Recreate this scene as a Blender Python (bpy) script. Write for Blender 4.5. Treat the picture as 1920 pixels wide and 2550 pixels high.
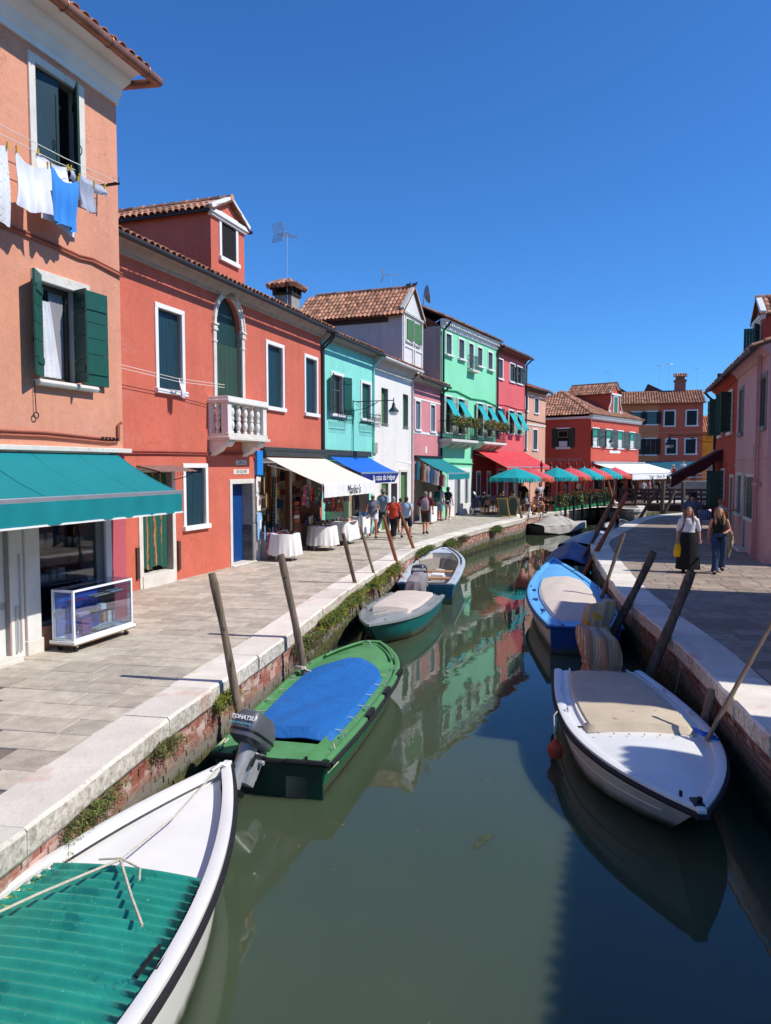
import bpy, bmesh, math, random
from mathutils import Vector, Matrix
random.seed(11)
R = math.radians
for o in list(bpy.data.objects): bpy.data.objects.remove(o, do_unlink=True)
scene = bpy.context.scene
COL = scene.collection
# ------------------------------------------------------------------ camera
cd = bpy.data.cameras.new('camera'); cam = bpy.data.objects.new('camera', cd); COL.objects.link(cam)
cam.location = (0, 0, 2.75); cam.rotation_euler = (R(90 - 3.514), 0, 0)
cd.sensor_fit = 'VERTICAL'; cd.sensor_height = 36.0; cd.lens = 1840 / 2550 * 36
cd.clip_start = 0.05; cd.clip_end = 6000
scene.camera = cam
# ------------------------------------------------------------------ sky and sun
SUN_EL, SUN_AZ = 47.0, -14.5           # azimuth measured from +X towards +Y
sd = Vector((math.cos(R(SUN_EL)) * math.cos(R(SUN_AZ)), math.cos(R(SUN_EL)) * math.sin(R(SUN_AZ)), math.sin(R(SUN_EL))))
world = bpy.data.worlds.new('World'); scene.world = world; world.use_nodes = True
wn = world.node_tree.nodes; wl = world.node_tree.links
sky = wn.new('ShaderNodeTexSky'); sky.sky_type = 'NISHITA'; sky.sun_disc = False
sky.sun_elevation = R(SUN_EL); sky.sun_rotation = R(90 - SUN_AZ)
sky.altitude = 0; sky.air_density = 1.0; sky.dust_density = 0.15; sky.ozone_density = 4.0
tint = wn.new('ShaderNodeMix'); tint.data_type = 'RGBA'; tint.blend_type = 'MULTIPLY'; tint.inputs['Factor'].default_value = 1.0
tint.inputs['B'].default_value = (0.41, 0.89, 1.44, 1)
wl.new(sky.outputs[0], tint.inputs['A']); wl.new(tint.outputs['Result'], wn['Background'].inputs['Color'])
wn['Background'].inputs['Strength'].default_value = 0.105
sl = bpy.data.lights.new('sun', 'SUN'); sl.energy = 4.4; sl.angle = R(0.5); sl.color = (1.0, 0.955, 0.89)
so = bpy.data.objects.new('sun', sl); COL.objects.link(so); so.location = (30, -8, 33)
so.rotation_euler = (-sd).to_track_quat('-Z', 'Y').to_euler()
vs = scene.view_settings; vs.view_transform = 'Standard'; vs.look = 'None'; vs.gamma = 1; vs.exposure = 0.12; vs.use_curve_mapping = False
# ------------------------------------------------------------------ materials
def lin(h):
    if isinstance(h, str):
        h = h.lstrip('#'); c = [int(h[i:i + 2], 16) / 255 for i in (0, 2, 4)]
        return tuple((x / 12.92 if x <= .04045 else ((x + .055) / 1.055) ** 2.4) for x in c)
    return tuple(h)
def nd(nt, t, **kw):
    n = nt.nodes.new(t)
    for k, v in kw.items():
        if k in n.inputs: n.inputs[k].default_value = v
        else: setattr(n, k, v)
    return n
def newmat(name):
    m = bpy.data.materials.new(name); m.use_nodes = True
    return m, m.node_tree, m.node_tree.nodes['Principled BSDF']
def c4(c, k=1.0): return (min(c[0] * k, 1), min(c[1] * k, 1), min(c[2] * k, 1), 1)
def ramp(nt, src, p0, p1):
    r = nt.nodes.new('ShaderNodeMapRange'); r.inputs['From Min'].default_value = p0; r.inputs['From Max'].default_value = p1
    nt.links.new(src, r.inputs['Value']); return r.outputs['Result']
def mixc(nt, fac, a, b, mode='MIX'):
    m = nt.nodes.new('ShaderNodeMix'); m.data_type = 'RGBA'; m.blend_type = mode
    for s, v in (('Factor', fac), ('A', a), ('B', b)):
        if hasattr(v, 'default_value') and not isinstance(v, (tuple, float)): nt.links.new(v, m.inputs[s])
        else: m.inputs[s].default_value = v
    return m.outputs['Result']
def mth(nt, op, a, b=0.0):
    m = nt.nodes.new('ShaderNodeMath'); m.operation = op
    for i, v in enumerate((a, b)):
        if isinstance(v, (int, float)): m.inputs[i].default_value = v
        else: nt.links.new(v, m.inputs[i])
    return m.outputs[0]
def noise(nt, pos, scale, detail=4, rough=.55, stretch=None):
    if stretch:
        mp = nt.nodes.new('ShaderNodeMapping'); mp.inputs['Scale'].default_value = stretch; nt.links.new(pos, mp.inputs['Vector']); pos = mp.outputs[0]
    n = nd(nt, 'ShaderNodeTexNoise', Scale=scale, Detail=detail, Roughness=rough); nt.links.new(pos, n.inputs['Vector'])
    return n.outputs['Fac']
def bumpto(nt, b, h, strength, dist=.01):
    bp = nd(nt, 'ShaderNodeBump', Strength=strength, Distance=dist); nt.links.new(h, bp.inputs['Height']); nt.links.new(bp.outputs[0], b.inputs['Normal']); return bp
MC = {}
def mat(name, col, rough=.65, var=.16, scale=2.5, bump=.25, bscale=45, bdist=.006, metal=0.0, spec=.4, ov=0.0, spots=None, stretch=None, coat=0.0, streak=0.0, slime=0.0):
    """plain surface: slow and fine tone noise, fine relief, optional per-piece tone (ov) and spots (colour, threshold, scale)"""
    if name in MC: return MC[name]
    m, nt, b = newmat(name); c = lin(col)
    g = nt.nodes.new('ShaderNodeNewGeometry').outputs['Position']
    n1 = noise(nt, g, scale, 5, .6, stretch)
    cc = mixc(nt, ramp(nt, n1, .3, .7), c4(c, 1 - var), c4(c, 1 + var * .6))
    if streak:
        st = noise(nt, g, 3.5, 4, .6, (1, 1, .07)); cc = mixc(nt, ramp(nt, st, .52, .8), cc, mixc(nt, 1.0, cc, (1 - streak,) * 3 + (1,), 'MULTIPLY'))
    if spots:
        for sc, th, ss in spots:
            s = noise(nt, g, ss, 7, .65); f = ramp(nt, s, th, th + .035); cc = mixc(nt, f, cc, c4(lin(sc)))
    if slime:
        sz = nt.nodes.new('ShaderNodeSeparateXYZ'); nt.links.new(g, sz.inputs[0]); zn = mth(nt, 'ADD', sz.outputs['Z'], mth(nt, 'MULTIPLY', noise(nt, g, 6, 5, .7), .16))
        cc = mixc(nt, ramp(nt, zn, -.80 + slime, -.93 + slime), cc, c4(lin('4f5340'))); cc = mixc(nt, ramp(nt, zn, -.93 + slime * .5, -.98 + slime * .5), cc, c4(lin('2c2f20')))
    if ov:
        oi = nt.nodes.new('ShaderNodeObjectInfo').outputs['Random']; at = nt.nodes.new('ShaderNodeAttribute'); at.attribute_name = 'rnd'
        r_ = mth(nt, 'FRACT', mth(nt, 'ADD', oi, at.outputs['Fac']))
        k = mth(nt, 'ADD', mth(nt, 'MULTIPLY', r_, 2 * ov), 1 - ov); cb = nt.nodes.new('ShaderNodeCombineColor')
        r2 = mth(nt, 'FRACT', mth(nt, 'MULTIPLY', r_, 7.31)); kb = mth(nt, 'MULTIPLY', k, mth(nt, 'ADD', mth(nt, 'MULTIPLY', r2, ov * .3), 1 - ov * .15))
        nt.links.new(k, cb.inputs[0]); nt.links.new(kb, cb.inputs[1]); nt.links.new(kb, cb.inputs[2])
        cc = mixc(nt, 1.0, cc, cb.outputs[0], 'MULTIPLY')
    nt.links.new(cc, b.inputs['Base Color'])
    b.inputs['Roughness'].default_value = rough; b.inputs['Metallic'].default_value = metal
    b.inputs['Specular IOR Level'].default_value = spec; b.inputs['Coat Weight'].default_value = coat
    if bump: bumpto(nt, b, noise(nt, g, bscale, 4, .6, stretch), bump, bdist)
    MC[name] = m; return m
def stucco(name, col, peel='d9c3b4', amount=.72, low=.10, var=.12, streak=.10):
    """painted render: tonal drift, run marks, flakes of lost paint, grainy relief"""
    if name in MC: return MC[name]
    m, nt, b = newmat(name); c = lin(col)
    gn = nt.nodes.new('ShaderNodeNewGeometry'); g = gn.outputs['Position']
    cc = mixc(nt, ramp(nt, noise(nt, g, .55, 5, .6), .3, .7), c4(c, 1 - var), c4(c, 1 + var * .7))
    cc = mixc(nt, ramp(nt, noise(nt, g, 9, 4, .7), .35, .75), cc, mixc(nt, 1.0, cc, (.88, .88, .88, 1), 'MULTIPLY'))
    cc = mixc(nt, ramp(nt, noise(nt, g, 48, 3, .7), .42, .72), cc, mixc(nt, 1.0, cc, (.86, .85, .84, 1), 'MULTIPLY'))
    cc = mixc(nt, ramp(nt, noise(nt, g, 1.4, 7, .7), .56, .76), cc, mixc(nt, .10, cc, (.70, .62, .56, 1)))
    st = noise(nt, g, 2.6, 5, .65, (1, 1, .06))
    cc = mixc(nt, ramp(nt, st, .5, .8), cc, mixc(nt, 1.0, cc, (1 - streak, 1 - streak * 1.1, 1 - streak * 1.2, 1), 'MULTIPLY'))
    vo = nd(nt, 'ShaderNodeTexVoronoi', feature='DISTANCE_TO_EDGE', Scale=.75); ds = nt.nodes.new('ShaderNodeVectorMath'); ds.operation = 'MULTIPLY_ADD'; nn_ = nd(nt, 'ShaderNodeTexNoise', Scale=2.2, Detail=6.0); nt.links.new(g, nn_.inputs['Vector']); nt.links.new(nn_.outputs['Color'], ds.inputs[0]); ds.inputs[1].default_value = (1.1, 1.1, 1.1); nt.links.new(g, ds.inputs[2]); nt.links.new(ds.outputs[0], vo.inputs['Vector'])
    crk = mth(nt, 'MULTIPLY', ramp(nt, vo.outputs['Distance'], .010, .002), ramp(nt, noise(nt, g, .7, 3), .45, .6)); cc = mixc(nt, mth(nt, 'MULTIPLY', crk, .45), cc, c4((c[0] * .45, c[1] * .45, c[2] * .45)))
    sx = nt.nodes.new('ShaderNodeSeparateXYZ'); nt.links.new(g, sx.inputs[0])
    lowf = mth(nt, 'MULTIPLY', ramp(nt, sx.outputs['Z'], 1.7, 0.0), low)
    pk = mth(nt, 'ADD', noise(nt, g, 2.4, 9, .68), lowf)
    f = ramp(nt, pk, amount, amount + .02)
    cc = mixc(nt, mth(nt, 'MULTIPLY', f, .85), cc, c4(lin(peel)))
    nt.links.new(cc, b.inputs['Base Color']); b.inputs['Roughness'].default_value = .85; b.inputs['Specular IOR Level'].default_value = .25
    h = mth(nt, 'SUBTRACT', mth(nt, 'ADD', mth(nt, 'MULTIPLY', noise(nt, g, 70, 3, .6), .5), noise(nt, g, 6, 4, .6)), f)
    bumpto(nt, b, h, .5, .016); MC[name] = m; return m
def glassmat(name, tintc=(.8, .9, .95), refl=.10):
    if name in MC: return MC[name]
    m, nt, b = newmat(name); nt.nodes.remove(b); out = nt.nodes['Material Output']
    tr = nd(nt, 'ShaderNodeBsdfTransparent', Color=(*tintc, 1)); gl = nd(nt, 'ShaderNodeBsdfGlossy', Roughness=.02)
    fr = nd(nt, 'ShaderNodeLayerWeight', Blend=.5); f = mth(nt, 'ADD', mth(nt, 'MULTIPLY', mth(nt, 'POWER', fr.outputs['Facing'], 5.0), .9), refl * .3)
    mx = nt.nodes.new('ShaderNodeMixShader'); nt.links.new(f, mx.inputs[0]); nt.links.new(tr.outputs[0], mx.inputs[1]); nt.links.new(gl.outputs[0], mx.inputs[2])
    nt.links.new(mx.outputs[0], out.inputs[0]); MC[name] = m; return m
def leafmat(name, col, col2):
    if name in MC: return MC[name]
    m, nt, b = newmat(name); at = nt.nodes.new('ShaderNodeAttribute'); at.attribute_name = 'rnd'
    nt.links.new(mixc(nt, at.outputs['Fac'], c4(lin(col)), c4(lin(col2))), b.inputs['Base Color'])
    b.inputs['Roughness'].default_value = .6; b.inputs['Subsurface Weight'].default_value = 0.0
    MC[name] = m; return m
def stripemat(name, cols, period, axis=0, rough=.85, obj=True, wob=.0):
    """woven cloth with straight stripes along one object axis: cols = [(end, colour), ...] within one period"""
    if name in MC: return MC[name]
    m, nt, b = newmat(name)
    tc = nt.nodes.new('ShaderNodeTexCoord'); sx = nt.nodes.new('ShaderNodeSeparateXYZ'); nt.links.new(tc.outputs['Object'], sx.inputs[0])
    v = sx.outputs[axis]
    if wob: v = mth(nt, 'ADD', v, mth(nt, 'MULTIPLY', noise(nt, tc.outputs['Object'], 5, 2), wob))
    v = mth(nt, 'FRACT', mth(nt, 'DIVIDE', v, period)); cr = nt.nodes.new('ShaderNodeValToRGB'); cr.color_ramp.interpolation = 'CONSTANT'
    el = cr.color_ramp.elements; p = 0.0
    for i, (e, c) in enumerate(cols):
        x = el[i] if i < 2 else el.new(p)
        x.position = p; x.color = c4(lin(c)); p = e
    nt.links.new(v, cr.inputs[0]); nt.links.new(cr.outputs[0], b.inputs['Base Color']); b.inputs['Roughness'].default_value = rough
    MC[name] = m; return m
# ------------------------------------------------------------------ mesh builder
class MB:
    def __init__(s): s.v = []; s.f = []; s.m = []; s.r = []; s.mi = 0; s.rv = None
    def add(s, vs_, fs):
        o = len(s.v); s.v += [tuple(p) for p in vs_]
        rv = random.random() if s.rv is None else s.rv
        for f in fs: s.f.append([o + i for i in f]); s.m.append(s.mi); s.r.append(rv)
        return s
    def box(s, x0, x1, y0, y1, z0, z1):
        return s.add([(x0, y0, z0), (x1, y0, z0), (x1, y1, z0), (x0, y1, z0), (x0, y0, z1), (x1, y0, z1), (x1, y1, z1), (x0, y1, z1)],
                     [(0, 3, 2, 1), (4, 5, 6, 7), (0, 1, 5, 4), (1, 2, 6, 5), (2, 3, 7, 6), (3, 0, 4, 7)])
    def obox(s, c, ax, ay, az):
        c, ax, ay, az = Vector(c), Vector(ax), Vector(ay), Vector(az)
        P = [c + i * ax + j * ay + k * az for k in (-1, 1) for j, i in ((-1, -1), (-1, 1), (1, 1), (1, -1))]
        return s.add(P, [(0, 3, 2, 1), (4, 5, 6, 7), (0, 1, 5, 4), (1, 2, 6, 5), (2, 3, 7, 6), (3, 0, 4, 7)])
    def beam(s, a, b, w, h, up=(0, 0, 1)):
        a, b = Vector(a), Vector(b); d = (b - a); L = d.length; d.normalize(); u = Vector(up)
        if abs(d.dot(u)) > .98: u = Vector((1, 0, 0))
        sd_ = d.cross(u).normalized(); u = sd_.cross(d)
        return s.obox((a + b) / 2, d * L / 2, sd_ * w / 2, u * h / 2)
    def tube(s, pts, r, n=8, caps=True, closed=False):
        P = [Vector(p) for p in pts]; k = len(P); rs = r if isinstance(r, (list, tuple)) else [r] * k
        rings = []; prev = None
        for i in range(k):
            if closed: t = P[(i + 1) % k] - P[i - 1]
            else: t = P[min(i + 1, k - 1)] - P[max(i - 1, 0)]
            if t.length < 1e-9: t = Vector((0, 0, 1))
            t.normalize()
            if prev is None:
                a = Vector((0, 0, 1)) if abs(t.z) < .9 else Vector((1, 0, 0))
                u = t.cross(a).normalized()
            else: u = (prev - t * prev.dot(t)); u = u.normalized() if u.length > 1e-6 else t.orthogonal().normalized()
            prev = u; w = t.cross(u); rr = rs[i]
            rx, ry = rr if isinstance(rr, tuple) else (rr, rr)
            rings.append([P[i] + u * (rx * math.cos(2 * math.pi * j / n)) + w * (ry * math.sin(2 * math.pi * j / n)) for j in range(n)])
        return s.loft(rings, caps=caps and not closed, wrap=closed)
    def loft(s, rings, caps=True, wrap=False, closed=True):
        n = len(rings[0]); k = len(rings); V = [p for r_ in rings for p in r_]; F = []
        for i in range(k if wrap else k - 1):
            a, b = i * n, ((i + 1) % k) * n
            for j in range(n if closed else n - 1):
                j2 = (j + 1) % n; F.append((a + j, a + j2, b + j2, b + j))
        if caps: F.append(tuple(range(n - 1, -1, -1))); F.append(tuple((k - 1) * n + j for j in range(n)))
        return s.add(V, F)
    def lathe(s, prof, n=12, c=(0, 0, 0), caps=True):
        rings = [[(c[0] + r_ * math.cos(2 * math.pi * j / n), c[1] + r_ * math.sin(2 * math.pi * j / n), c[2] + z) for j in range(n)] for r_, z in prof]
        return s.loft(rings, caps=caps)
    def prism(s, poly, a, b, fn=None):
        """poly: 2-D outline (p, q); extruded between a and b; fn(p, q, t) -> xyz (default x=p, z=q, y=t)"""
        fn = fn or (lambda p, q, t: (p, t, q)); n = len(poly)
        V = [fn(p, q, a) for p, q in poly] + [fn(p, q, b) for p, q in poly]
        return s.add(V, [tuple(range(n)), tuple(range(2 * n - 1, n - 1, -1))] + [(i, n + i, n + (i + 1) % n, (i + 1) % n) for i in range(n)])
    def grid(s, P, flip=False):
        k, n = len(P), len(P[0]); V = [p for r_ in P for p in r_]; F = []
        for i in range(k - 1):
            for j in range(n - 1):
                q = (i * n + j, i * n + j + 1, (i + 1) * n + j + 1, (i + 1) * n + j); F.append(q[::-1] if flip else q)
        return s.add(V, F)
    def sheet(s, P, th):
        """grid with real thickness (downwards along z by th, or a vector)"""
        t = Vector(th) if not isinstance(th, (int, float)) else Vector((0, 0, -th))
        k, n = len(P), len(P[0]); A = [Vector(p) for r_ in P for p in r_]; B = [p + t for p in A]; o = k * n; F = []
        for i in range(k - 1):
            for j in range(n - 1):
                q = (i * n + j, i * n + j + 1, (i + 1) * n + j + 1, (i + 1) * n + j); F.append(q); F.append(tuple(o + x for x in q[::-1]))
        e = [i * n for i in range(k)]; e2 = [i * n + n - 1 for i in range(k)]
        for L_, fl in ((list(range(n)), 0), ([(k - 1) * n + j for j in range(n)], 1), (e, 1), (e2, 0)):
            for a, b in zip(L_, L_[1:]):
                q = (a, o + a, o + b, b); F.append(q if fl else q[::-1])
        return s.add(A + B, F)
    def ball(s, c, r, n=10, m=7):
        rx, ry, rz = r if isinstance(r, (tuple, list)) else (r, r, r)
        rings = []
        for i in range(m + 1):
            a = -math.pi / 2 + math.pi * i / m; k = max(math.cos(a), .02)
            rings.append([(c[0] + rx * k * math.cos(2 * math.pi * j / n), c[1] + ry * k * math.sin(2 * math.pi * j / n), c[2] + rz * math.sin(a)) for j in range(n)])
        return s.loft(rings)
    def xf(s, M, start=0):
        s.v[start:] = [tuple(M @ Vector(p)) for p in s.v[start:]]; return s
    def mesh(s, name, mats, ang=38):
        me = bpy.data.meshes.new(name); me.from_pydata(s.v, [], s.f)
        mats = mats if isinstance(mats, (list, tuple)) else [mats]
        for m in mats: me.materials.append(m)
        me.polygons.foreach_set('material_index', s.m)
        at = me.attributes.new('rnd', 'FLOAT', 'FACE'); at.data.foreach_set('value', s.r)
        me.polygons.foreach_set('use_smooth', [True] * len(s.f)); me.set_sharp_from_angle(angle=R(ang)); me.update()
        return me
    def build(s, name, mats, parent=None, bevel=0.0, loc=None, rot=None, ang=38, seg=2):
        o = bpy.data.objects.new(name, s.mesh(name, mats, ang)); COL.objects.link(o); o.parent = parent
        if loc: o.location = loc
        if rot: o.rotation_euler = rot
        if bevel:
            md = o.modifiers.new('bevel', 'BEVEL'); md.width = bevel; md.segments = seg; md.limit_method = 'ANGLE'; md.angle_limit = R(40)
        return o
def tag(o, label=None, cat=None, group=None, kind=None):
    if label: o['label'] = label
    if cat: o['category'] = cat
    if group: o['group'] = group
    if kind: o['kind'] = kind
    return o
def thing(name, label, cat, loc=(0, 0, 0), rz=0.0, group=None):
    o = bpy.data.objects.new(name, None); COL.objects.link(o); o.location = loc; o.rotation_euler = (0, 0, rz); o.empty_display_size = .2
    return tag(o, label, cat, group)
def inst(name, me, parent, M=None):
    o = bpy.data.objects.new(name, me); COL.objects.link(o); o.parent = parent
    if M is not None: o.matrix_local = M
    return o
def B1(name, m, parent, *b, bevel=0.0):
    k = MB()
    for q in b: k.box(*q)
    return k.build(name, m, parent, bevel=bevel)
def frame_of(theta_dir, p):
    """facade frame: +x along the facade (left to right as seen from the canal), -y outwards"""
    return Vector((p[0], p[1], 0)), math.atan2(theta_dir[1], theta_dir[0])
TSC = bpy.data.scenes.new('scratch'); TVL = TSC.view_layers[0]
def evalmesh(o):
    TSC.collection.objects.link(o); TVL.update(); me = bpy.data.meshes.new_from_object(o.evaluated_get(TVL.depsgraph)); bpy.data.objects.remove(o, do_unlink=True); return me
def text_obj(name, body, size, m, parent, loc, rot, extrude=.003, align='CENTER', sx=1.0, shear=0.0, bold=0.0):
    cu = bpy.data.curves.new(name, 'FONT'); cu.body = body; cu.size = size; cu.extrude = extrude; cu.align_x = align; cu.align_y = 'CENTER'; cu.shear = shear; cu.offset = bold
    cu.resolution_u = 2
    t = bpy.data.objects.new(name, cu); me = evalmesh(t)
    me.materials.clear(); me.materials.append(m)
    o = bpy.data.objects.new(name, me); COL.objects.link(o); o.parent = parent; o.location = loc; o.rotation_euler = rot; o.scale = (sx, 1, 1)
    return o
# ------------------------------------------------------------------ shared materials
STONE = mat('istrian_stone', 'd9d3c6', .8, .14, 3, .35, 30, .01, spots=[('8f897c', .66, 7), ('c9b7a0', .63, 2.2)])
WHITE = mat('white_paint', 'e9e7e2', .55, .06, 2, .15, 60, .003, streak=.08)
DARK = mat('dark_interior', '171513', .9, .2, 2, 0)
REVEAL = mat('window_reveal', '9b968f', .85, .15, 4, .3)
SHUT = mat('dark_green_shutter', '1d3c36', .5, .18, 5, .25, 30, .004, stretch=(1, 1, .25), spots=[('8c8a5c', .735, 9)])
SHUTB = mat('blue_green_shutter', '1c3b46', .5, .18, 5, .25, 30, .004, stretch=(1, 1, .25), spots=[('9aa27c', .745, 9)])
SHUTG = mat('bright_green_shutter', '1f5546', .45, .12, 5, .15, 30, .003)
IRON = mat('black_iron', '1c1f1f', .5, .2, 8, .2, 60, .002, metal=.3)
GUTT = mat('dark_gutter', '3a3a3a', .5, .2, 3, .1, metal=.4)
COPPER = mat('copper_gutter', '9a6a55', .45, .35, 4, .1, metal=.55, streak=.3)
PANE = mat('dark_window_glass', '20282c', .06, .1, 2, 0, spec=.9)
CURT = mat('lace_curtain', 'd9dade', .9, .10, 3, .4, 25, .02)
ALU = mat('aluminium', 'c9ccce', .35, .08, 4, .05, metal=.7)
BLACK = mat('black_plastic', '17181a', .45, .2, 8, .15)
BLACKR = mat('black_rubber', '1b1b1e', .7, .2, 8, .2, 40, .004)
ROPE = mat('pale_rope', 'c9bfa8', .9, .25, 30, .5, 120, .004)
TILE = mat('roof_tile', 'b07c60', .85, .25, 6, .35, 40, .008, ov=.48, spots=[('6b5a48', .60, 5), ('c9b09a', .64, 8)])
TILEU = mat('roof_tile_bed', '6d4735', .9, .25, 4, .3)
TEAL = mat('teal_canvas', '007c80', .75, .07, 3, .25, 18, .01, spots=[('7fb9b8', .76, 6)])
BRICK = mat('canal_brick', 'a8695a', .9, .2, 7, .5, 35, .01, ov=.32, spots=[('c9b3a8', .58, 4.5), ('8d4a38', .64, 3)])
# ------------------------------------------------------------------ plan of the canal (x right, y away from the camera, z up; pavement z = 0)
WZ = -1.05
LB = [(-4.3, -8), (-3.9, 0), (-3.35, 3), (-2.98, 4.4), (-2.78, 5.2), (-2.55, 7.06), (-2.17, 9.1), (-1.72, 11.3), (-1.28, 14.0), (-.78, 17.0), (-.25, 19.2), (.2, 21.1),
      (.80, 24), (2.05, 27.6), (3.13, 30.3), (4.95, 34.5), (6.75, 37.9), (7.4, 39.2), (8.05, 42.2), (8.9, 43.3), (10.3, 44.75), (14.9, 51.3), (15.3, 49.2), (16.1, 47.6), (17.2, 48.5), (17.9, 50.6), (18.6, 54), (23, 60), (40, 70)]
RB = [(3.2, -8), (3.5, 2), (3.72, 5), (3.93, 7.38), (4.10, 8.4), (4.55, 10.94), (4.91, 14.4), (5.2, 16.5), (6.4, 22.3), (7.45, 27.0), (9.8, 31.8), (13.0, 38.6), (15.3, 41.8), (17.2, 43.5), (20.2, 46.6), (23, 50), (27, 56), (42, 66)]
def smooth(P, n=1):
    for _ in range(n):
        Q = [P[0]]
        for a, b in zip(P, P[1:]):
            Q += [(a[0] * .75 + b[0] * .25, a[1] * .75 + b[1] * .25), (a[0] * .25 + b[0] * .75, a[1] * .25 + b[1] * .75)]
        P = Q + [P[-1]]
    return P
class Line:
    def __init__(s, P):
        s.P = [Vector(p) for p in P]; s.c = [0.0]
        for a, b in zip(s.P, s.P[1:]): s.c.append(s.c[-1] + (b - a).length)
        s.L = s.c[-1]
    def at(s, t):
        t = min(max(t, 0), s.L - 1e-6); i = 0
        while s.c[i + 1] <= t: i += 1
        a, b = s.P[i], s.P[i + 1]; k = (t - s.c[i]) / (s.c[i + 1] - s.c[i]); d = (b - a).normalized()
        return a + (b - a) * k, d
    def smooth_dir(s, t, w=.8): return (s.at(t + w)[0] - s.at(t - w)[0]).normalized()
    def at_y(s, y):
        t = 0
        while t < s.L and s.at(t)[0].y < y: t += .05
        return t
LL = Line(smooth(LB, 2)); RL = Line(smooth(RB, 2))
CAMP = Vector((0, 0, 2.75)); cP, sP = math.cos(R(3.514)), math.sin(R(3.514))
def proj(p):
    z = p[2] - 2.75; d = p[1] * cP - z * sP
    if d < .3: return None
    return (960 + 1840 * p[0] / d, 1275 - 1840 * (p[1] * sP + z * cP) / d, d)
def inview(p, m=60):
    q = proj(p); return q is not None and -m < q[0] < 1920 + m and -m < q[1] < 2550 + m
# houses: left end of the facade as seen, facade direction angle from +y, length, depth
def dv(th): return Vector((math.sin(R(th)), math.cos(R(th))))
_d = dv(18.4)
PL = dict(salmon=((-4.52 - 8 * _d.x, 12.78 - 8 * _d.y), _d, 8.0, 7), red=((-6.81, 12.5), _d, 14.44, 7), mint=((-2.25, 26.2), dv(20.5), 4.99, 7),
          white=((-.503, 30.87), dv(20.9), 4.96, 7), pink=((1.275, 35.5), dv(22), 4.49, 7), green=((2.955, 39.66), dv(28), 8.75, 8), tall=((7.06, 47.4), dv(28), 6.0, 8),
          back=((9.9, 52.8), dv(32), 4.2, 7), scroll=((15.7, 57), dv(39), 10.3, 9), right_red=((14.57, 32.75), -dv(18), 6.45, 7), right_pink=((14.57 - 6.45 * .309, 32.75 - 6.45 * .951), -dv(18), 6.3, 7))
def in_house(x, y, mg=.35):
    for p, d, L, D in PL.values():
        r = Vector((x - p[0], y - p[1])); s_ = r.dot(d); t = r.dot(Vector((-d.y, d.x)))
        if 0 <= s_ <= L and mg < t < D: return True
    return False
# ------------------------------------------------------------------ water
m, nt, b = newmat('canal_water'); MC['water'] = m
g = nt.nodes.new('ShaderNodeNewGeometry').outputs['Position']
nt.links.new(mixc(nt, ramp(nt, noise(nt, g, .35, 3), .3, .7), c4((.056, .079, .045)), c4((.067, .089, .050))), b.inputs['Base Color'])
b.inputs['Roughness'].default_value = .004; b.inputs['IOR'].default_value = 1.42; b.inputs['Subsurface Weight'].default_value = 1.0; b.inputs['Subsurface Radius'].default_value = (.5, .6, .5); b.inputs['Subsurface Scale'].default_value = 1.8; b.inputs['Specular IOR Level'].default_value = .5
w1 = noise(nt, g, 1.3, 3, .5); w2 = noise(nt, g, 5.5, 2, .5, (1, .7, 1))
bumpto(nt, b, mth(nt, 'ADD', mth(nt, 'MULTIPLY', w1, 1.0), mth(nt, 'MULTIPLY', w2, .20)), .06, .05)
k = MB().grid([[(-120, -60, WZ), (200, -60, WZ)], [(-120, 260, WZ), (200, 260, WZ)]])
tag(k.build('canal_water', m), 'still green canal water', None, None, 'structure')
# ------------------------------------------------------------------ land
MORT = mat('pavement_joint', '7c7266', .95, .2, 5, .3)
def land(name, poly, label):
    bm = bmesh.new(); vv = [bm.verts.new((x, y, -.02)) for x, y in poly]; f = bm.faces.new(vv); bmesh.ops.triangulate(bm, faces=[f]); bmesh.ops.recalc_face_normals(bm, faces=bm.faces)
    me = bpy.data.meshes.new(name); bm.to_mesh(me); bm.free()
    if me.polygons[0].normal.z < 0: me.flip_normals()
    me.materials.append(MORT); o = bpy.data.objects.new(name, me); COL.objects.link(o); return tag(o, label, None, None, 'structure')
def inset(line, off, t0=0, t1=None, st=.5):
    out = []; t = t0
    while t < (t1 or line.L):
        p, _ = line.at(t); d = line.smooth_dir(t); out.append((p.x - d.y * off, p.y + d.x * off)); t += st
    return out
landL = land('pavement_left', inset(LL, .3) + [(60, 90), (400, 400), (-400, 400), (-400, -30), (-4.6, -30)], 'grey stone quay along the left bank')
landR = land('pavement_right', [(400, -30), (400, 300), (60, 75)] + inset(RL, -.3)[::-1] + [(3.5, -30)], 'grey stone quay along the right bank')
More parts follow.
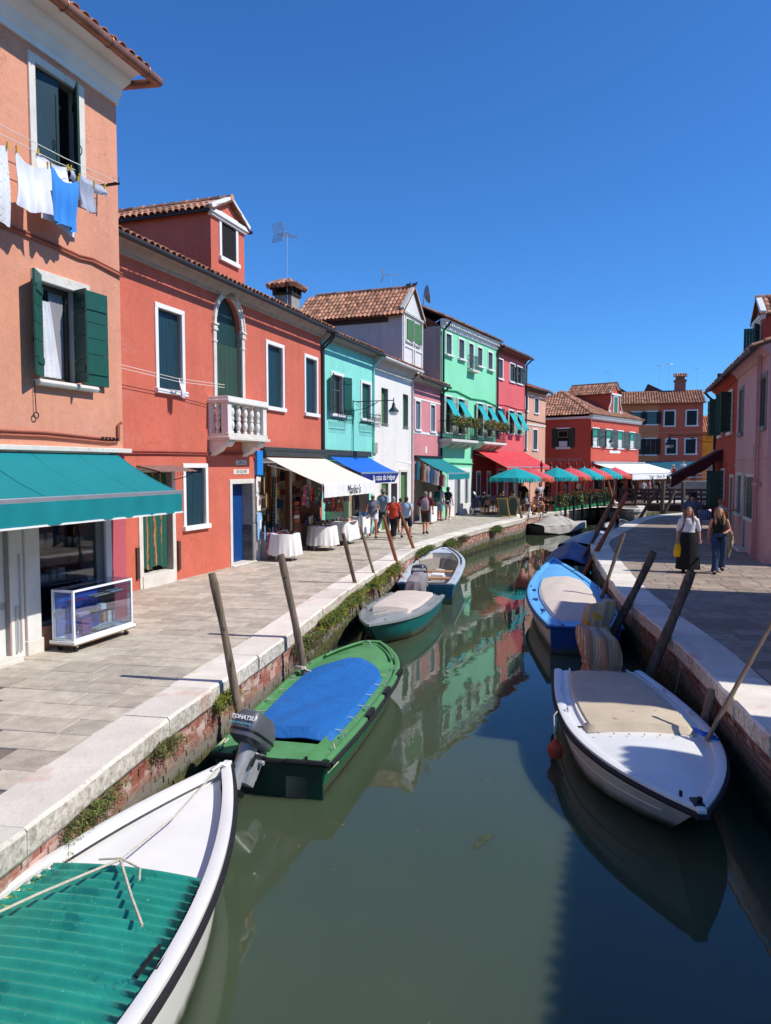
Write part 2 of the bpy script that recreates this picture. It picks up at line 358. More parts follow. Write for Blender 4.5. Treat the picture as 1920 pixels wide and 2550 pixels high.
# ------------------------------------------------------------------ paving slabs
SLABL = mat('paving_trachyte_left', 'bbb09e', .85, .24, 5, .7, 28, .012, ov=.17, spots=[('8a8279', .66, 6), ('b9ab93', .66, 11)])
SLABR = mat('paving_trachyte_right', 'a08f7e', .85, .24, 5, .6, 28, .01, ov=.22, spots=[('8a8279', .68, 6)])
def slabs(line, side, inner, width, t0, t1, par, m, row, seed):
    rnd = random.Random(seed); items = []; t = t0
    while t < t1:
        h = row * rnd.uniform(.86, 1.16); w = inner + .008; u0 = -rnd.uniform(0, .5)
        pa, pb = line.at(t)[0], line.at(t + h)[0]; da, db = line.smooth_dir(t, 2.5), line.smooth_dir(t + h, 2.5)
        na, nb = Vector((-da.y, da.x)) * side, Vector((-db.y, db.x)) * side
        while w < width:
            L = rnd.uniform(.40, .78); w0 = w; w1 = w + L; w = w1; g_ = .006
            if w0 == inner + .008: w1 = w = w0 + L * rnd.uniform(.45, 1)
            q = [pa + na * (w0 + g_) + da * g_, pa + na * (w1 - g_) + da * g_, pb + nb * (w1 - g_) - db * g_, pb + nb * (w0 + g_) - db * g_]
            c = sum(q, Vector((0, 0))) / 4
            if in_house(c.x, c.y): continue
            if not inview((c.x, c.y, 0)): continue
            items.append((c.length, q, rnd.uniform(-.004, .004)))
        t += h
    items.sort(key=lambda e: e[0]); st = MB()
    def one(k, q, dz):
        if (q[1] - q[0]).cross(q[2] - q[1]) < 0: q = q[::-1]
        c = sum(q, Vector((0, 0))) / 4; top = [(p.x + (c.x - p.x) * .012, p.y + (c.y - p.y) * .02, dz + .002) for p in q]; mid = [(p.x, p.y, dz - .004) for p in q]; bot = [(p.x, p.y, -.03) for p in q]
        k.loft([bot, mid, top], caps=False); k.add(top, [(0, 1, 2, 3)])
    for i, (_, q, dz) in enumerate(items):
        if i < 290: k = MB(); one(k, q, dz); k.build('paving_slab', m, par, ang=20)
        else: one(st, q, dz)
    if st.v: tag(st.build('paving_slabs_far', m, par, ang=20), kind='stuff')
slabs(LL, 1, .52, 7.0, LL.at_y(4.8), LL.at_y(46), landL, SLABL, .41, 3)
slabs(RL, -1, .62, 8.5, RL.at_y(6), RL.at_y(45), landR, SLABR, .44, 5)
# ------------------------------------------------------------------ kerbs and brick canal walls
m, nt, b = newmat('kerb_stone'); KERB = m
g = nt.nodes.new('ShaderNodeNewGeometry'); pos = g.outputs['Position']; c0 = lin('e3dacb')
cc = mixc(nt, ramp(nt, noise(nt, pos, 2.2, 6, .6), .3, .7), c4(c0, .86), c4(c0, 1.06)); cc = mixc(nt, ramp(nt, noise(nt, pos, 1.3, 4), .58, .68), cc, c4(lin('d3b3a2')))
oi = nt.nodes.new('ShaderNodeObjectInfo').outputs['Random']; k_ = mth(nt, 'ADD', mth(nt, 'MULTIPLY', oi, .22), .86); cb = nt.nodes.new('ShaderNodeCombineColor')
for i in range(3): nt.links.new(k_, cb.inputs[i])
cc = mixc(nt, 1.0, cc, cb.outputs[0], 'MULTIPLY')
sx = nt.nodes.new('ShaderNodeSeparateXYZ'); nt.links.new(g.outputs['Normal'], sx.inputs[0]); side = ramp(nt, sx.outputs['Z'], .75, .3)
li = mth(nt, 'ADD', noise(nt, pos, 15, 9, .78), mth(nt, 'MULTIPLY', side, .15)); cc = mixc(nt, mth(nt, 'MULTIPLY', ramp(nt, li, .57, .76), .8), cc, c4(lin('7d7666')))
nt.links.new(cc, b.inputs['Base Color']); b.inputs['Roughness'].default_value = .85; bumpto(nt, b, noise(nt, pos, 24, 6, .7), .6, .012)
def wallmat(name, col, ov, dark=1.0, up=0.0):
    m, nt, b = newmat(name); g = nt.nodes.new('ShaderNodeNewGeometry').outputs['Position']; c = lin(col)
    cc = mixc(nt, ramp(nt, noise(nt, g, 8, 4), .3, .7), c4(c, .75), c4(c, 1.15))
    if ov:
        r_ = nt.nodes.new('ShaderNodeObjectInfo').outputs['Random']; at = nt.nodes.new('ShaderNodeAttribute'); at.attribute_name = 'rnd'
        r_ = mth(nt, 'FRACT', mth(nt, 'ADD', r_, at.outputs['Fac'])); cc = mixc(nt, r_, cc, c4(lin('98594a'))); cc = mixc(nt, ramp(nt, mth(nt, 'FRACT', mth(nt, 'MULTIPLY', r_, 5.7)), .7, 1), cc, c4(lin('cba79a')))
    cc = mixc(nt, ramp(nt, noise(nt, g, 3.5, 8, .72), .50, .62), cc, c4(lin('c4b3a6')))
    sx = nt.nodes.new('ShaderNodeSeparateXYZ'); nt.links.new(g, sx.inputs[0])
    z1 = mth(nt, 'ADD', mth(nt, 'SUBTRACT', sx.outputs['Z'], up), mth(nt, 'MULTIPLY', noise(nt, g, 1.7, 5, .6), .30))
    cc = mixc(nt, ramp(nt, z1, -.33, -.47), cc, c4(lin('7d776a'))); mo = mixc(nt, ramp(nt, noise(nt, g, 14, 4), .35, .65), c4(lin('3c3d22')), c4(lin('5a5a2c')))
    cc = mixc(nt, ramp(nt, z1, -.52, -.62), cc, mo); cc = mixc(nt, ramp(nt, z1, -.76, -.84), cc, c4(lin('2b2a20')))
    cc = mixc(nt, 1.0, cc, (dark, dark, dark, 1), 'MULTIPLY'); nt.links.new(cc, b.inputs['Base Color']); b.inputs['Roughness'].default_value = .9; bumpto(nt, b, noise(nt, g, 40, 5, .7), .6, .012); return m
WBR = wallmat('wall_brick', 'a8705e', True); WMO = wallmat('wall_mortar', '9b8c80', False)
WBR2 = wallmat('wall_brick_shaded_dirty', '8a5a4c', True, .6, .14); WMO2 = wallmat('wall_mortar_shaded_dirty', '7a6e66', False, .6, .14)  # right wall: deep shade darkened into the colour, with algae reaching higher
def bank(line, side, kw, t0, t1, tb0, tb1, nm, label, seed, brick_x1):
    """side = +1: land lies to the left of the line direction"""
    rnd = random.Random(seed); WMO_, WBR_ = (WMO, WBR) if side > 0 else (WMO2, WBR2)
    P = []; t = t0
    while t < t1: P.append(t); t += .4
    back = MB(); rows = []
    for z in (-.10, -3.0):
        row = []
        for t in P:
            p, _ = line.at(t); d = line.smooth_dir(t, .3); q = p + Vector((-d.y, d.x)) * side * .03; row.append((q.x, q.y, z))
        rows.append(row)
    back.grid(rows); w = tag(back.build('canal_wall_' + nm, WMO_), label, None, None, 'structure')
    # kerb stones
    t = t0
    while t < t1:
        L = rnd.uniform(1.0, 1.7); k = MB(); n = 4; rings = []; dz = rnd.uniform(0, .008); kk = kw + rnd.uniform(-.02, .02); oo = rnd.uniform(-.012, .012)
        for i in range(n + 1):
            tt = t + .004 + (L - .008) * i / n; p, _ = line.at(tt); d = line.smooth_dir(tt, .4); nn = Vector((-d.y, d.x)) * side; o = p - nn * (.035 + oo); e = p + nn * kk
            A = lambda v, z: (v.x, v.y, z)
            j1, j2 = rnd.uniform(-.008, .012), rnd.uniform(-.012, .006)
            o = o + nn * j1; e = e + nn * rnd.uniform(-.006, .006)
            rings.append([A(o + nn * .022, -.235), A(o, -.20), A(o, -.014 + j2), A(o + nn * (.02 + abs(j1)), .008 + dz), A(e, .006 + dz), A(e, -.235)])
        k.loft(rings)
        if side < 0: k.f = [f[::-1] for f in k.f]
        o = k.build('kerb_stone', KERB, w, ang=30); t += L
    # bricks
    u = MB().box(-.5, .5, -.5, .5, -.5, .5).mesh('brick', WBR_); items = []
    for c in range(11):
        z = -.245 - .034 - c * .0735; t = tb0 + (.13 if c % 2 else 0)
        while t < tb1:
            bl = .245 + rnd.uniform(-.02, .015); p, d = line.at(t + bl / 2)
            if c < 9 or rnd.random() < .8:
                items.append(((p.length), t + bl / 2, z, bl, rnd.uniform(-.006, .010), p))
            t += bl + .014
    vis = [i for i in items if inview((i[5].x, i[5].y, i[2]), 20)]; vis.sort(key=lambda e: e[0]); near = vis[:292]; far = vis[292:]
    st = MB()
    for i, L_ in enumerate((near, far)):
        for _, tt, z, bl, pr, p in L_:
            d = line.at(tt)[1]; nn = Vector((-d.y, d.x)) * side; c = p + nn * (.03 + .03 - .012 - pr)
            X = Vector((d.x, d.y, 0)); Y = Vector((nn.x, nn.y, 0))
            if i == 0:
                M = Matrix.Identity(4)
                for r_ in range(3): M[r_][0] = X[r_] * bl; M[r_][1] = Y[r_] * .06; M[r_][2] = (0, 0, .060)[r_]; M[r_][3] = (c.x, c.y, z)[r_]
                inst('brick', u, w, M)
            else: st.obox((c.x, c.y, z), X * bl / 2, Y * .03, (0, 0, .030))
    if st.v: tag(st.build('bricks_far', WBR_, w), kind='stuff')
    return w
bank(LL, 1, .52, LL.at_y(-2), LL.L - 1, LL.at_y(4.9), LL.at_y(47), 'left', 'brick canal wall with pale stone kerb on the left bank', 1, 0)
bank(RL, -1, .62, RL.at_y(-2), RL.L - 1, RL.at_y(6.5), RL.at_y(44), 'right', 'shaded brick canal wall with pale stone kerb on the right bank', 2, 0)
# ------------------------------------------------------------------ house library (local frame: x along the facade, -y towards the canal, z up)
def house(name, label, key, cat='house'):
    p, d, L, D = PL[key]; o, rz = frame_of(d, p)
    return thing(name, label, cat, o, rz)
def fthing(H, name, label, cat, s, y, z, group=None):
    """a separate thing fixed to or standing by a facade: empty at local (s, y, z) with the facade's rotation"""
    rz = H.rotation_euler.z; c, s_ = math.cos(rz), math.sin(rz); l = H.location
    return thing(name, label, cat, (l.x + c * s - s_ * y, l.y + s_ * s + c * y, z), rz, group)
def walls(e, L, H, D, ops, m, gable=0.0, rv=.20, rm=None, s_from=0.0):
    """front with openings (s0, s1, z0, z1[, depth]), ends, back and gables"""
    k = MB(); xs = sorted({s_from, L, *[o[0] for o in ops], *[o[1] for o in ops]}); zs = sorted({-.3, H, *[o[2] for o in ops], *[o[3] for o in ops]})
    inside = lambda x, z: any(o[0] < x < o[1] and o[2] < z < o[3] for o in ops)
    for a, b in zip(xs, xs[1:]):
        for c, d in zip(zs, zs[1:]):
            if not inside((a + b) / 2, (c + d) / 2): k.add([(a, 0, c), (b, 0, c), (b, 0, d), (a, 0, d)], [(0, 1, 2, 3)])
    for o in ops:
        a, b, c, d = o[:4]; t = o[4] if len(o) > 4 else rv; k.mi = 1
        k.add([(a, 0, c), (b, 0, c), (b, 0, d), (a, 0, d), (a, t, c), (b, t, c), (b, t, d), (a, t, d)], [(0, 4, 5, 1), (1, 5, 6, 2), (2, 6, 7, 3), (3, 7, 4, 0)])
        k.mi = 2; k.add([(a, t, c), (b, t, c), (b, t, d), (a, t, d)], [(0, 1, 2, 3)]); k.mi = 0
    a, b = s_from, L
    k.add([(a, 0, -.3), (a, D, -.3), (a, D, H), (a, 0, H), (a, D / 2, H + gable)], [(0, 3, 4, 2, 1) if gable else (0, 3, 2, 1)])
    k.add([(b, 0, -.3), (b, D, -.3), (b, D, H), (b, 0, H), (b, D / 2, H + gable)], [(0, 1, 2, 4, 3) if gable else (0, 1, 2, 3)])
    k.add([(a, D, -.3), (b, D, -.3), (b, D, H), (a, D, H)], [(0, 3, 2, 1)]); k.add([(a, .01, H - .01), (b, .01, H - .01), (b, D, H - .01), (a, D, H - .01)], [(0, 1, 2, 3)])
    return k.build('wall', [m, rm or REVEAL, DARK], e)
def tile_mesh():
    k = MB(); n = 6; L = .44
    def arc(r, y, z): return [(r * math.cos(math.pi * i / n), y, z + r * .85 * math.sin(math.pi * i / n)) for i in range(n + 1)]
    o0, o1, i0, i1 = arc(.098, 0, .02), arc(.082, L, 0), arc(.082, 0, .02), arc(.068, L, 0)
    k.grid([o1, o0]); k.grid([o0, i0]); k.grid([i0, i1]); return k.mesh('roof_tile', TILE)
TM = tile_mesh()
NT = [0]
def roof_plane(e, O, U, V, W, Ls, nind=300, rows=None, sp=.205, rl=.33, seed=1, slab=True, coarse=False, sort_first_rows=True, under=None):
    """bed slab plus barrel tiles: O lower left corner, U along the eave, V up the slope (unit vectors)"""
    U, V, O = Vector(U).normalized(), Vector(V).normalized(), Vector(O); N = U.cross(V).normalized(); rnd = random.Random(seed)
    if slab:
        k = MB(); k.obox(O + U * W / 2 + V * Ls / 2 - N * .03, U * W / 2, V * Ls / 2, N * .03); k.build('roof_bed', under or TILEU, e)
    st = MB(); cnt = 0; nr = int(Ls / rl) if rows is None else rows; nc = int(W / sp)
    for r_ in range(nr):
        for c in range(nc):
            p = O + U * ((c + .5) * W / nc + rnd.uniform(-.012, .012)) + V * (r_ * rl - .05 + rnd.uniform(-.02, .02)); dy = rnd.uniform(-.03, .03)
            if cnt < nind:
                M = Matrix.Identity(4); X = (U + V * dy).normalized(); Y = N.cross(X)
                for i in range(3): M[i][0] = X[i]; M[i][1] = Y[i]; M[i][2] = N[i]; M[i][3] = p[i]
                inst('roof_tile', TM, e, M); cnt += 1
            else:
                a = []; nn = 3 if coarse else 4
                for y, rr, dz in ((0, .098, .02), (rl + .09, .08, 0)):
                    a.append([p + U * (rr * math.cos(math.pi * i / nn)) + V * y + N * (dz + .85 * rr * math.sin(math.pi * i / nn)) for i in range(nn + 1)])
                st.rv = rnd.random(); st.grid([a[1], a[0]]); st.add(a[0], [tuple(range(nn + 1))[::-1]])
    if st.v: tag(st.build('roof_tiles_rest', TILE, e), kind='stuff')
def eaves(e, L, H, D, over=.42, pitch=20, prof=None, pm=WHITE, gutter=GUTT, rows=2, nind=300, s0=0.0, seed=1, backrows=0, tiles=True, coarse=False, ridge=True):
    """cornice, gutter and a double pitched roof with the ridge along the facade"""
    tn = math.tan(R(pitch)); cs = math.cos(R(pitch)); zr = H + tn * D / 2
    prof = prof or [(0, -.30), (-.05, -.30), (-.07, -.22), (-.16, -.16), (-.2, -.10), (-over + .06, -.07), (-over + .04, -.0 - over * tn + .05), (0, .0)]
    k = MB(); k.prism(prof, s0, L, lambda p, q, t: (t, p, H + q)); k.build('cornice', pm, e)
    if gutter:
        k = MB(); yg, zg = -over - .075, H - over * tn - .0
        k.tube([(s0 - .05, yg, zg), (L + .05, yg, zg - .03)], .062, 10); k.build('gutter', gutter, e)
    roof_plane(e, (s0 - .06, -over, H - over * tn + .07), (1, 0, 0), (0, cs, math.sin(R(pitch))), L - s0 + .12, (D / 2 + over) / cs, nind, rows, seed=seed, coarse=coarse)
    k = MB(); k.obox(Vector(((s0 + L) / 2, D * .75 + over / 2, H + (zr - H) / 2 - over * tn / 2 + .04)), ((L - s0) / 2 + .06, 0, 0), Vector((0, -cs, math.sin(R(pitch)))) * ((D / 2 + over) / cs / 2), Vector((0, math.sin(R(pitch)), cs)) * .03); k.build('roof_bed', TILEU, e)
    if ridge:
        k = MB()
        n = int((L - s0) / .4)
        for i in range(n): k.tube([(s0 + i * .4, D / 2, zr + .10), (s0 + i * .4 + .42, D / 2, zr + .085)], [.10, .085], 8)
        k.build('ridge_tiles', TILE, e)
    return zr
def leaf(w, h, horizontal=False, n=3, straps=True, mir=False, th=.035):
    k = MB(); g = .004
    for i in range(n):
        if horizontal: k.box(0, w, -th / 2, th / 2, h * i / n + g, h * (i + 1) / n - g)
        else: k.box(w * i / n + g / 2, w * (i + 1) / n - g / 2, -th / 2, th / 2, 0, h)
    if straps:
        for z in (h * .12, h * .86): k.box(.0, w * .72, -th / 2 - .006, -th / 2, z - .018, z + .018)
    if not horizontal: k.box(.02, w - .02, th / 2, th / 2 + .02, h * .1, h * .1 + .09); k.box(.02, w - .02, th / 2, th / 2 + .02, h * .82, h * .82 + .09)
    if mir: k.v = [(-x, y, z) for x, y, z in k.v]; k.f = [f[::-1] for f in k.f]
    return k
def window(e, s0, s1, z0, z1, fw=.11, shut='closed', sm=None, fm=None, sill=.06, a0=165, a1=165, name='window', pane=True, hl=False, pr=.035, deep=.10, single=None, head=True, curtain=False):
    """stone surround with pane and shutters; returns the window part"""
    sm = sm or SHUT; fm = fm or WHITE; k = MB()
    if fw:
        k.box(s0 - fw, s0 + .0015, -pr, .03, z0, z1); k.box(s1 - .0015, s1 + fw, -pr, .03, z0, z1)
        if head: k.box(s0 - fw, s1 + fw, -pr - .003, .03, z1 - .001, z1 + fw)
    k.box(s0 - fw - sill * .5, s1 + fw + sill * .5, -pr - sill, .03, z0 - fw, z0 + .004)
    w = k.build(name, fm, e, bevel=.006)
    W, h = s1 - s0, z1 - z0
    if shut != 'closed' or not pane:
        if pane:
            k = MB(); y = .13; k.box(s0 + .001, s1 - .001, y, y + .01, z0 + .005, z1 - .001); k.build('pane', PANE, w)
            k = MB(); t = .045
            for a, b in ((s0, s0 + t), (s1 - t, s1), ((s0 + s1) / 2 - t * .6, (s0 + s1) / 2 + t * .6)): k.box(a, b, y - .03, y + .005, z0, z1)
            k.box(s0, s1, y - .03, y + .004, z1 - t, z1); k.box(s0, s1, y - .03, y + .004, z0, z0 + t); k.box(s0, s1, y - .026, y + .003, z0 + h * .62, z0 + h * .62 + .03)
            k.build('sash', mat('sash_paint', '6d6a62', .6), w)
    hw = W / 2 if single is None else W
    for sd_, ang in ((0, a0), (1, a1)):
        if shut == 'none' or (single is not None and single != sd_): continue
        if shut == 'half' and ang is None: continue
        k = leaf(hw - .006, h - .02, hl, 4 if not hl else 6, mir=bool(sd_))
        if shut == 'closed': k.build('shutter', sm, w, loc=((s0 + .003) if not sd_ else s1 - .003, deep, z0 + .01))
        else: k.build('shutter', sm, w, loc=(s0 - .0 if not sd_ else s1, -pr - .03, z0 + .01), rot=(0, 0, R(-ang if not sd_ else ang)))
    return w
def shutter_part(e, s, y, z, w, h, ang, mir, n, m):
    """open shutter of single planks: house > shutter > plank"""
    o = MB(); o.box(.03 if not mir else -w + .03, (w - .03) if not mir else -.03, .016, .034, h * .12, h * .12 + .1); o.box(.03 if not mir else -w + .03, (w - .03) if not mir else -.03, .016, .034, h * .8, h * .8 + .1)
    o = o.build('shutter', m, e, loc=(s, y, z), rot=(0, 0, R(ang)))
    for i in range(n):
        a, b = h * i / n + .003, h * (i + 1) / n - .003; k = MB(); x0, x1 = (0, w) if not mir else (-w, 0); k.box(x0, x1, -.018, .016, a, b); k.build('plank', m, o, bevel=.004)
    k = MB(); hx = (w - .12) * (-1 if mir else 1); k.tube([(hx, -.03, h * .30), (hx, -.055, h * .33), (hx, -.055, h * .37), (hx, -.03, h * .40)], .008, 6); k.build('handle', IRON, o)
    k = MB(); k.tube([(hx + .06, -.025, h * .15), (hx + .06, -.025, h * .85)], .007, 6); k.build('bolt', IRON, o)
    return o
def awning(H, name, label, s0, s1, y0, z0, y1, z1, val, m, group='shop awnings along the left quay', scallop=0, vm=None, arms=True, bar=ALU, sag=.03, stripes=None, slant=0.0, trim=None):
    e = fthing(H, name, label, 'awning', s0, y0, z0, group); W = s1 - s0; yy, zz = y1 - y0, z1 - z0
    k = MB(); P = []
    for i in range(9):
        t = i / 8; P.append([(W * j / 12, yy * t, zz * t - sag * math.sin(math.pi * t) + .006 * math.sin(j * 2.1) * math.sin(math.pi * t)) for j in range(13)])
    k.sheet(P, .012); c = k.build('canvas', m, e)
    k = MB(); k.box(-.02, W + .02, yy - .045, yy + .012, zz - .04, zz + .03); k.build('front_bar', bar, e, bevel=.008)
    k = MB(); n = 36; top, bot = [], []; rb = random.Random(len(label))
    for j in range(n * 3 + 1):
        x = W * j / (n * 3); b = val
        if scallop: b = val - scallop + scallop * abs(math.sin(math.pi * j / (n * 3) * scallop_n(W)))
        dy = .018 * math.sin(j * .55) + .01 * math.sin(j * .23 + 1)
        top.append((x, yy - .052, zz - .03)); bot.append((x - slant * 0, yy - .056 + dy + slant, zz - .03 - b))
    k.sheet([top, bot], (0, .006, 0)); k.build('valance', vm or m, e)
    if trim:
        k = MB(); k.box(0, W, yy - .066, yy - .045, zz - .03 - val - .012, zz - .03 - val + .012); k.build('valance_trim', trim, e)
    if arms:
        for x in (.12, W - .12):
            k = MB(); k.tube([(x, .03, zz * .15 - .1), (x * .6 + W * .2, yy * .5, zz * .55 - .10), (x, yy + .02, zz - .02)], .018, 6); k.build('arm', bar, e)
    if stripes:
        k = MB()
        for x in stripes[0]:
            P = [[(x + d, yy * t / 8, zz * t / 8 - sag * math.sin(math.pi * t / 8) + .004) for d in (-stripes[1], stripes[1])] for t in range(9)]; k.sheet(P, .003)
        k.build('stripe', stripes[2], e)
    return e
def scallop_n(W): return max(4, int(W / .16))
def dormer(e, s0, s1, y0, depth, z0, zw, zr, wm, trim=WHITE, wallside=None, nind=120, win=None, sm=None, over=.12, seed=3, ped=True, wkw=None):
    """gabled roof house facing the canal: front wall, side walls, pediment, window, tiled roof with the ridge running back"""
    sc = (s0 + s1) / 2; k = MB(); front = [(s0, z0), (s1, z0), (s1, zw), (sc, zr), (s0, zw)]
    k.prism(front, y0, y0 + depth); d = k.build('dormer', [wm], e)
    if ped:
        k = MB(); t = .09
        k.box(s0 - .12, s1 + .12, y0 - .13, y0 + .05, zw - .10, zw + .02); k.box(s0 - .06, s1 + .06, y0 - .08, y0 + .05, zw - .17, zw - .10)
        for a, b in (((s0 - .14, zw + .04), (sc, zr + .06)), ((s1 + .14, zw + .04), (sc, zr + .06))): k.beam((a[0], y0 - .05, a[1]), (b[0], y0 - .05, b[1]), .2, .13)
        k.build('pediment', trim, d, bevel=.01)
    sl = math.hypot(sc - s0 + over, (zr - zw) * (sc - s0 + over) / (sc - s0)); ux, uz = (sc - s0), (zr - zw); n = math.hypot(ux, uz); ux /= n; uz /= n
    zo = zw - over * uz / ux
    roof_plane(d, (s0 - over, y0 + depth, zo + .05), (0, -1, 0), (ux, 0, uz), depth + .16, sl, nind, seed=seed)
    roof_plane(d, (s1 + over, y0 - .16, zo + .05), (0, 1, 0), (-ux, 0, uz), depth + .16, sl, 0, seed=seed + 1, coarse=True)
    k = MB()
    for i in range(int(depth / .38)): k.tube([(sc, y0 - .16 + i * .38, zr + .10), (sc, y0 - .16 + i * .38 + .4, zr + .085)], [.10, .085], 8)
    k.build('ridge_tiles', TILE, d)
    if win:
        a, b, c, dd = win; k = MB(); k.box(a, b, y0 - .004, y0 + .01, c, dd); k.build('window_opening', DARK, d)
        window(d, a, b, c, dd, sm=sm, **(wkw or {})).location.y = y0
    return d
def cable(e, pts, r=.008, m=None, name='cable'):
    k = MB(); k.tube(pts, r, 6); return k.build(name, m or IRON, e)
def downpipe(e, s, y, z0, z1, m=GUTT, r=.045):
    k = MB(); k.tube([(s, y - .42, z1 + .1), (s, y - .28, z1 - .08), (s, y, z1 - .32), (s, y, z0)], r, 8); return k.build('downpipe', m, e)
# ================================================================== salmon house (nearest, left)
SAL = stucco('salmon_render', 'e09c7e', 'ecd6c6', .765, .03)
PNKS = stucco('pink_plinth_render', 'c4606a', 'd9b0a8', .70, .1)
H1 = house('salmon_house', 'tall salmon plaster house with green shutters and a teal shop awning, nearest on the left', 'salmon')
ops = [(6.185, 7.08, 7.05, 8.58), (6.17, 6.87, 4.04, 5.47), (4.2, 5.45, 0.05, 2.6, .25), (5.99, 7.46, .35, 2.6, .5)]
walls(H1, 8, 9.25, 7, ops, SAL)
# cornice with deep moulding, copper gutter
k = MB(); k.prism([(0, 0), (-.05, 0), (-.05, .09), (-.09, .12), (-.13, .24), (-.28, .31), (-.32, .38), (-.34, .40), (-.50, .43), (-.50, .47), (0, .47)], 0, 8.02, lambda p, q, t: (t, p, 8.80 + q)); k.build('cornice', WHITE, H1)
k = MB(); k.tube([(0, -.60, 9.27), (3, -.60, 9.27), (8.36, -.60, 9.24)], .085, 12); k.tube([(8.36, -.60, 9.24), (8.05, .10, 9.14)], .07, 10); k.build('gutter', COPPER, H1)
for s_ in (5.2, 6.15, 7.1, 8.0): k = MB(); k.tube([(s_, -.60 + .09 * math.cos(a), 9.25 + .09 * math.sin(a)) for a in [i * math.pi / 6 for i in range(13)]], .012, 6, caps=False); k.build('gutter_bracket', COPPER, H1)
roof_plane(H1, (0, -.54, 9.32), (1, 0, 0), (0, .93, .37), 8.15, 4.6, 80, 2, seed=4)
# upper window: stone surround, two leaves set back in the opening
window(H1, 6.185, 7.08, 7.05, 8.58, fw=.12, fm=STONE, shut='none', pane=False, sill=.03)
k = MB(); k.box(6.19, 7.075, .17, .19, 7.06, 8.57); k.build('pane', DARK, H1)
shutter_part(H1, 6.20, .09, 7.06, .50, 1.50, -6, False, 1, SHUTB); shutter_part(H1, 7.06, .05, 7.06, .44, 1.50, 48, True, 1, SHUT)
# lower window with open plank shutters, lace curtain
window(H1, 6.17, 6.87, 4.04, 5.47, fw=0.0, fm=STONE, shut='none', pane=False, sill=.0)
k = MB(); k.box(6.02, 7.19, -.06, .02, 5.47, 5.63); k.build('lintel', STONE, H1, bevel=.01)
k = MB(); k.prism([(-.11, -.09), (-.14, -.045), (-.11, 0), (.02, 0), (.02, -.09)], 6.02, 7.28, lambda p, q, t: (t, p, 4.035 + q)); k.build('sill', STONE, H1, bevel=.01)
k = MB(); k.box(6.175, 6.865, .15, .165, 4.045, 5.46); p = k.build('pane', PANE, H1)
k = MB()
for a, b in ((6.175, 6.225), (6.815, 6.865)): k.box(a, b, .09, .15, 4.045, 5.465)
k.box(6.22, 6.82, .09, .15, 5.40, 5.465); k.box(6.22, 6.82, .09, .15, 4.045, 4.10); k.build('window_sash', mat('sash_brown', '4c443a', .6), H1)
k = MB(); P = []
for i in range(13):
    t = i / 12; wd = .28 + .20 * t; P.append([(6.225 + wd * j / 18, .125 + .012 * math.sin(j * 1.35), 5.24 - 1.13 * t) for j in range(19)])
k.sheet(P, (0, .004, 0)); k.build('lace_curtain', CURT, H1)
k = MB(); P = [[(6.50 + .30 * j / 14, .14 + .006 * math.sin(j * 1.8), 5.40 - 1.28 * i / 4) for j in range(15)] for i in range(5)]; k.sheet(P, (0, .003, 0)); k.build('net_curtain', mat('grey_net', '8d8d92', .9, .1), H1)
shutter_part(H1, 6.16, -.05, 4.06, .40, 1.50, -150, False, 6, SHUTG); shutter_part(H1, 7.02, -.05, 4.05, .54, 1.50, 177, True, 6, SHUTG)
shutter_part(H1, 6.87, -.02, 4.05, .30, 1.44, 75, True, 4, SHUT)
k = MB(); k.tube([(6.0, -.03, 4.0), (6.0, -.05, 3.55)], .007, 6); k.tube([(6.0 + .045 * math.cos(a * .6283), -.05, 3.5 + .045 * math.sin(a * .6283)) for a in range(10)], .009, 6, closed=True); k.build('mooring_ring', IRON, H1)
# string course, cables, ledge
PINKP = mat('painted_cable', 'a8604a', .7, .2)
for dz in (0, .05): cable(H1, [(5, -.03, 6.07 + dz), (6.3, -.03, 6.05 + dz), (7.0, -.03, 6.01 + dz), (7.3, -.03, 6.04 + dz), (8.02, -.04, 5.97 + dz)], .018, PINKP)
for dz in (0, .06): cable(H1, [(5, -.03, 3.19 + dz), (6.2, -.03, 3.20 + dz), (7.6, -.03, 3.15 + dz), (7.8, -.03, 3.17 + dz)], .02, PINKP)
k = MB(); k.tube([(7.83, -.04, 3.18), (7.84, -.04, 3.46), (7.88, -.07, 3.5)], .025, 8); k.build('conduit', PINKP, H1)
k = MB()
for i in range(5): k.box(7.40 + i * .09, 7.44 + i * .09, -.06, 0, 3.19, 3.24)
k.build('cable_clip', IRON, H1)
k = MB(); k.box(0, 8.03, -.16, .02, 2.98, 3.055); k.build('ledge', STONE, H1, bevel=.01)
# ground floor shopfront
k = MB(); k.box(7.62, 7.995, -.022, .01, -.3, 2.97); k.build('plinth', PNKS, H1)
WSH = mat('shopfront_white', 'e2dfd8', .5, .08, 2, .1, streak=.15)
k = MB(); k.box(5.72, 5.99, -.05, .02, .22, 2.98); k.box(5.46, 5.70, -.02, .02, 0, 2.98); k.box(7.46, 7.60, -.04, .02, 0, 2.98); k.box(5.99, 7.46, -.03, .02, 2.6, 2.98); k.build('shopfront', WSH, H1, bevel=.008)
k = MB(); k.box(5.70, 6.01, -.07, .02, -.02, .22); k.build('pilaster_base', STONE, H1, bevel=.01)
k = MB(); k.box(5.0, 5.47, -.22, .2, -.02, .06); k.build('doorstep', STONE, H1, bevel=.012)
k = MB(); k.box(5.52, 5.56, -.05, -.02, .1, .75); k.box(5.60, 5.62, -.05, -.02, .1, 1.5); k.build('door_rail', ALU, H1)
k = MB(); k.box(4.2, 5.45, .10, .14, .06, .75)
for a, b in ((4.2, 4.3), (5.30, 5.45)): k.box(a, b, .08, .14, .06, 2.6)
k.box(4.2, 5.45, .08, .14, .72, .84); k.box(4.3, 5.3, .085, .14, .16, .66); k.build('door', WSH, H1, bevel=.006)
